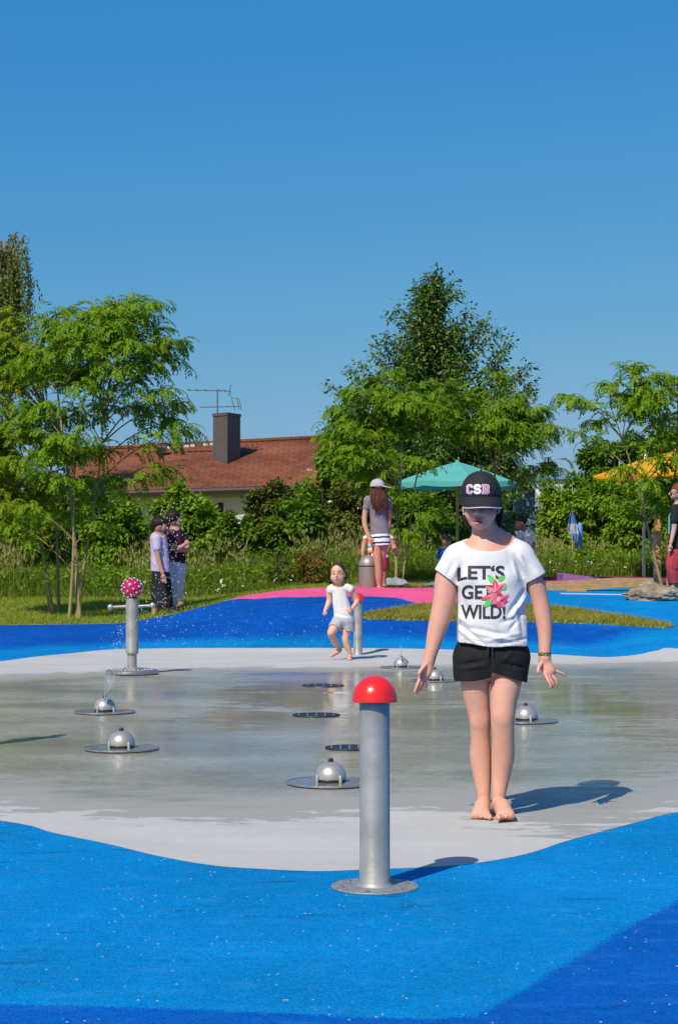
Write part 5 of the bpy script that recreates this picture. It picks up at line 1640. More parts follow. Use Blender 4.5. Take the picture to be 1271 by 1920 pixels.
# ------------------------------------------------------------------ people
def pigment_mat(name, rough=0.6, spec=0.35, bscale=0, bstr=0.0, sss=0.0, weave=0.0):
    m, nt, b = new_mat(name)
    a = N(nt, 'ShaderNodeAttribute', attribute_name='Pigment')
    n = noise(nt, 22, 5, 0.65)
    f = rng_node(nt, n.outputs['Fac'], 0.3, 0.7, 0.93, 1.06)
    bl = mixc(nt, rng_node(nt, noise(nt, 9, 4, 0.6).outputs['Fac'], 0.45, 0.75, 0, 0.22 if name == 'skin' else 0.0).outputs[0], a.outputs['Color'], (0.62, 0.24, 0.17))
    s = N(nt, 'ShaderNodeVectorMath', operation='SCALE'); L(nt, bl.outputs[2], s.inputs[0]); L(nt, f.outputs[0], s.inputs['Scale'])
    L(nt, s.outputs[0], b.inputs['Base Color'])
    b.inputs['Roughness'].default_value = rough; b.inputs['Specular IOR Level'].default_value = spec * (0.5 if name == 'hair' else 1)
    if sss:
        b.inputs['Subsurface Weight'].default_value = sss; b.inputs['Subsurface Radius'].default_value = (1.0, 0.35, 0.2); b.inputs['Subsurface Scale'].default_value = 0.008
    if bstr:
        bump(nt, b, noise(nt, bscale, 4, 0.6).outputs['Fac'], bstr, 0.004)
    return m
pigment_mat('skin', 0.52, 0.35, 260, 0.10, 0.05)
pigment_mat('cloth', 0.85, 0.2, 55, 0.35)
pigment_mat('hair', 0.42, 0.45, 0, 0)
MATS['hair'].node_tree.nodes['Principled BSDF'].inputs['Roughness'].default_value = 0.45
_nt = MATS['hair'].node_tree
bump(_nt, _nt.nodes['Principled BSDF'], noise(_nt, 60, 4, 0.6, (3, 3, 0.35)).outputs['Fac'], 0.8, 0.01)
pigment_mat('black_cloth', 0.8, 0.25, 420, 0.25)
SKIN = (0.64, 0.335, 0.235)

def sdf(name, parent, d, h, items, mat, base, tints=(), relax=1, stripes=None, ret=False, gap=0):
    k0 = d / FPX
    lo = np.full(3, 1e9); hi = -lo
    for it in items:
        if it[0] == 'c':
            for p in it[1]:
                w = W(p[0], p[1], d + p[2]); r = p[3] * k0 * max(1, it[3] if len(it) > 3 else 1) + 0.012
                lo = np.minimum(lo, w - r); hi = np.maximum(hi, w + r)
        elif it[0] == 'e':
            w = W(it[1][0], it[1][1], d + it[1][2]); r = max(it[2]) * k0 + 0.012
            lo = np.minimum(lo, w - r); hi = np.maximum(hi, w + r)
    F = Field(lo - 2 * h, hi + 2 * h, h)
    for it in items:
        op = it[0]
        if op in ('c', '-c'):
            k = it[2] * k0; sy = it[3] if len(it) > 3 else 1.0
            pts = it[1]
            F.chain(np.array([W(q[0], q[1], d + q[2]) for q in pts]), np.array([q[3] * k0 for q in pts]), k, sy, 'u' if op == 'c' else 's')
        elif op in ('e', '-e'):
            c, r, k = it[1], it[2], it[3] * k0
            rx = it[4] if len(it) > 4 else 0.0; ry = it[5] if len(it) > 5 else 0.0
            F.ell(W(c[0], c[1], d + c[2]), [q * k0 for q in r], k, rx, ry, 'u' if op == 'e' else 's')
        elif op == 'cut':
            F.cut(W(*it[1], d), W(*it[2], d), W(*it[3], d))
        elif op == 'fold':
            F.fold(W(*it[1], d), W(*it[2], d), it[3] * k0 * (2.3 if h < 0.004 else 1.3), it[4] * k0)
        elif op == 'fn':
            it[1](F)
    V, Q = F.mesh(relax)
    o = obj(name, (V, Q), mat, parent, True, None)
    tt = [(W(t[0], t[1], d + t[2]), np.array([t[3], t[4], t[5]]) * k0, t[6], t[7]) for t in tints]
    col_attr(o.data, V, base, tt)
    if stripes is not None:
        a = o.data.color_attributes['Pigment']
        C = np.empty(len(V) * 4, np.float32); a.data.foreach_get('color', C); C = C.reshape(-1, 4)
        C[:, :3] = stripes(V, C[:, :3]); a.data.foreach_set('color', C.ravel())
    return (o, V, Q) if ret else o

def cut_y(py, keep_above=True):
    return ('cut', (0, py), (1000, py), (500, py - 50 if keep_above else py + 50))

def person(label, px, d, group=None):
    return thing('person', label, 'person', GD(px, d), group)

# ---- the girl in the black cap
GD0 = 7.85
def big_girl():
    d = GD0; k0 = d / FPX
    t = thing('person', 'girl in black CSB cap, white slogan t-shirt and black shorts walking barefoot', 'person', G(915, 1536))
    pk = (0.66, 0.27, 0.20)
    # feet stand on the basin: toes nearer than heels
    def foot(ax, ay, tx, lift, dyh, dyt, spread, inner):
        """ankle px, toe centre px, toe lift m"""
        it = []
        zt = lift
        A = (ax, ay, dyh - 0.012, 12.0)
        def g(px, dy, z, r):      # point at height z above the ground, expressed as pixel
            y = d + dy
            X = (px - 635.5) / FPX * d
            v = np.array([X, y, z - CAMZ]); c, s = math.cos(PITCH), math.sin(PITCH)
            f_ = v[1] * c + v[2] * s; u_ = -v[1] * s + v[2] * c
            return (635.5 + FPX * X / f_, 960 - FPX * u_ / f_, dy, r)
        heel = g(ax + 0.5, dyh + 0.035, 0.034 + lift * 0.2, 12.5)
        inst = g((ax + tx) / 2, (dyh + dyt) / 2 + 0.012, 0.048 + lift * 0.6, 13.0)
        ball = g(tx, dyt + 0.035, 0.024 + lift, 9.5)
        it.append(('c', [A, heel], 2.5))
        it.append(('c', [(ax, ay + 6, dyh - 0.02, 12.2), inst, ball], 3.0, 1.0))
        b1 = g(tx - spread * 0.55, dyt + 0.035, 0.020 + lift, 8.2); b2 = g(tx + spread * 0.55, dyt + 0.035, 0.020 + lift, 8.2)
        it.append(('c', [inst, b1], 5)); it.append(('c', [inst, b2], 5)); it.append(('c', [heel, b1], 5)); it.append(('c', [heel, b2], 5))
        for q in range(5):
            f = q / 4 * 2 - 1
            big = (q == 4) if inner > 0 else (q == 0)
            r = 5.4 if big else 3.6 - 0.15 * abs(q - (4 if inner > 0 else 0))
            back = 0.0 if big else 0.008 * abs(q - (4 if inner > 0 else 0)) * 0.9
            p0 = g(tx + f * spread * 0.86, dyt + 0.03 + back, 0.017 + lift, r + 0.6)
            p1 = g(tx + f * spread * 1.0, dyt - 0.004 + back, 0.0135 + lift, r)
            it.append(('c', [p0, p1], 1.0))
        return it
    def finger(pts, r=3.3):
        n = len(pts)
        return ('c', [(p[0], p[1], p[2], r * (1.08 - 0.22 * i / (n - 1))) for i, p in enumerate(pts)], 1.2)
    items = [
        # head
        ('e', (901, 934, 0.012), (32.5, 39, 45), 0), ('e', (900.5, 963, -0.030), (26.0, 27, 25), 8), ('e', (899.5, 984, -0.058), (10.5, 9.5, 8.5), 8),
        ('e', (881.5, 962, -0.055), (10.5, 12, 14), 7), ('e', (919, 962, -0.055), (10.5, 12, 14), 7),
        ('e', (887.5, 977, -0.035), (8.5, 13, 11), 7), ('e', (912.5, 977, -0.035), (8.5, 13, 11), 7),
        ('c', [(896.5, 944, -0.088, 4.2), (895.2, 957, -0.103, 4.8), (894.8, 961.5, -0.106, 5.2)], 3.5),
        ('e', (889.6, 963, -0.094), (3.6, 5, 3.2), 2), ('e', (900.4, 963, -0.094), (3.6, 5, 3.2), 2),
        ('-e', (891.5, 966.2, -0.106), (1.6, 3, 1.3), 0.8), ('-e', (898.6, 966.2, -0.106), (1.6, 3, 1.3), 0.8),
        ('e', (896.5, 974.0, -0.088), (10.5, 6, 3.0), 2), ('e', (896.5, 981.0, -0.084), (9.0, 6, 3.4), 2),
        ('-e', (896.5, 977.4, -0.098), (9.2, 6.5, 1.7), 0.8),
        ('-e', (883, 946, -0.098), (8.5, 7, 6), 4), ('-e', (911, 946, -0.098), (8.5, 7, 6), 4),
        ('e', (883.5, 947.5, -0.079), (6.4, 5.5, 5.0), 1.5), ('e', (911, 947.5, -0.079), (6.4, 5.5, 5.0), 1.5),
        ('e', (934.2, 951, 0.012), (3.2, 8.5, 12.5), 2), ('-e', (936.0, 950, 0.002), (1.8, 3.5, 6.5), 1.5), ('e', (868.6, 953, 0.016), (2.6, 8, 11.5), 2),
        # neck and shoulders
        ('c', [(904, 975, 0.025, 21.5), (907, 1000, 0.025, 22), (912, 1024, 0.022, 28)], 8),
        ('c', [(909, 1016, 0.022, 20), (886, 1031, 0.02, 21), (858, 1042, 0.012, 22)], 12), ('c', [(914, 1013, 0.022, 20), (944, 1025, 0.02, 21), (972, 1037, 0.012, 22)], 12),
        ('e', (913, 1078, 0.0), (60, 40, 66), 14), ('e', (919, 1165, 0.0), (62, 42, 62), 14), ('e', (921, 1228, 0.004), (64, 44, 46), 14),
        ('c', [(893, 1030, -0.012, 5), (909, 1035, -0.045, 4.5)], 7), ('c', [(938, 1027, -0.012, 5), (917, 1035, -0.045, 4.5)], 7),
        # arms
        ('c', [(854, 1052, 0.01, 23.5), (838, 1085, 0.0, 22.5), (833.5, 1120, -0.01, 21.0), (825.5, 1156, -0.014, 19.6), (818.5, 1182, -0.02, 17.4), (811, 1212, -0.03, 13.4), (804.5, 1238, -0.038, 10.2)], 6),
        ('c', [(976, 1048, 0.01, 23), (997, 1085, 0.0, 19.5), (1010, 1120, 0.0, 16.4), (1017.5, 1156, -0.005, 15.6), (1021, 1185, -0.012, 13.8), (1021, 1212, -0.02, 11.8), (1020.5, 1234, -0.028, 10.8)], 6),
        # legs
        ('c', [(888, 1238, 0.0, 34), (890.8, 1290, 0.006, 26.2), (895.8, 1325, 0.012, 22.0), (899.4, 1352, 0.016, 20.2), (900.4, 1384, 0.03, 18.6), (900.6, 1418, 0.046, 20.6), (903.5, 1455, 0.046, 17.0), (906.5, 1490, 0.036, 12.4), (907, 1503, 0.032, 12.2)], 6),
        ('c', [(950, 1238, 0.0, 34), (948, 1280, -0.024, 29.0), (943.5, 1318, -0.044, 24.4), (942, 1348, -0.05, 22.4), (943, 1384, -0.034, 20.6), (942.5, 1416, -0.010, 21.8), (938.5, 1455, 0.0, 17.4), (935, 1490, -0.01, 12.8), (934.8, 1504, -0.014, 12.6)], 0.8),
        ('e', (897, 1351, -0.012), (13, 7, 17), 5), ('e', (941, 1345, -0.085), (14, 7, 18), 5), ('c', [(915, 990, .025, 13), (934, 1004, .022, 13), (952, 1016, .02, 14)], 10),
    ]
    items += foot(906, 1503, 896.5, 0.0, 0.046, -0.125, 15.5, 1)
    items += foot(935, 1504, 939.5, 0.012, -0.010, -0.205, 14.0, -1)
    # hands: palms, then fingers one by one
    items += [('c', [(804.5, 1238, -0.038, 9.6), (799, 1252, -0.046, 9.8), (794, 1266, -0.055, 8.6)], 4, 0.62), ('c', [(803, 1244, -0.04, 8.5), (801.5, 1262, -0.048, 7.5)], 4, 0.62),
              finger([(789.5, 1265, -0.066), (783.5, 1281, -0.088), (780.5, 1289, -0.092), (777.8, 1296, -0.090)]), finger([(793.2, 1268, -0.060), (787.5, 1284, -0.078), (784.3, 1292, -0.080), (782, 1299, -0.074)]),
              finger([(797.2, 1269, -0.052), (793, 1282, -0.062), (790.4, 1289, -0.060), (788.6, 1294, -0.054)], 3.1), finger([(801, 1267, -0.045), (800.2, 1277, -0.05), (800, 1283, -0.048), (799.6, 1288, -0.044)], 2.8),
              finger([(798, 1247, -0.056), (792, 1253, -0.078), (788.2, 1258, -0.090), (785.6, 1263, -0.096)], 3.9)]
    items += [('c', [(1020.5, 1236, -0.028, 10.2), (1023, 1248, -0.034, 11.0), (1028, 1260, -0.042, 10.4)], 4, 0.62), ('c', [(1022, 1242, -0.03, 9), (1032, 1256, -0.036, 8.2)], 4, 0.62),
              finger([(1020.5, 1262, -0.05), (1026.5, 1274, -0.07), (1030, 1281, -0.076), (1032.4, 1288.5, -0.074)]), finger([(1025.8, 1265, -0.046), (1032, 1276, -0.062), (1035, 1282, -0.066), (1037, 1288, -0.062)]),
              finger([(1031, 1263, -0.04), (1038.5, 1271, -0.05), (1042, 1277, -0.052), (1044.6, 1283.5, -0.05)], 3.1), finger([(1034.5, 1256, -0.034), (1044, 1259, -0.036), (1051.5, 1262, -0.034), (1058, 1266, -0.03)], 2.9),
              finger([(1014.5, 1244, -0.045), (1010.5, 1250, -0.062), (1008.8, 1255, -0.07), (1008.6, 1260.5, -0.074)], 3.9)]
    tints = [(899, 972, -0.06, 34, 70, 30, (0.84, 0.46, 0.35), 0.75), (896, 1535, -0.13, 22, 40, 9, (0.66, 0.24, 0.18), 0.55), (940, 1540, -0.2, 22, 40, 9, (0.66, 0.24, 0.18), 0.6), (790, 1278, -0.07, 20, 30, 22, pk, 0.5), (1032, 1270, -0.05, 22, 30, 22, pk, 0.5),  # first tint paints fill light into the face colour under the cap brim
             (898, 1350, -0.05, 16, 16, 18, pk, 0.35), (941, 1345, -0.08, 16, 16, 18, pk, 0.35), (860, 1018, 0, 16, 30, 10, (0.70, 0.25, 0.19), 0.6), (968, 1012, 0, 16, 30, 10, (0.70, 0.25, 0.19), 0.6),
             (826, 1160, 0, 24, 30, 60, (0.64, 0.30, 0.21), 0.5), (1020, 1170, 0, 24, 30, 60, (0.64, 0.29, 0.2), 0.5),
             (896.5, 973.8, -0.095, 10, 12, 2.6, (0.42, 0.09, 0.09), 0.9), (896.5, 981.2, -0.09, 9, 12, 3.0, (0.46, 0.10, 0.10), 0.9), (896.5, 977.4, -0.09, 8, 12, 1.4, (0.10, 0.02, 0.02), 0.85),
             (881, 962, -0.07, 11, 20, 10, pk, 0.4), (919, 962, -0.07, 11, 20, 10, pk, 0.4),
             (883.5, 950.5, -0.10, 5.5, 6, 1.2, (0.05, 0.03, 0.02), 0.8), (911, 950.5, -0.10, 5.5, 6, 1.2, (0.05, 0.03, 0.02), 0.8)]
    for nx, ny in ((778, 1297), (782, 1299.5), (788.6, 1295), (1032.6, 1289), (1037.2, 1288.5), (1044.8, 1284)):
        tints.append((nx, ny - 1.5, -0.1, 1.6, 12, 2.0, (0.75, 0.42, 0.36), 0.6))
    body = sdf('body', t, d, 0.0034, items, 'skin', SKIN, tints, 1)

    # t-shirt: body inflated, dolman sleeves, folds, open neck and hems
    sh = [
        ('e', (913, 1072, 0.0), (66, 45, 70), 0), ('e', (918, 1110, -0.004), (66, 47, 66), 10), ('c', [(917, 1120, -0.004, 67), (920, 1160, -0.004, 70), (921, 1200, -0.004, 73.5), (921, 1225, -0.004, 74)], 10, 0.70),
        ('c', [(911, 1020, 0.022, 22), (884, 1033, 0.02, 24.5), (858, 1046, 0.012, 26)], 10), ('c', [(914, 1017, 0.022, 22), (946, 1027, 0.02, 24.5), (974, 1041, 0.012, 26)], 10),
        ('c', [(862, 1050, 0.008, 28.5), (846, 1070, 0.004, 28.5), (828, 1098, 0.0, 26.5)], 12, 1.05), ('c', [(966, 1048, 0.008, 28.5), (988, 1066, 0.004, 26.5), (1006, 1096, 0.0, 25.0)], 12, 1.05),
        ('e', (878, 1085, -0.02), (22, 34, 28), 12), ('e', (950, 1085, -0.02), (22, 34, 28), 12),
        # folds and creases as in cloth pulled by the walk
        ('fold', (853, 1166), (905, 1207), -1.9, 4.5), ('fold', (851, 1172), (898, 1211), 1.7, 4.0), ('fold', (880, 1176), (955, 1192), -1.6, 5.0), ('fold', (884, 1183), (960, 1200), 1.5, 4.2),
        ('fold', (947, 1152), (978, 1108), -1.7, 4.0), ('fold', (952, 1158), (985, 1118), 1.6, 4.0), ('fold', (932, 1166), (962, 1158), -1.3, 4.0), ('fold', (960, 1148), (992, 1150), -1.1, 4.5),
        ('fold', (962, 1042), (976, 1080), -1.7, 4.0), ('fold', (970, 1040), (986, 1074), 1.3, 3.6), ('fold', (978, 1045), (1000, 1070), -1.2, 3.4), ('fold', (956, 1052), (968, 1086), 1.1, 3.6),
        ('fold', (862, 1060), (856, 1092), -1.6, 4.0), ('fold', (848, 1052), (836, 1080), -1.1, 3.6), ('fold', (856, 1056), (846, 1084), 1.0, 3.4), ('fold', (858, 1108), (856, 1140), -1.4, 4.0),
        ('fold', (966, 1130), (976, 1190), -0.9, 4.5), ('fold', (960, 1125), (970, 1186), 0.9, 4.0), ('fold', (860, 1140), (852, 1190), 1.0, 4.0), ('fold', (905, 1200), (968, 1186), 1.3, 3.8), ('fold', (930, 1205), (985, 1196), -1.2, 3.2),
        ('fold', (852, 1152), (880, 1172), 1.2, 3.6), ('fold', (864, 1120), (880, 1160), -0.8, 5), ('fold', (925, 1172), (945, 1206), -1.0, 3.6), ('fold', (968, 1160), (950, 1180), -1.2, 3.6),
        # sleeve mouths
        ('cut', (811, 1062), (853, 1096), (905, 1060)), ]
    def sleeve_r(F):
        pass
    sh = sh[:-1]
    def sl_cut(F):
        # cut only the sleeve side of each slanted line
        for p, q, keep in (((810, 1064), (854, 1097), (905, 1060)), ((1018, 1076), (984, 1094), (915, 1060))):
            P, Q, K = [W(*v, d)[[0, 2]] for v in (p, q, keep)]
            n = np.array([-(Q - P)[1], (Q - P)[0]]); n /= np.linalg.norm(n)
            if (K - P) @ n > 0: n = -n
            X = F.ax[0][:, None, None]; Z = F.ax[2][None, None, :]
            dd = (X - P[0]) * n[0] + (Z - P[1]) * n[1]
            side = (X - W(855.5, 0, d)[0]) if P[0] < K[0] else (W(982, 0, d)[0] - X)
            F.D = np.maximum(F.D, np.minimum(dd, -side - 0.0 * Z).astype(np.float32))
        # wavy hem
        X = F.ax[0][:, None, None]; Y = F.ax[1][None, :, None]; Z = F.ax[2][None, None, :]
        hem = W(0, 1207.5, d)[2] + 0.004 * np.sin((X - 0.3) * 31) + 0.006 * np.sin(X * 13 + 1.0) + 0.003 * np.sin(Y * 25)
        F.D = np.maximum(F.D, (hem - Z).astype(np.float32))
    sh.append(('fn', sl_cut))
    sh += [('-c', [(846, 1068, 0.004, 24.0), (820, 1112, 0.0, 25.0)], 1.0), ('-c', [(988, 1070, 0.004, 22.5), (1010, 1106, 0.0, 22.0)], 1.0),
           ('-e', (916, 994, -0.055), (57.5, 52, 41), 1.0), ('-e', (915, 992, 0.03), (44, 60, 30), 3)]
    so, SV, SQ = sdf('t_shirt', t, d, 0.0034, sh, 'cloth', (0.645, 0.64, 0.625), (), 1, ret=True)
    hemz = W(0, 1199.5, d)[2]
    near_v = SV[np.abs(SV[:, 2] - hemz - 0.004 * np.sin((SV[:, 0] - 0.3) * 31) - 0.006 * np.sin(SV[:, 0] * 13 + 1.0)) < 0.003]
    near_v = near_v[near_v[:, 1] < d - 0.004 * 0]
    o_ = near_v[np.argsort(near_v[:, 0])]
    st_ = np.array([o_[(o_[:, 0] >= a_) & (o_[:, 0] < a_ + 0.012)].mean(0) for a_ in np.arange(o_[0, 0], o_[-1, 0] - 0.012, 0.012) if ((o_[:, 0] >= a_) & (o_[:, 0] < a_ + 0.012)).any()])
    obj('hem_seam', tube(st_ - [0, 0.0005, 0], 0.0009, 4, False), 'seam_thread', so, True)
    bvh = BVHTree.FromPolygons([tuple(v) for v in SV], [tuple(int(i) for i in q) for q in SQ])

    def project(V2, bv, off):
        out = []
        last = None
        for x, y in V2:
            r = ray(x, y); r = r / np.linalg.norm(r)
            hit = bv.ray_cast(Vector((0, 0, CAMZ)), Vector(r))
            if hit[0] is None:
                p = last if last is not None else W(x, y, d - 0.1)
            else:
                p = np.array(hit[0]) - r * off; last = p
            out.append(p)
        return np.array(out)

    def curve_geo(splines=None, text=None, offset=0.0, bold=0.0):
        """flat letter shapes -> (2D verts, tris), finely divided"""
        if text is not None:
            cu = bpy.data.curves.new('lettering', 'FONT'); cu.body = text; cu.size = 1.0; cu.resolution_u = 4
        else:
            cu = bpy.data.curves.new('lettering', 'CURVE'); cu.dimensions = '2D'
            for sp in splines:
                s = cu.splines.new('POLY'); s.points.add(len(sp) - 1); s.use_cyclic_u = True
                for q, (x, y) in zip(s.points, sp): q.co = (x, y, 0, 1)
        cu.fill_mode = 'FRONT' if text is None else 'BOTH'
        if text is None: cu.dimensions = '2D'; cu.fill_mode = 'BOTH'
        cu.offset = offset
        o = bpy.data.objects.new('lettering', cu); COL.objects.link(o)
        dg = bpy.context.evaluated_depsgraph_get(); dg.update()
        me = bpy.data.meshes.new_from_object(o.evaluated_get(dg))
        bm = bmesh.new(); bm.from_mesh(me)
        bmesh.ops.remove_doubles(bm, verts=bm.verts[:], dist=1e-5)
        bmesh.ops.triangulate(bm, faces=bm.faces[:])
        ext = max(v.co.x for v in bm.verts) - min(v.co.x for v in bm.verts)
        for _ in range(3):
            lim = ext / 40
            ed = [e for e in bm.edges if e.calc_length() > lim]
            if not ed: break
            bmesh.ops.subdivide_edges(bm, edges=ed, cuts=1)
            bmesh.ops.triangulate(bm, faces=[f for f in bm.faces if len(f.verts) > 3])
        bm.verts.index_update()
        V = np.array([v.co[:2] for v in bm.verts]); Fc = [[v.index for v in f.verts] for f in bm.faces]
        bm.free(); bpy.data.objects.remove(o); bpy.data.meshes.remove(me); bpy.data.curves.remove(cu)
        return V, Fc

    def fit(V, x0, x1, y0, y1, ref=None):
        R = V if ref is None else ref
        lo, hi = R.min(0), R.max(0)
        f = (V - lo) / (hi - lo)
        return np.column_stack([x0 + f[:, 0] * (x1 - x0), y1 + f[:, 1] * (y0 - y1)])

    for txt, x0, x1, y0, y1 in (('LET\u2018S', 857, 946, 1060, 1086.5), ('GET', 865, 924, 1097, 1123.5), ('WILD!', 863.5, 947, 1133.5, 1160.5)):
        V, Fc = curve_geo(text=txt, offset=0.026)
        V2 = fit(V, x0, x1, y0, y1)
        if txt[0] == 'L':      # the first letter slides round the side of the ribs
            w = np.clip((872 - V2[:, 0]) / 14, 0, 1); V2[:, 1] += 4.0 * w; 
        P = project(V2, bvh, 0.0022)
        obj('lettering', (P, Fc), 'print_black', so, False)
    def petal(bx, by, tx, ty, w, col, off, curl=0.0):
        n = 9; a = np.array([bx, by], float); e = np.array([tx, ty], float); ax_ = e - a; nr = np.array([-ax_[1], ax_[0]]) / np.linalg.norm(ax_)
        Lf, Rt, Cn = [], [], []
        for i in range(n):
            f = i / (n - 1); ww = w * math.sin(math.pi * f ** 0.75) ** 0.8 if 0 < f < 1 else 0.05
            c = a + ax_ * f + nr * curl * math.sin(math.pi * f)
            Lf.append(c + nr * ww); Cn.append(c); Rt.append(c - nr * ww)
        V2 = np.array(Lf + Cn + Rt)
        Fc = [[i, i + 1, n + i + 1, n + i] for i in range(n - 1)] + [[n + i, n + i + 1, 2 * n + i + 1, 2 * n + i] for i in range(n - 1)]
        return project(V2, bvh, off), Fc
    def cx(x, y): return 820 + x / 6.355, 1010 + y / 6.355
    off = 0.0028
    fl = []
    for bx, by, tx, ty, w, m_, cu_ in ((672, 528, 592, 428, 5.2, 'print_green', 0.6), (722, 500, 805, 448, 4.6, 'print_green', -1), (778, 615, 815, 535, 3.6, 'print_green', 0.5), (640, 722, 545, 815, 5.2, 'print_green', -0.8), (636, 640, 585, 628, 2.0, 'print_green', 0),
                                       (692, 640, 683, 482, 6.2, 'print_red', 0.5), (690, 640, 565, 572, 4.6, 'print_pink', 0.8), (692, 648, 512, 728, 5.0, 'print_red', -1.0), (700, 640, 808, 525, 4.4, 'print_pink', -0.6), (700, 650, 785, 690, 5.2, 'print_red', 0.4), (690, 655, 632, 745, 5.4, 'print_pink', 0.7),
                                       (700, 760, 852, 658, 4.6, 'print_pink', 0.6), (735, 760, 838, 735, 4.6, 'print_red', 0), (735, 760, 800, 818, 4.2, 'print_pink', -0.5), (725, 755, 735, 828, 4.0, 'print_red', 0.4), (715, 745, 640, 770, 4.6, 'print_pink', 0.5), (705, 735, 745, 690, 3.6, 'print_rose', 0), (735, 745, 700, 700, 3.2, 'print_rose', 0.2)):
        P = petal(*cx(bx, by), *cx(tx, ty), w, None, off, cu_)
        obj('flower_print', P, m_, so, True, None); off += 0.00010
    for bx, by, tx, ty in ((690, 628, 684, 520), (678, 655, 560, 710), (705, 655, 765, 682), (690, 640, 600, 588), (705, 632, 785, 552), (735, 752, 825, 690)):
        P = petal(*cx(bx, by), *cx(tx, ty), 0.9, None, off, 0.1); obj('flower_print', P, 'print_rose' if tx < 700 else 'print_deep', so, False); off += 0.0001

    # shorts
    st = [('e', (921, 1230, 0.004), (70, 48, 42), 0), ('c', [(921, 1204, 0.0, 64), (921, 1232, 0.0, 70)], 6, 0.66),
          ('c', [(888, 1234, 0.0, 36.5), (886, 1262, -0.004, 35.5), (886, 1292, -0.006, 34.5)], 8, 1.05), ('c', [(953, 1232, 0.0, 38), (952, 1258, -0.01, 36.5), (952, 1290, -0.018, 35.5)], 8, 1.05),
          ('fold', (919, 1212), (916, 1252), -1.5, 3.0), ('fold', (860, 1245), (905, 1236), -1.2, 4), ('fold', (860, 1252), (905, 1246), 1.0, 4), ('fold', (935, 1240), (985, 1252), -1.2, 4), ('fold', (880, 1216), (905, 1250), 0.9, 5), ('fold', (960, 1215), (935, 1240), 0.9, 5), ('fold', (856, 1225), (852, 1268), 1.0, 4)]
    def sh_cut(F):
        X = F.ax[0][:, None, None]; Z = F.ax[2][None, None, :]
        xm = W(915.5, 0, d)[0]
        def lin(px1, py1, px2, py2):
            a, b_ = W(px1, py1, d), W(px2, py2, d)
            return a[2] + (X - a[0]) * (b_[2] - a[2]) / (b_[0] - a[0])
        arc = 0.006 * np.sin((X - W(850, 0, d)[0]) / (66 * k0) * math.pi)
        zl = lin(850, 1276, 916, 1268) - np.where(X < xm, arc, 0)
        zr = lin(916, 1257, 992, 1281)
        zc = np.where(X < xm, zl, zr)
        F.D = np.maximum(F.D, (zc - Z).astype(np.float32))
        F.D = np.maximum(F.D, (Z - W(0, 1203, d)[2]).astype(np.float32))
    st += [('fn', sh_cut), ('-c', [(888, 1252, -0.002, 32), (888, 1300, -0.006, 31.5)], 0.8, 1.05), ('-c', [(952, 1252, -0.012, 33), (951, 1300, -0.018, 32.5)], 0.8, 1.05)]
    so2 = sdf('shorts', t, d, 0.0034, st, 'black_cloth', (0.011, 0.011, 0.012))
    for x_ in (914.5, 922):
        a, b_ = W(x_, 1209, d - 0.118), W(x_ + (-1.2 if x_ < 918 else 1.5), 1228, d - 0.124)
        obj('drawstring', tube([a, (a + b_) / 2 - [0, 0.004, 0], b_], 0.0028, 6), 'black_cord', so2)

    # cap
    cxp = W(901, 932, d + 0.012); rx, ry, rz = 38.6 * k0, 44.5 * k0, 48.5 * k0
    n, m = 48, 18; V = []; Fc = []
    for i in range(m + 1):
        ph = math.pi / 2 * i / m
        for j in range(n):
            th = 2 * math.pi * j / n
            s = math.sin(ph) ** 0.86; z = math.cos(ph) ** 0.92
            seam = 1 - 0.006 * math.exp(-((th * 6 / (2 * math.pi) + 0.5) % 1 - 0.5) ** 2 / 0.0012)
            V.append(cxp + np.array([rx * s * math.cos(th) * seam, ry * s * math.sin(th) * seam, rz * z]))
    for i in range(m):
        for j in range(n):
            q = (j + 1) % n; Fc.append([i * n + j, (i + 1) * n + j, (i + 1) * n + q, i * n + q])
    low = len(V)
    for j in range(n):        # sweat band turned inwards
        th = 2 * math.pi * j / n
        V.append(cxp + np.array([rx * 0.97 * math.cos(th), ry * 0.97 * math.sin(th), -0.004 + 0.01 * max(0, math.sin(th))]))
    for j in range(n):
        q = (j + 1) % n; Fc.append([m * n + j, low + j, low + q, m * n + q])
    cap = obj('cap', (V, Fc), 'cap_cloth', t, True, None)
    obj('button', sphere(cxp + [0, 0, rz], [0.007, 0.007, 0.005], 12, 8), 'cap_cloth', cap)
    bc = BVHTree.FromPolygons([tuple(v) for v in V], Fc)
    for q in range(6):
        j = int(round(n * ((q + 0.5) / 6 - 0.25 - 1 / 12))) % n
        if q in (1, 4): pass
        P = np.array([V[i * n + j] for i in range(1, m + 1)]); P = cxp + (P - cxp) * 1.003
        obj('seam', tube(P, 0.0011, 5), 'black_cord', cap)
    P = np.array([V[m * n + j % n] for j in range(n + 1)]); P = cxp + (P - cxp) * 1.004 + [0, 0, 0.012]
    obj('seam', tube(P, 0.0009, 5), 'black_cord', cap)
    na, nv = 41, 12; T = []; edge = []
    for i in range(nv + 1):
        v = i / nv
        for j in range(na):
            a = math.radians(-84 + 168 * j / (na - 1))
            ln = 0.076 * max(0.0, math.cos(a)) ** 0.55
            x = rx * math.sin(a) * (1.005 - 0.03 * v); y = -ry * math.cos(a) - ln * v
            arch = math.sin(a) ** 2
            z = -0.001 - 0.047 * (v ** 1.1) * max(0, math.cos(a)) ** 0.35 - 0.014 * arch * (v * 0.9 + 0.1) 
            T.append(cxp + np.array([x, y, z]))
            if i == nv: edge.append(T[-1])
    T = np.array(T); Bt = T - np.array([0, 0, 0.004]); M = len(T); Fc = []
    for i in range(nv):
        for j in range(na - 1):
            q = [i * na + j, (i + 1) * na + j, (i + 1) * na + j + 1, i * na + j + 1]
            Fc += [q, [x + M for x in q[::-1]]]
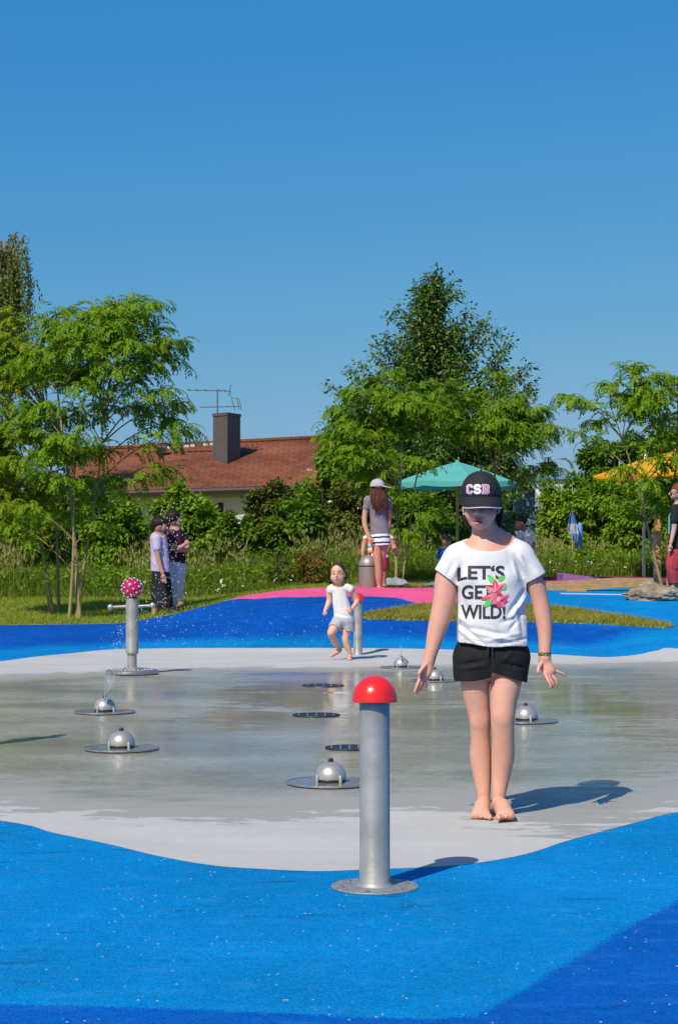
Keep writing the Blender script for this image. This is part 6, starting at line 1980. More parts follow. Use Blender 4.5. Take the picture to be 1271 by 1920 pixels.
    for j in range(na - 1):
        Fc.append([nv * na + j, M + nv * na + j, M + nv * na + j + 1, nv * na + j + 1])
    br = obj('brim', (np.concatenate([T, Bt]), Fc), 'cap_cloth', cap, True, 50)
    obj('brim_piping', tube(np.array(edge)[3:-3] - [0, 0.0015, 0.003], 0.0022, 6), 'white_cord', br)
    for r_ in (0.25, 0.5, 0.75, 0.9):
        i = int(r_ * nv); obj('brim_stitching', tube(T[i * na + 4:(i + 1) * na - 4] + [0, 0, 0.0004], 0.0007, 4), 'black_cord', br)
    LET = {'C': [[(3, 0), (7.5, 0), (10, 2.5), (10, 5), (7, 5), (7, 4), (6.2, 3), (4, 3), (3.2, 4), (3.2, 12), (4, 13), (6.2, 13), (7, 12), (7, 11), (10, 11), (10, 13.5), (7.5, 16), (3, 16), (0.3, 13.5), (0.3, 2.5)]],
           'S': [[(2.5, 0), (7.5, 0), (10, 2.5), (10, 7), (8, 9.3), (3.2, 10.6), (3.2, 12.2), (4, 13), (6, 13), (6.8, 12.2), (6.8, 11.3), (10, 11.3), (10, 13.5), (7.5, 16), (2.5, 16), (0, 13.5), (0, 9.2), (2, 7.2), (6.8, 6), (6.8, 3.8), (6, 3), (4, 3), (3.2, 3.8), (3.2, 5), (0, 5), (0, 2.5)]],
           'B': [[(0, 0), (8, 0), (10, 2), (10, 6.5), (8.7, 8), (10, 9.5), (10, 14), (8, 16), (0, 16), (0, 13.4), (1, 13.4), (1, 2.6), (0, 2.6)], [(4, 3), (6.3, 3), (7, 3.8), (7, 5.8), (6.3, 6.6), (4, 6.6)], [(4, 9.4), (6.3, 9.4), (7, 10.2), (7, 12.2), (6.3, 13), (4, 13)]]}
    for ch, x0, x1, inner, outer in (('C', 874.5, 885.8, 'print_lilac', 'print_pale'), ('S', 888.2, 901.0, 'print_white', 'print_white'), ('B', 903.5, 916.5, 'print_mauve', 'print_pale')):
        ref = np.array([p for sp in LET[ch] for p in sp])
        V, Fc = curve_geo(splines=LET[ch], offset=0.45)
        obj('cap_letter', (project(fit(V, x0, x1, 908.5, 926.0, ref), bc, 0.0016), Fc), outer, cap, False)
        V, Fc = curve_geo(splines=LET[ch], offset=-0.45)
        obj('cap_letter', (project(fit(V, x0, x1, 908.5, 926.0, ref), bc, 0.0024), Fc), inner, cap, False)
    # hair, ear stud, wristband
    hr = [('e', (902, 944, 0.045), (32.5, 30, 34), 0), ('c', [(932, 940, 0.055, 9), (937, 962, 0.05, 7.5), (937, 980, 0.045, 5), (935, 990, 0.045, 2)], 5, 1.6), ('c', [(874, 955, 0.055, 7), (876, 975, 0.055, 6.5), (880, 990, 0.05, 3)], 5, 1.6),
          ('c', [(903, 960, 0.075, 26), (904, 992, 0.085, 22), (906, 1012, 0.09, 14)], 8, 0.7), cut_y(936, False)]
    sdf('hair', t, d, 0.0036, hr, 'hair', (0.035, 0.014, 0.009))
    rng = np.random.default_rng(5); ST = []
    for i in range(70):
        sd = 1 if i % 3 else -1
        x0 = (931 if sd > 0 else 874) + rng.normal(0, 3.0); dy = 0.05 + rng.normal(0, 0.02)
        ln = rng.uniform(25, 58)
        P = [W(x0 + sd * (q * 5.5 - 4.5 * q * q) + rng.normal(0, 0.8), 937 + ln * q, d + dy + 0.01 * math.sin(q * 4 + i)) for q in np.linspace(0, 1, 5)]
        ST.append(tube(catmull(P, 3), np.linspace(0.0016, 0.0005, 13), 4, False))
    V, Fc = join(*ST)
    hs_ = obj('hair_strands', (V, Fc), 'hair', t); col_attr(hs_.data, V, (0.045, 0.018, 0.010), ())
    for ex, ey, dy in ((932.6, 962.2, -0.003), (869.2, 964, 0.0)):
        obj('earring', sphere(W(ex, ey, d + dy), 0.0035, 10, 8), 'white_paint', t)
    a = np.array([W(1020.6, 1226, d - 0.025)]) [0]
    V, Fc = [], []
    prof = [(0.0265, -0.008), (0.0285, -0.0075), (0.0288, 0.0), (0.0285, 0.0075), (0.0265, 0.008)]
    V, Fc = lathe(prof, 36)
    V = V * np.array([1.0, 0.98, 1.0]) + a
    obj('wristband', (V, Fc), 'wristband', t)
    return t
plain('print_black', (0.022, 0.022, 0.026), 0.7, var=0.35, scale=60)
plain('print_green', (0.10, 0.56, 0.11), 0.8, var=0.1, scale=60)
plain('print_red', (0.74, 0.055, 0.12), 0.8, var=0.2, scale=40)
plain('print_pink', (0.80, 0.17, 0.25), 0.8, var=0.2, scale=40)
plain('print_rose', (0.84, 0.42, 0.46), 0.8, var=0.1, scale=40)
plain('print_deep', (0.40, 0.02, 0.06), 0.8, var=0.1, scale=40)
plain('print_lilac', (0.42, 0.26, 0.42), 0.8, var=0.15, scale=90)
plain('print_mauve', (0.46, 0.19, 0.36), 0.8, var=0.2, scale=90)
plain('print_pale', (0.78, 0.62, 0.72), 0.8, var=0.1, scale=90)
plain('print_white', (0.80, 0.78, 0.82), 0.8, var=0.06, scale=90)
plain('cap_cloth', (0.010, 0.010, 0.012), 0.8, var=0.15, scale=20, bmp=0.3, bscale=350)
plain('black_cord', (0.02, 0.02, 0.02), 0.8)
plain('seam_thread', (0.42, 0.42, 0.44), 0.8)
plain('white_cord', (0.7, 0.7, 0.7), 0.7)
def band_mat():
    m, nt, b = new_mat('wristband')
    n = noise(nt, 190, 2, 0.5, (1, 1, 0.5))
    r = ramp(nt, n.outputs['Fac'], [(0.48, (0.035, 0.045, 0.03)), (0.54, (0.33, 0.33, 0.03))])
    L(nt, r.outputs[0], b.inputs['Base Color']); b.inputs['Roughness'].default_value = 0.6
band_mat()
big_girl()

def shoe_free_foot(ax, ay, adz, tx, ty, tdz, r):
    return [('c', [(ax, ay, adz, r), (tx, ty, tdz, r * 0.78)], r * 0.5)]

def toddler():
    d = 19.75
    t = thing('person', 'barefoot toddler in white top and grey shorts running over the pale concrete', 'person', G(655, 1236))
    def hand(c, tips, th):
        out = [('e', c, (3.2, 3.6, 3.8), 1.2)]
        for tp in tips: out.append(('c', [(c[0] + (tp[0] - c[0]) * .35, c[1] + (tp[1] - c[1]) * .35, c[2], 1.35), ((c[0] + tp[0]) / 2 + .6, (c[1] + tp[1]) / 2 + .4, c[2] - 0.012, 1.25), (tp[0], tp[1], c[2] - 0.008, 1.0)], 0.35))
        out.append(('c', [(c[0], c[1], c[2] - .012, 1.5), (th[0], th[1], c[2] - 0.025, 1.15)], 0.5))
        return out
    it = [('e', (633.5, 1072, 0.0), (12.8, 16.5, 17.3), 0), ('e', (632, 1083, -0.030), (11.6, 11, 11), 4), ('e', (631.2, 1090.5, -0.05), (4.6, 4, 3.8), 3), ('e', (624.5, 1083.5, -0.05), (4.6, 5, 5), 3), ('e', (639.5, 1083.5, -0.05), (4.6, 5, 5), 3),
          ('c', [(630.6, 1075, -0.094, 1.4), (630.0, 1080.5, -0.108, 2.0)], 1.4), ('-e', (625.6, 1075, -0.100), (3.7, 3.2, 2.4), 1.5), ('-e', (636.2, 1075, -0.100), (3.7, 3.2, 2.4), 1.5),
          ('e', (625.9, 1075.2, -0.084), (2.5, 2, 1.7), 0.6), ('e', (636, 1075.2, -0.084), (2.5, 2, 1.7), 0.6), ('e', (630.4, 1086, -0.09), (3.6, 2, 1.1), 0.8), ('e', (646.2, 1078, 0.008), (1.8, 3.2, 4), 0.8),
          ('c', [(634, 1090, 0.01, 6.6), (635, 1104, 0.014, 7.5)], 3), ('c', [(635, 1106, 0.01, 11.5), (639, 1135, 0, 12), (643, 1165, 0, 13)], 5, 0.68),
          ('c', [(617, 1108, 0, 6), (617.5, 1124, 0.005, 5.4), (614.5, 1134, -0.02, 4.8), (610, 1144, -0.06, 3.2)], 2), ('c', [(658, 1106, 0, 6), (666.5, 1120, 0.03, 5.4), (668.5, 1129, 0.02, 5.0), (660.5, 1140.5, -0.05, 3.5)], 2),
          ('c', [(634, 1168, -0.0, 11), (622.5, 1183.5, -0.10, 8.2), (621.5, 1190, -0.09, 7.0), (627.5, 1202, -0.03, 6.4), (634, 1214, 0.05, 4.3), (637, 1219, 0.06, 4.2), (628, 1225.5, 0.0, 3.8), (621, 1229.5, -0.05, 3.4)], 2),
          ('c', [(651, 1170, 0.0, 11), (648.5, 1186, -0.01, 8.4), (647.5, 1197, -0.015, 7.0), (650.5, 1210, 0.0, 6.4), (655.5, 1224, 0.01, 4.3), (656.5, 1231, 0.015, 4.2), (655.5, 1234, -0.04, 3.6), (654.5, 1235.2, -0.10, 3.0)], 2)]
    it += hand((609.2, 1146.5, -0.065), [(604.8, 1150.5), (606.6, 1153), (609, 1153.5), (611.2, 1152)], (612.5, 1150))
    it += hand((657.2, 1142.8, -0.065), [(650.6, 1142.6), (651.2, 1146), (653.6, 1149), (657, 1149.6)], (655.8, 1138.4))
    for f in range(5):
        it.append(('c', [(650.4 + f * 2.0, 1235.4, -0.10, 1.3), (650.0 + f * 2.1, 1236.2, -0.125, 1.15)], 0.5))
        it.append(('c', [(619.6 + f * 0.9, 1229.4 + f * 0.7 - 1, -0.06 + f * .004, 1.2), (618.0 + f * 0.8, 1230.6 + f * 0.8 - 1, -0.07, 1.0)], 0.4))
    dk = (0.04, 0.022, 0.016)
    ti = [(625.8, 1075.6, -0.09, 2.8, 8, 1.3, dk, 0.98), (636.1, 1075.6, -0.09, 2.8, 8, 1.3, dk, 0.98), (625.2, 1071.3, -0.09, 4, 8, 1.1, (0.11, 0.05, 0.03), 0.95), (636.8, 1071.0, -0.09, 4, 8, 1.1, (0.11, 0.05, 0.03), 0.95),
          (630.4, 1086, -0.09, 3.2, 5, 0.8, (0.38, 0.12, 0.10), 0.8), (647, 1198, -0.04, 3, 4, 3.5, (0.62, 0.6, 0.58), 0.8), (624, 1083, -0.07, 4, 5, 3, (0.64, 0.26, 0.2), 0.5), (640, 1083, -0.07, 4, 5, 3, (0.64, 0.26, 0.2), 0.5), (620, 1229, -0.06, 6, 10, 4, (0.66, .26, .2), .5), (655, 1235, -0.1, 7, 12, 3, (0.66, .26, .2), .5)]
    sdf('body', t, d, 0.0052, it, 'skin', (0.66, 0.37, 0.26), ti)
    hr = [('e', (634.0, 1069.4, 0.012), (13.3, 17.3, 16.0), 0), ('-e', (630.2, 1088.5, -0.11), (12.2, 21, 18.4), 1.2), ('e', (646.5, 1080, 0.055), (4.5, 6, 8), 3), ('-e', (646.4, 1079, 0.0), (2.2, 4, 5), 1.0)]
    sdf('hair', t, d, 0.0055, hr, 'hair', (0.060, 0.028, 0.016))
    s = [('c', [(634.5, 1107, 0.008, 15.6), (638, 1125, 0.0, 15.4), (642, 1145, 0.0, 16.6), (644.5, 1162, 0.0, 18.6)], 4, 0.72), ('e', (618.5, 1107.5, 0.0), (6.6, 8.6, 8.0), 4), ('e', (657.5, 1105, 0.0), (6.9, 8.6, 8.0), 4), ('c', [(622, 1104, .006, 8), (650, 1102, .006, 8)], 4),
         ('fold', (630, 1150), (655, 1156), -0.8, 2), ('fold', (628, 1156), (660, 1160), 0.8, 1.8), ('fold', (640, 1115), (645, 1140), -0.5, 3), ('fold', (650, 1112), (658, 1130), -0.6, 2), ('fold', (636, 1098), (636, 1106), -0.5, 1.5),
         ('cut', (600, 1158), (700, 1164), (640, 1120)), ('-c', [(617.5, 1112, 0, 6.6), (617.5, 1124, 0, 6.6)], 0.4), ('-c', [(661, 1108, 0, 6.6), (668, 1120, 0, 6.6)], 0.4), ('-e', (634.5, 1094, -0.02), (11.5, 16, 9), 0.5)]
    sdf('top', t, d, 0.0052, s, 'cloth', (0.65, 0.64, 0.63))
    s = [('e', (643, 1164, 0.0), (20, 16, 11), 0), ('c', [(636, 1166, -0.01, 14), (628.5, 1175.5, -0.05, 12.5)], 4), ('c', [(651, 1167, 0.0, 14), (652.5, 1182, 0.0, 12.8)], 4),
         ('fold', (640, 1166), (642, 1182), -1.0, 2), ('fold', (650, 1168), (656, 1182), 0.7, 2), cut_y(1155, False), ('-c', [(648, 1176, -.005, 10), (647.5, 1200, -.01, 10.5)], 0.4), ('-c', [(630, 1174, -.05, 10.3), (616, 1193, -.13, 10.3)], 0.4), ('cut', (619, 1177), (636, 1184), (645, 1165)) if False else ('cut', (600, 1181), (700, 1185.5), (645, 1165))]
    sdf('shorts', t, d, 0.0052, s, 'cloth', (0.37, 0.38, 0.42))
toddler()

def bg_cap(t, px, py, d, rx, rz, brim_dir, col):
    k = d / FPX
    c = W(px, py, d)
    V, F = sphere(c, [rx * k, rx * 1.12 * k, rz * k], 20, 12)
    V[:, 2] = np.maximum(V[:, 2], c[2] - 0.006)
    cap = obj('cap', (V, F), col, t)
    b = np.array(brim_dir, float)
    p = c + np.array([b[0] * rx * k * 0.6, b[1] * rx * k * .6, -0.004])
    VV, FF = sphere((0, 0, 0), 1, 18, 8)
    VV = VV * np.array([rx * k * 0.92, rx * k * 1.0, 0.010])
    VV[:, 2] -= 0.2 * (VV[:, 0] * b[0] + VV[:, 1] * b[1])
    obj('brim', (VV + p + np.array([b[0], b[1], 0]) * rx * k * 0.45, FF), col, cap)

plain('grey_cap', (0.40, 0.40, 0.38), 0.8, bmp=0.1)
plain('navy_cap', (0.05, 0.055, 0.075), 0.8, bmp=0.1)

def grey_cap_girl():
    d = 26.15
    t = thing('person', 'girl in pale grey cap, grey t-shirt and white striped skirt behind domed bin', 'person', GD(711, d))
    it = [('e', (709, 914, 0.0), (11, 13, 15), 0), ('e', (718, 922, -0.02), (6, 6, 8), 3), ('c', [(710, 924, 0.01, 6), (708, 936, 0.01, 7)], 3), ('c', [(688, 938, 0, 6), (727, 938, 0.02, 6)], 3), ('c', [(707, 945, 0.01, 14), (710, 975, 0.01, 13), (713, 1010, 0.01, 15)], 4, .65),
          ('c', [(689, 941, -0.01, 6), (684, 964, -0.02, 5.2), (684, 984, -0.05, 4.8), (691, 1006, -0.10, 3.4)], 2), ('e', (693, 1012, -0.12), (3.2, 3, 4.6), 1.5),
          ('c', [(690.6, 1014, -0.12, 1.2), (689.6, 1019, -0.13, 1)], .4), ('c', [(692.6, 1015, -0.13, 1.2), (692.2, 1021, -0.14, 1)], .4), ('c', [(694.6, 1015, -0.13, 1.2), (695, 1021.5, -0.14, 1)], .4), ('c', [(696.4, 1014, -0.12, 1.2), (697.4, 1019.5, -0.13, 1)], .4), ('c', [(696, 1009, -.12, 1.3), (699, 1013, -.14, 1)], .4),
          ('c', [(727, 942, 0.03, 5.6), (730, 965, 0.05, 4.8), (728, 990, 0.04, 4)], 2), ('e', (726, 998, 0.02), (3, 3, 4.5), 1.5),
          ('c', [(704, 1012, 0, 9.5), (707, 1040, -0.02, 8), (709, 1062, -0.02, 6.4), (710, 1080, 0.0, 6.6), (711, 1102, 0.02, 4.2), (709, 1105, -.09, 3.4)], 2), ('c', [(720, 1012, 0.02, 9.5), (716, 1040, 0.05, 8), (713, 1062, 0.08, 6.4), (712, 1080, 0.1, 6.4), (713, 1101, 0.12, 4.2), (718, 1104, 0.03, 3.4)], 2)]
    sdf('body', t, d, 0.0082, it, 'skin', (0.52, 0.265, 0.165))
    sdf('hair', t, d, 0.0082, [('e', (708.5, 915, 0.02), (12.5, 14, 14), 0), ('c', [(702, 916, -0.02, 8.5), (701, 930, -0.07, 8.0), (703, 944, -0.105, 7.0), (706, 955, -0.12, 3.5)], 4, .7), ('c', [(715, 920, -0.04, 7.5), (719, 934, -0.075, 8), (722, 947, -0.10, 6), (724, 956, -0.11, 2.5)], 4, .7), ('c', [(709, 928, -0.07, 8), (712, 947, -0.11, 7)], 4, .7)], 'hair', (0.085, 0.030, 0.018))
    rng = np.random.default_rng(8); ST = []
    for i in range(46):
        x0 = rng.uniform(697, 721); x1 = x0 + rng.uniform(-2.5, 5); y1 = rng.uniform(938, 958); ph = rng.uniform(0, 6)
        P = [W(x0 + (x1 - x0) * q + 1.3 * math.sin(q * 7 + ph), 916 + (y1 - 916) * q, d - 0.085 - 0.075 * q + 0.018 * math.sin(q * 5 + ph)) for q in np.linspace(0, 1, 6)]
        ST.append(tube(catmull(P, 3), np.linspace(0.009, 0.003, 16), 5, False))
    V, Fc = join(*ST); hs_ = obj('hair_strands', (V, Fc), 'hair', t); col_attr(hs_.data, V, (0.10, 0.036, 0.02), ())
    bg_cap(t, 707.5, 912, d - 0.02, 14.5, 14.5, (0.93, -0.37), 'grey_cap')
    sdf('t_shirt', t, d, 0.0082, [('c', [(707, 950, 0.01, 17), (710, 975, 0.01, 16.2), (712.5, 1006, 0.01, 19)], 5, .66), ('c', [(691, 938.5, 0.0, 9.6), (725, 938.5, 0.02, 9.6)], 5), ('c', [(692, 940, 0, 8.6), (687, 952, -0.01, 7.6)], 3), ('c', [(724, 941, .02, 8.2), (728.5, 952, 0.03, 7.2)], 3),
        ('fold', (700, 965), (722, 985), -.8, 3), ('fold', (698, 975), (715, 995), .8, 3), ('fold', (715, 960), (726, 972), -.7, 3), cut_y(1003), ('cut', (676, 951), (696, 957), (708, 930)) if False else ('-e', (709, 926, -.04), (9, 14, 8), .5)], 'cloth', (0.20, 0.18, 0.205))
    z1, z2, z3, z4 = [W(0, y, d)[2] for y in (1006.3, 1009.7, 1016.3, 1019.7)]
    def stripes(V, C):
        z = V[:, 2] + 0.012 * np.sin(V[:, 0] * 6)
        m = ((z < z1) & (z > z2)) | ((z < z3) & (z > z4))
        C[m] = (0.012, 0.012, 0.05); return C
    sdf('skirt', t, d, 0.0065, [('c', [(712.5, 1000, 0.01, 18.2), (713, 1030, 0.01, 20)], 3, .68), cut_y(1000.5, False), ('cut', (690, 1024), (740, 1021.5), (712, 1005)), ('-c', [(713, 1012, .01, 16.5), (713, 1040, .01, 18.5)], .4, .68)], 'cloth', (0.78, 0.78, 0.8), stripes=stripes)
grey_cap_girl()

def striped_child():
    d = 26.85
    t = thing('person', 'child in red, white and teal striped top half hidden behind the grey-capped girl', 'person', GD(708, d))
    it = [('e', (709, 985, 0.0), (11, 12, 14), 0), ('c', [(709, 995, 0, 6), (709, 1006, 0, 7)], 3), ('c', [(690, 1006, 0, 5.5), (728, 1006, 0, 5.5)], 3), ('c', [(709, 1012, 0, 14), (709, 1045, 0, 14)], 4, .7),
          ('c', [(687, 1008, 0, 5.4), (682, 1022, 0, 4.6), (680, 1036, -.04, 3.4)], 2), ('e', (680, 1041, -.05), (3, 3, 4), 1.2), ('c', [(731, 1008, 0, 5.4), (737, 1022, 0, 4.6), (742, 1035, -.04, 3.4)], 2), ('e', (744.5, 1038.5, -.05), (3.6, 3, 3), 1.2)]
    for a, b_ in (((743, 1040), (741.5, 1044)), ((745, 1041), (744.5, 1044.6)), ((746.5, 1040), (747.5, 1042.5)), ((679, 1044), (678, 1047.5)), ((681, 1044), (680.8, 1048)), ((682.6, 1043), (683.4, 1047))):
        it.append(('c', [(*a, -.05, 1.2), (*b_, -.06, 1)], .4))
    it += [('c', [(702, 1050, 0, 8), (703, 1075, 0, 6), (703, 1100, 0.02, 4.2), (702, 1103, -.08, 3.4)], 2), ('c', [(718, 1050, 0, 8), (718.5, 1072, 0, 6), (720, 1099, 0.02, 4.2), (722, 1102, -.08, 3.4)], 2)]
    sdf('body', t, d, 0.0085, it, 'skin', (0.52, 0.265, 0.165))
    sdf('hair', t, d, 0.0085, [('e', (709, 982, .02), (12, 13, 13), 0)], 'hair', (0.06, 0.03, 0.018))
    cols = np.array([(0.50, 0.06, 0.05), (0.70, 0.30, 0.16), (0.70, 0.68, 0.64), (0.05, 0.36, 0.40), (0.70, 0.68, 0.64), (0.70, 0.68, 0.64)])
    def stripes(V, C):
        return cols[((V[:, 2] / 0.034 + np.abs(V[:, 0] - W(709, 0, d)[0]) * 9).astype(int)) % 6]
    sdf('striped_top', t, d, 0.0075, [('c', [(709, 1012, 0, 19), (709, 1038, 0, 20), (709, 1050, 0, 21)], 4, .66), ('c', [(692, 1004, 0, 6.5), (685.5, 1010, 0, 5.8)], 3), ('c', [(726, 1004, 0, 6.5), (733, 1010, 0, 5.8)], 3), cut_y(1047), ('-e', (709, 1001, -.03), (8, 12, 6), .5)], 'cloth', (0.7, 0.1, 0.06), stripes=stripes)
    sdf('shorts', t, d, 0.0085, [('c', [(702, 1046, 0, 11.5), (702, 1066, 0, 10)], 3), ('c', [(718, 1046, 0, 11.5), (719, 1066, 0, 10)], 3), cut_y(1044, False), cut_y(1068)], 'cloth', (0.30, 0.035, 0.04))
striped_child()

def two_women():
    d = 25.5
    t = thing('person', 'woman in pale lavender t-shirt and long black skirt, nearer of the two', 'person', GD(302, d))
    it = [('e', (299, 985, 0.0), (10.5, 13, 15), 0), ('e', (307, 990, -.02), (6, 7, 8), 3), ('c', [(311.5, 987, -.02, 1.6), (313.2, 989.5, -.02, 1.6)], 1), ('c', [(299, 994, 0.01, 6.4), (299, 1006, 0.01, 7.5)], 3), ('c', [(297, 1010, 0, 13), (301, 1045, 0, 14), (303, 1075, 0, 15)], 4, .8),
          ('c', [(293, 1012, -.12, 6), (295.5, 1035, -.14, 5.2), (298, 1050, -.15, 4.8), (305, 1074, -.18, 3.6)], 2), ('e', (307.5, 1081, -.19), (3.4, 3, 5), 1.5),
          ('c', [(305, 1085, -.19, 1.3), (304.6, 1091, -.2, 1)], .4), ('c', [(307, 1086, -.19, 1.3), (307, 1092.5, -.2, 1)], .4), ('c', [(309, 1086, -.19, 1.3), (309.4, 1092, -.2, 1)], .4), ('c', [(310.6, 1084.5, -.19, 1.3), (311.6, 1090, -.2, 1)], .4), ('c', [(304, 1079, -.2, 1.4), (302, 1084, -.21, 1.1)], .4),
          ('c', [(306, 1010, .12, 6), (312, 1040, .13, 5), (316, 1068, .1, 4)], 2),
          ('c', [(300, 1095, -.03, 8), (295, 1125, -.03, 6.6), (291, 1145, -.02, 6.2), (290, 1160, -.01, 4.2), (292, 1165, -.08, 3.6)], 2), ('c', [(312, 1095, .03, 10), (316, 1125, .05, 7), (318, 1145, .05, 6), (319, 1157, .06, 4.2), (323, 1161, .0, 3.6)], 2)]
    sdf('body', t, d, 0.0085, it, 'skin', (0.42, 0.22, 0.155))
    sdf('hair', t, d, 0.0085, [('e', (298, 981.5, .01), (14, 15, 14.5), 0), ('c', [(291, 985, .03, 8), (291, 999, .04, 4)], 4), ('-e', (313, 992, -.06), (8, 14, 11), 2)], 'hair', (0.018, 0.011, 0.010))
    sdf('t_shirt', t, d, 0.0085, [('c', [(297, 1011, 0, 15.5), (300, 1040, 0, 17), (302, 1080, 0, 18.8)], 5, .82), ('c', [(294, 1011, -.1, 9), (295, 1028, -.13, 8.2)], 4), ('c', [(304, 1010, .1, 9), (308, 1026, .12, 8)], 4), ('fold', (288, 1040), (312, 1062), -.8, 3), ('fold', (286, 1052), (306, 1070), .8, 3), ('cut', (270, 1070), (330, 1074), (300, 1030)), ('-e', (300, 1001, -.02), (9, 12, 7), .5)], 'cloth', (0.44, 0.38, 0.56))
    sdf('skirt', t, d, 0.0085, [('c', [(302, 1072, 0, 16.5), (303, 1100, 0, 19), (305, 1145, 0, 21)], 4, .85), ('fold', (300, 1080), (298, 1136), -.9, 3), ('fold', (310, 1080), (313, 1136), .9, 3), cut_y(1071.5, False), ('cut', (270, 1136), (330, 1139), (300, 1100))], 'black_cloth', (0.014, 0.013, 0.016))
    d = 25.95
    t = thing('person', 'woman in dark plum top and pale blue trousers standing with folded arms', 'person', GD(333, d))
    it = [('e', (326, 972, 0.0), (10.5, 13, 15), 0), ('e', (334, 978, -.01), (5.6, 7, 8), 3), ('c', [(338.6, 974.5, -.01, 1.5), (340.4, 977.5, -.01, 1.6)], 1), ('c', [(326, 983, 0.01, 6.4), (326, 996, 0.01, 7.5)], 3), ('c', [(329, 1000, 0, 13), (331, 1030, 0, 14), (333, 1060, 0, 14)], 4, .85),
          ('c', [(322, 1000, -.13, 6), (324, 1020, -.16, 5.2), (336, 1027, -.2, 4.6), (347, 1021, -.2, 3.6)], 2), ('e', (350.5, 1018, -.19), (4.4, 3, 3.6), 1.5), ('c', [(336, 1000, .1, 6), (350, 1018, .02, 5.2), (350, 1030, -.1, 4.6), (338, 1032, -.18, 3.6)], 2), ('e', (333, 1033, -.19), (4.4, 3, 3.2), 1.5),
          ('c', [(330, 1060, -.04, 11), (328, 1100, -.05, 8), (328, 1130, -.04, 6), (327, 1156, -.03, 4.2), (332, 1161, -.07, 3.6)], 2), ('c', [(336, 1060, .05, 11), (334, 1100, .06, 8), (332, 1130, .07, 6), (331, 1154, .08, 4.2), (337, 1158, .04, 3.6)], 2)]
    for q in range(4):
        it.append(('c', [(351 + q * .4, 1015.5 + q * 1.7, -.2, 1.2), (355, 1014.5 + q * 1.8, -.2, 1)], .4)); it.append(('c', [(332 - q * .3, 1030.5 + q * 1.6, -.2, 1.2), (327.6, 1030 + q * 1.7, -.2, 1)], .4))
    sdf('body', t, d, 0.0085, it, 'skin', (0.40, 0.21, 0.15))
    sdf('hair', t, d, 0.0085, [('e', (324.5, 969.5, .0), (13.4, 15, 14.5), 0), ('c', [(318, 975, .02, 7), (318, 988, .03, 4)], 4), ('-e', (340, 979, -.04), (8.5, 15, 10.5), 2)], 'hair', (0.020, 0.011, 0.009))
    sdf('top', t, d, 0.0085, [('c', [(328, 1001, 0, 15.5), (330, 1030, 0, 16.8), (332, 1064, 0, 18.4)], 5, .85), ('c', [(322, 1000, -.12, 8.6), (323, 1014, -.15, 7.6)], 4), ('c', [(335, 1000, .1, 8.6), (345, 1012, .05, 7.6)], 4), ('fold', (318, 1035), (340, 1045), -.8, 3), ('fold', (320, 1045), (345, 1052), .8, 3), cut_y(1056), ('-e', (328, 991, -.02), (9, 12, 7), .5)], 'cloth', (0.052, 0.014, 0.036))
    sdf('trousers', t, d, 0.0085, [('c', [(330, 1058, -.03, 14), (328.5, 1095, -.05, 11.5), (328, 1142, -.04, 7.4)], 4), ('c', [(337, 1058, .04, 13.5), (335, 1095, .06, 11), (333, 1140, .07, 7.2)], 4), ('fold', (325, 1060), (330, 1100), -.8, 2.5), ('fold', (338, 1060), (334, 1110), .8, 2.5), cut_y(1054, False), cut_y(1137)], 'cloth', (0.50, 0.53, 0.74))
two_women()

def dog():
    d = 25.2
    t = thing('dog', 'small dark dog with tan face and teal collar lying behind the blue rim', 'dog', GD(366, d + .3))
    it = [('c', [(352, 1147, .1, 8), (366, 1146, .2, 8.6), (380, 1147, .3, 8)], 4), ('c', [(352, 1145, .1, 6.4), (344, 1136, .0, 5)], 3), ('e', (340.5, 1132.5, -.02), (6.4, 6, 5.6), 2), ('c', [(338, 1134, -.06, 3.6), (333.6, 1136, -.1, 2.4)], 1.5), ('c', [(337, 1128.5, -.01, 2.4), (335.6, 1124.8, .0, 1)], 1), ('c', [(343.6, 1128.5, .01, 2.4), (345, 1124.8, .02, 1)], 1),
          ('c', [(382, 1143, .32, 4.2), (386.5, 1137, .36, 2.6), (387.5, 1131, .37, 1.6)], 2),
          ('c', [(350, 1150, .06, 4), (348, 1158, .04, 2.4), (345, 1160, -.02, 2.2)], 1.5), ('c', [(354, 1150, .16, 4), (353, 1158, .16, 2.4), (350, 1160, .1, 2.2)], 1.5), ('c', [(381, 1149, .26, 5.4), (377, 1154, .26, 3.4), (382, 1158, .3, 2.4), (378, 1160, .24, 2.2)], 1.5), ('c', [(383, 1149, .36, 5.4), (379, 1154, .38, 3.4), (384, 1158, .4, 2.4), (380, 1160, .36, 2.2)], 1.5)]
    tan = (0.42, 0.27, 0.14)
    sdf('body', t, d, 0.008, it, 'hair', (0.018, 0.015, 0.013), [(338, 1133, -.04, 7, 14, 7, tan, .95), (346, 1160, 0, 4, 20, 3, tan, .6)])
    c, e = W(348.5, 1140.5, d + .05), W(347, 1139, d + .03)
    V, F = lathe([(0.042, -0.011), (0.048, -0.01), (0.048, 0.01), (0.042, 0.011)], 18)
    ax = Vector((0.62, 0.25, -0.7)).normalized().to_track_quat('Z', 'Y').to_matrix()
    V = np.array([list(ax @ Vector(v)) for v in V]) + c
    obj('collar', (V, F), 'teal_canvas', t)
dog()

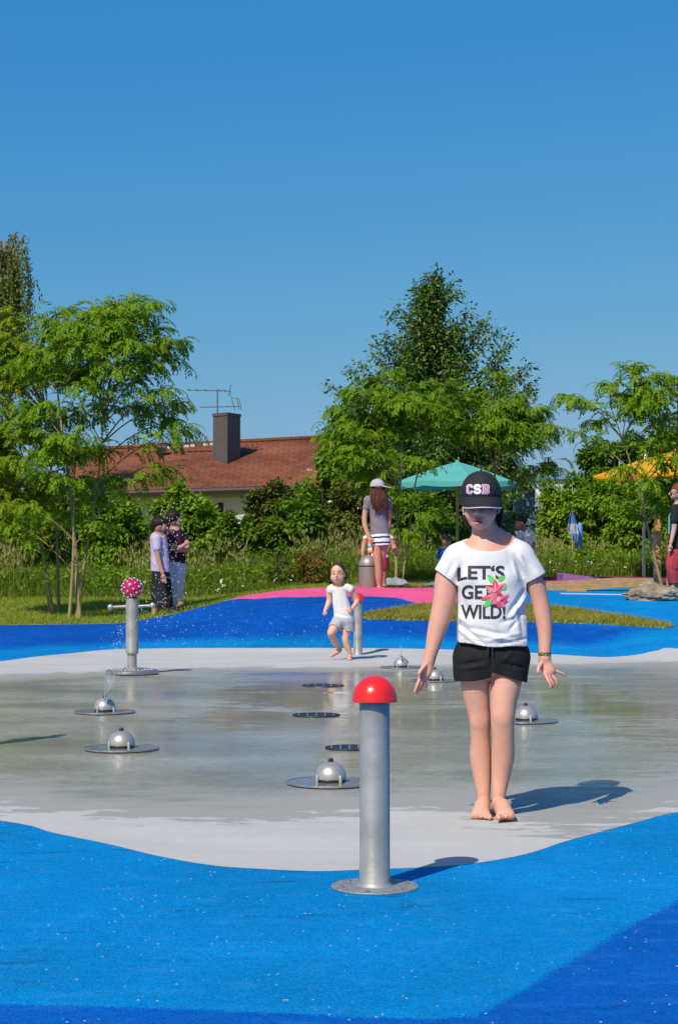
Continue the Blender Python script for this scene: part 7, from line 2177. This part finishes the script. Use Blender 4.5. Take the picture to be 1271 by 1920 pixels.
def back_people():
    d = 31.0
    t = thing('person', 'small boy in bright blue shirt and dark cap beside the girl’s shoulder'.replace('\u2019', "'"), 'person', GD(833, d))
    it = [('e', (836, 1013, 0), (8.5, 9.5, 11), 0), ('e', (838.5, 1017, -.04), (5.6, 5, 6), 2), ('c', [(840, 1014.5, -.09, 1), (841, 1016.5, -.1, 1.2)], .8), ('c', [(835, 1022, 0, 4.4), (834, 1030, 0, 5)], 2), ('c', [(833, 1034, 0, 9.5), (832, 1062, 0, 9.5)], 3, .7), ('c', [(823, 1032, 0, 4), (821, 1048, -.03, 3.6), (825, 1060, -.12, 2.8)], 1.5), ('e', (826, 1064, -.14), (2.6, 2.4, 3.2), 1), ('c', [(843, 1032, 0, 4), (846, 1048, -.03, 3.6), (843, 1060, -.12, 2.8)], 1.5), ('e', (842, 1064, -.14), (2.6, 2.4, 3.2), 1),
          ('c', [(828, 1062, 0, 6.5), (826, 1080, -.04, 5), (826, 1096, .02, 3.4), (825, 1099, -.06, 2.8)], 2), ('c', [(838, 1062, 0, 6.5), (839, 1080, -.02, 5), (839, 1096, .02, 3.4), (840, 1099, -.06, 2.8)], 2)]
    sdf('body', t, d, 0.009, it, 'skin', (0.46, 0.25, 0.18), [(838.5, 1013.5, -.1, 4, 8, 1.6, (0.03, .02, .02), .8)])
    sdf('shirt', t, d, 0.009, [('c', [(833, 1035, 0, 12), (832, 1066, 0, 12.6)], 3, .72), ('c', [(826, 1031, 0, 5.6), (822, 1044, -.02, 5)], 2), ('c', [(840, 1031, 0, 5.6), (845, 1044, -.02, 5)], 2), cut_y(1064), ('-e', (835, 1026, -.02), (5, 8, 4), .4)], 'cloth', (0.012, 0.10, 0.56), [(834, 1027, 0, 8, 20, 2.6, (0.75, 0.55, 0.02), .9)])
    sdf('shorts', t, d, 0.009, [('c', [(828, 1062, 0, 8), (827, 1078, -.03, 7)], 2), ('c', [(838, 1062, 0, 8), (839, 1078, -.02, 7)], 2), cut_y(1062.5, False), cut_y(1079)], 'cloth', (0.55, 0.57, 0.62))
    bg_cap(t, 835.5, 1009, d, 9.2, 7.4, (0.45, -0.9), 'navy_cap')
    d = 33.0
    t = thing('person', 'woman in white polo shirt with dark hair bun, head bent down', 'person', GD(985, d))
    it = [('e', (975.5, 979, -.03), (9, 10.5, 11.5), 0), ('e', (970, 986, -.07), (5.4, 5.4, 6.4), 2), ('c', [(966.6, 985, -.11, 1.1), (965.4, 987.4, -.12, 1.3)], .8), ('c', [(979, 987, .01, 5), (983, 997, .03, 6)], 2), ('c', [(984, 1004, .02, 11), (988, 1030, .02, 11), (990, 1050, .02, 12)], 3, .75), ('c', [(973, 1002, -.04, 4.6), (968, 1020, -.1, 4), (960, 1030, -.2, 3)], 2), ('e', (957, 1033, -.22), (3, 2.6, 2.8), 1), ('c', [(995, 1002, .04, 4.8), (999, 1022, -.02, 4), (988, 1034, -.16, 3)], 2), ('e', (984, 1036, -.18), (3, 2.6, 2.8), 1),
          ('c', [(984, 1050, 0, 8), (983, 1072, 0, 6), (982, 1090, .03, 4), (979, 1093, -.05, 3)], 2), ('c', [(995, 1050, .03, 8), (996, 1072, .03, 6), (996, 1090, .05, 4), (993, 1093, -.03, 3)], 2)]
    sdf('body', t, d, 0.009, it, 'skin', (0.42, 0.225, 0.16))
    sdf('hair', t, d, 0.009, [('e', (977, 975.5, -.02), (10.8, 12, 10.6), 0), ('e', (985.5, 970, .03), (4.6, 5, 4.4), 1.5), ('-e', (966, 988, -.09), (7, 10, 8), 1.5)], 'hair', (0.022, 0.011, 0.008))
    sdf('polo_shirt', t, d, 0.009, [('c', [(983, 1003, .02, 13.4), (988, 1030, .02, 13.6), (990, 1060, .02, 15)], 3, .78), ('c', [(976, 999, -.03, 6.6), (970, 1014, -.08, 5.8)], 2.5), ('c', [(992, 999, .04, 6.6), (998, 1014, .01, 5.8)], 2.5), ('fold', (978, 1010), (992, 1030), -.7, 2.4), ('fold', (985, 1008), (998, 1026), .7, 2.4), cut_y(1056), ('-e', (981, 993, -.02), (6, 9, 5), .4)], 'cloth', (0.68, 0.73, 0.80))
    sdf('trousers', t, d, 0.009, [('c', [(985, 1054, 0, 11), (983, 1088, 0, 6.4)], 3), ('c', [(994, 1054, .03, 11), (996, 1088, .03, 6.4)], 3), cut_y(1054, False), cut_y(1087)], 'cloth', (0.10, 0.13, 0.22))
    d = 27.9
    t = thing('person', 'woman with short auburn hair, black t-shirt and red trousers at the right picture edge', 'person', GD(1266, d))
    it = [('e', (1268, 923, 0), (10.6, 12.5, 14.5), 0), ('e', (1261.5, 929, -.02), (5.6, 7, 8), 3), ('c', [(1256.2, 923, -.02, 1.4), (1253.6, 927, -.02, 1.7)], 1), ('e', (1257.4, 932.4, -.02), (1.8, 3, 1.2), .8), ('c', [(1269, 934, .01, 6.2), (1271, 948, .01, 7.5)], 3), ('c', [(1271, 955, 0, 13), (1272, 990, 0, 13), (1271, 1035, 0, 14)], 4, .85),
          ('c', [(1264, 957, -.13, 6), (1264, 980, -.15, 5.4), (1262, 996, -.16, 4.8), (1257, 1018, -.2, 3.4)], 2), ('e', (1255, 1025, -.21), (3.2, 3, 4.4), 1.4), ('c', [(1280, 957, .13, 6), (1286, 985, .15, 5), (1290, 1010, .1, 3.6)], 2), ('e', (1291, 1016, .1), (3, 3, 4.4), 1.4)]
    for q in range(4):
        it.append(('c', [(1253 + q * 1.3, 1028, -.21, 1.2), (1252 + q * 1.5, 1033.5, -.22, .95)], .4))
    it += [('c', [(1257, 1022, -.23, 1.3), (1260, 1028, -.24, 1)], .4), ('c', [(1263, 1085, -.1, 5), (1261, 1100, -.1, 4), (1254, 1104, -.12, 3.2)], 2), ('c', [(1281, 1085, .1, 5), (1284, 1098, .12, 4), (1278, 1103, .1, 3.2)], 2)]
    sdf('body', t, d, 0.0085, it, 'skin', (0.52, 0.285, 0.205))
    sdf('hair', t, d, 0.0085, [('e', (1270.5, 919.5, .01), (13, 14.5, 14.5), 0), ('-e', (1255, 930, -.03), (10, 18, 11), 2), ('c', [(1277, 925, .02, 7), (1277, 936, .02, 4)], 3)], 'hair', (0.14, 0.045, 0.02))
    gl = obj('glasses', tube([W(1255.4, 923.5, d - .055), W(1262, 922.5, d - .115), W(1270, 922, d - .115)], 0.006, 5), 'dark_metal', t)
    obj('lens', sphere(W(1257, 925, d - .07), [.012, .022, .022], 12, 8), 'dark_glass', gl)
    sdf('t_shirt', t, d, 0.0085, [('c', [(1271, 957, 0, 16.5), (1271.5, 990, 0, 16.6), (1271, 1036, 0, 17.4)], 5, .95), ('c', [(1266, 955, -.11, 10), (1264, 976, -.15, 8.4)], 4), ('c', [(1279, 957, .12, 8.6), (1284, 974, .14, 7.8)], 4), ('fold', (1262, 1000), (1282, 1018), -.8, 3), cut_y(1033), ('-e', (1269, 944, -.02), (8, 12, 6), .5)], 'black_cloth', (0.016, 0.015, 0.017))
    sdf('trousers', t, d, 0.0085, [('c', [(1266, 1032, -.04, 14), (1259, 1060, -.1, 12), (1264, 1092, -.1, 9)], 4), ('c', [(1275, 1032, .05, 14), (1276, 1060, .08, 11.5), (1282, 1092, .1, 9)], 4), ('fold', (1262, 1040), (1258, 1066), -.9, 3), ('fold', (1268, 1040), (1268, 1080), .8, 3), ('fold', (1250, 1066), (1270, 1072), -.8, 2.5), cut_y(1030, False), cut_y(1094)], 'cloth', (0.36, 0.045, 0.055))
    t2 = thing('cloth_bag', 'narrow teal bag hanging in front of the black t-shirt of the red-trousered woman', 'bag', W(1254, 1010, d - .2))
    sdf('bag', t2, d - .1, 0.008, [('c', [(1254.5, 968, 0.12, 2.2), (1254, 985, .12, 3.0), (1254, 1000, .12, 2.8)], 2, 1.2), ('fold', (1252, 970), (1255, 1000), -.6, 1.4)], 'cloth', (0.06, 0.36, 0.36))
    obj('strap', tube([W(1255, 966, d - .12), W(1262, 952, d - .14), W(1270, 944, d - .1)], 0.012, 5), 'teal_canvas', t2)
back_people()

def shadow_child():
    # stands just beyond the left picture edge; only the shadow reaches into view
    d = 10.5
    t = thing('person', 'child standing on the wet basin just beyond the left picture edge, casting a shadow', 'person', GD(-104, d))
    x = -104
    it = [('e', (x, 733, 0), (24, 29, 34), 0), ('c', [(x, 760, .01, 13), (x, 785, .01, 16)], 6), ('c', [(x, 812, 0, 32), (x, 880, 0, 32), (x, 950, 0, 36)], 10, .7),
          ('c', [(x - 40, 800, 0, 13), (x - 62, 860, 0, 11), (x - 66, 915, -.04, 8), (x - 66, 935, -.05, 9)], 4), ('c', [(x + 38, 800, 0, 13), (x + 50, 850, .04, 11), (x + 46, 905, .06, 8), (x + 44, 925, .06, 9)], 4),
          ('c', [(x - 18, 950, 0, 22), (x - 20, 1080, 0, 16), (x - 20, 1210, 0, 14), (x - 20, 1385, .03, 9), (x - 20, 1402, -.08, 8)], 6), ('c', [(x + 18, 950, 0, 22), (x + 20, 1080, 0, 16), (x + 20, 1210, 0, 14), (x + 20, 1385, .03, 9), (x + 20, 1402, -.08, 8)], 6)]
    for q in range(4):
        it.append(('c', [(x - 70 + q * 3, 938, -.05, 3), (x - 71 + q * 3.4, 956, -.06, 2.4)], 1)); it.append(('c', [(x + 39 + q * 3, 928, .06, 3), (x + 38 + q * 3.4, 946, .05, 2.4)], 1))
    def shrink(items, s_=0.52):
        f = lambda p: (x + (p[0] - x) * s_, 1405 - (1405 - p[1]) * s_, p[2] * s_)
        out = []
        for i_ in items:
            if i_[0] == 'c': out.append(('c', [(*f(p), p[3] * s_) for p in i_[1]], i_[2]) + i_[3:])
            elif i_[0] == 'e': out.append(('e', f(i_[1]), tuple(v * s_ for v in i_[2]), i_[3]))
            else: out.append((i_[0], *[(p[0], 1405 - (1405 - p[1]) * s_) for p in i_[1:]]))
        return out
    sdf('body', t, d, 0.008, shrink(it), 'skin', SKIN)
    sdf('hair', t, d, 0.008, shrink([('e', (x, 726, .015), (26, 31, 32), 0)]), 'hair', (0.06, 0.03, 0.02))
    sdf('swimsuit', t, d, 0.008, shrink([('c', [(x, 815, 0, 36), (x, 880, 0, 36), (x, 955, 0, 41)], 8, .76), cut_y(985), cut_y(800, False)]), 'cloth', (0.05, 0.2, 0.4))
shadow_child()

# ------------------------------------------------------------------ spray
def spray():
    m, nt, b = new_mat('water_drop')
    b.inputs['Base Color'].default_value = (0.93, 0.96, 1, 1); b.inputs['Roughness'].default_value = 0.05
    b.inputs['IOR'].default_value = 1.33; b.inputs['Transmission Weight'].default_value = 0.55
    rng = np.random.default_rng(91)
    # parabolic jet of drops thrown from the spinner and the spraying dome
    pts, rad = [], []
    def blob(cx, cy, sx, sy, dd, n, r0=0.0022, r1=0.0055):
        for _ in range(n):
            p = W(cx + rng.normal(0, sx), cy + rng.normal(0, sy), dd + rng.normal(0, 0.25))
            if p[2] < float(H(p[0], p[1])) + 0.02: continue
            pts.append(p); rad.append(rng.uniform(r0, r1) * (1 if rng.random() > 0.1 else 1.5))
    blob(322, 985, 16, 22, 17.3, 70); blob(312, 1040, 24, 34, 17.2, 100); blob(305, 1105, 26, 28, 17.1, 85); blob(300, 1150, 24, 22, 17.0, 70); blob(222, 1205, 9, 16, 16.8, 55, .002, .0045); blob(236, 1165, 12, 26, 16.9, 40, .002, .0045)
    blob(246, 1120, 16, 14, 17.2, 50, .002, .004); blob(360, 1185, 60, 26, 17.4, 60, .002, .0045); blob(560, 1185, 120, 22, 17.5, 60, .002, .004); blob(212, 1285, 9, 22, 13.0, 50, .0015, .003); blob(205, 1255, 10, 22, 13.1, 26, .0015, .003)
    sv, sf = sphere((0, 0, 0), 1, 6, 4)
    sf = np.array(sf); n = len(pts)
    V = (sv[None] * np.array([0.85, 0.85, 1.25]) * np.array(rad)[:, None, None] + np.array(pts)[:, None]).reshape(-1, 3)
    F = (sf[None] + (np.arange(n) * len(sv))[:, None, None]).reshape(-1, 4)
    o = obj('water_spray', (V, F.astype(np.int32)), 'water_drop'); tag(o, kind='stuff')
    J = []
    for (px, py, dd, n_, tx, ty, sp) in ((197, 1312, 12.95, 26, 206, 1266, 6.0), (752, 1236, 18.2, 4, 749, 1212, 2.5)):
        for i in range(n_):
            e = W(tx + rng.normal(0, sp), ty + rng.normal(0, 8), dd + rng.normal(0, 0.06))
            s = W(px + rng.normal(0, 0.6), py, dd)
            mid = (s + e) / 2 + [0, 0, 0.01]
            J.append(tube(catmull([s, mid, e], 4), np.linspace(0.0026, 0.0009, 9), 4))
    o = obj('water_jet', join(*J), 'water_drop'); tag(o, kind='stuff')
spray()
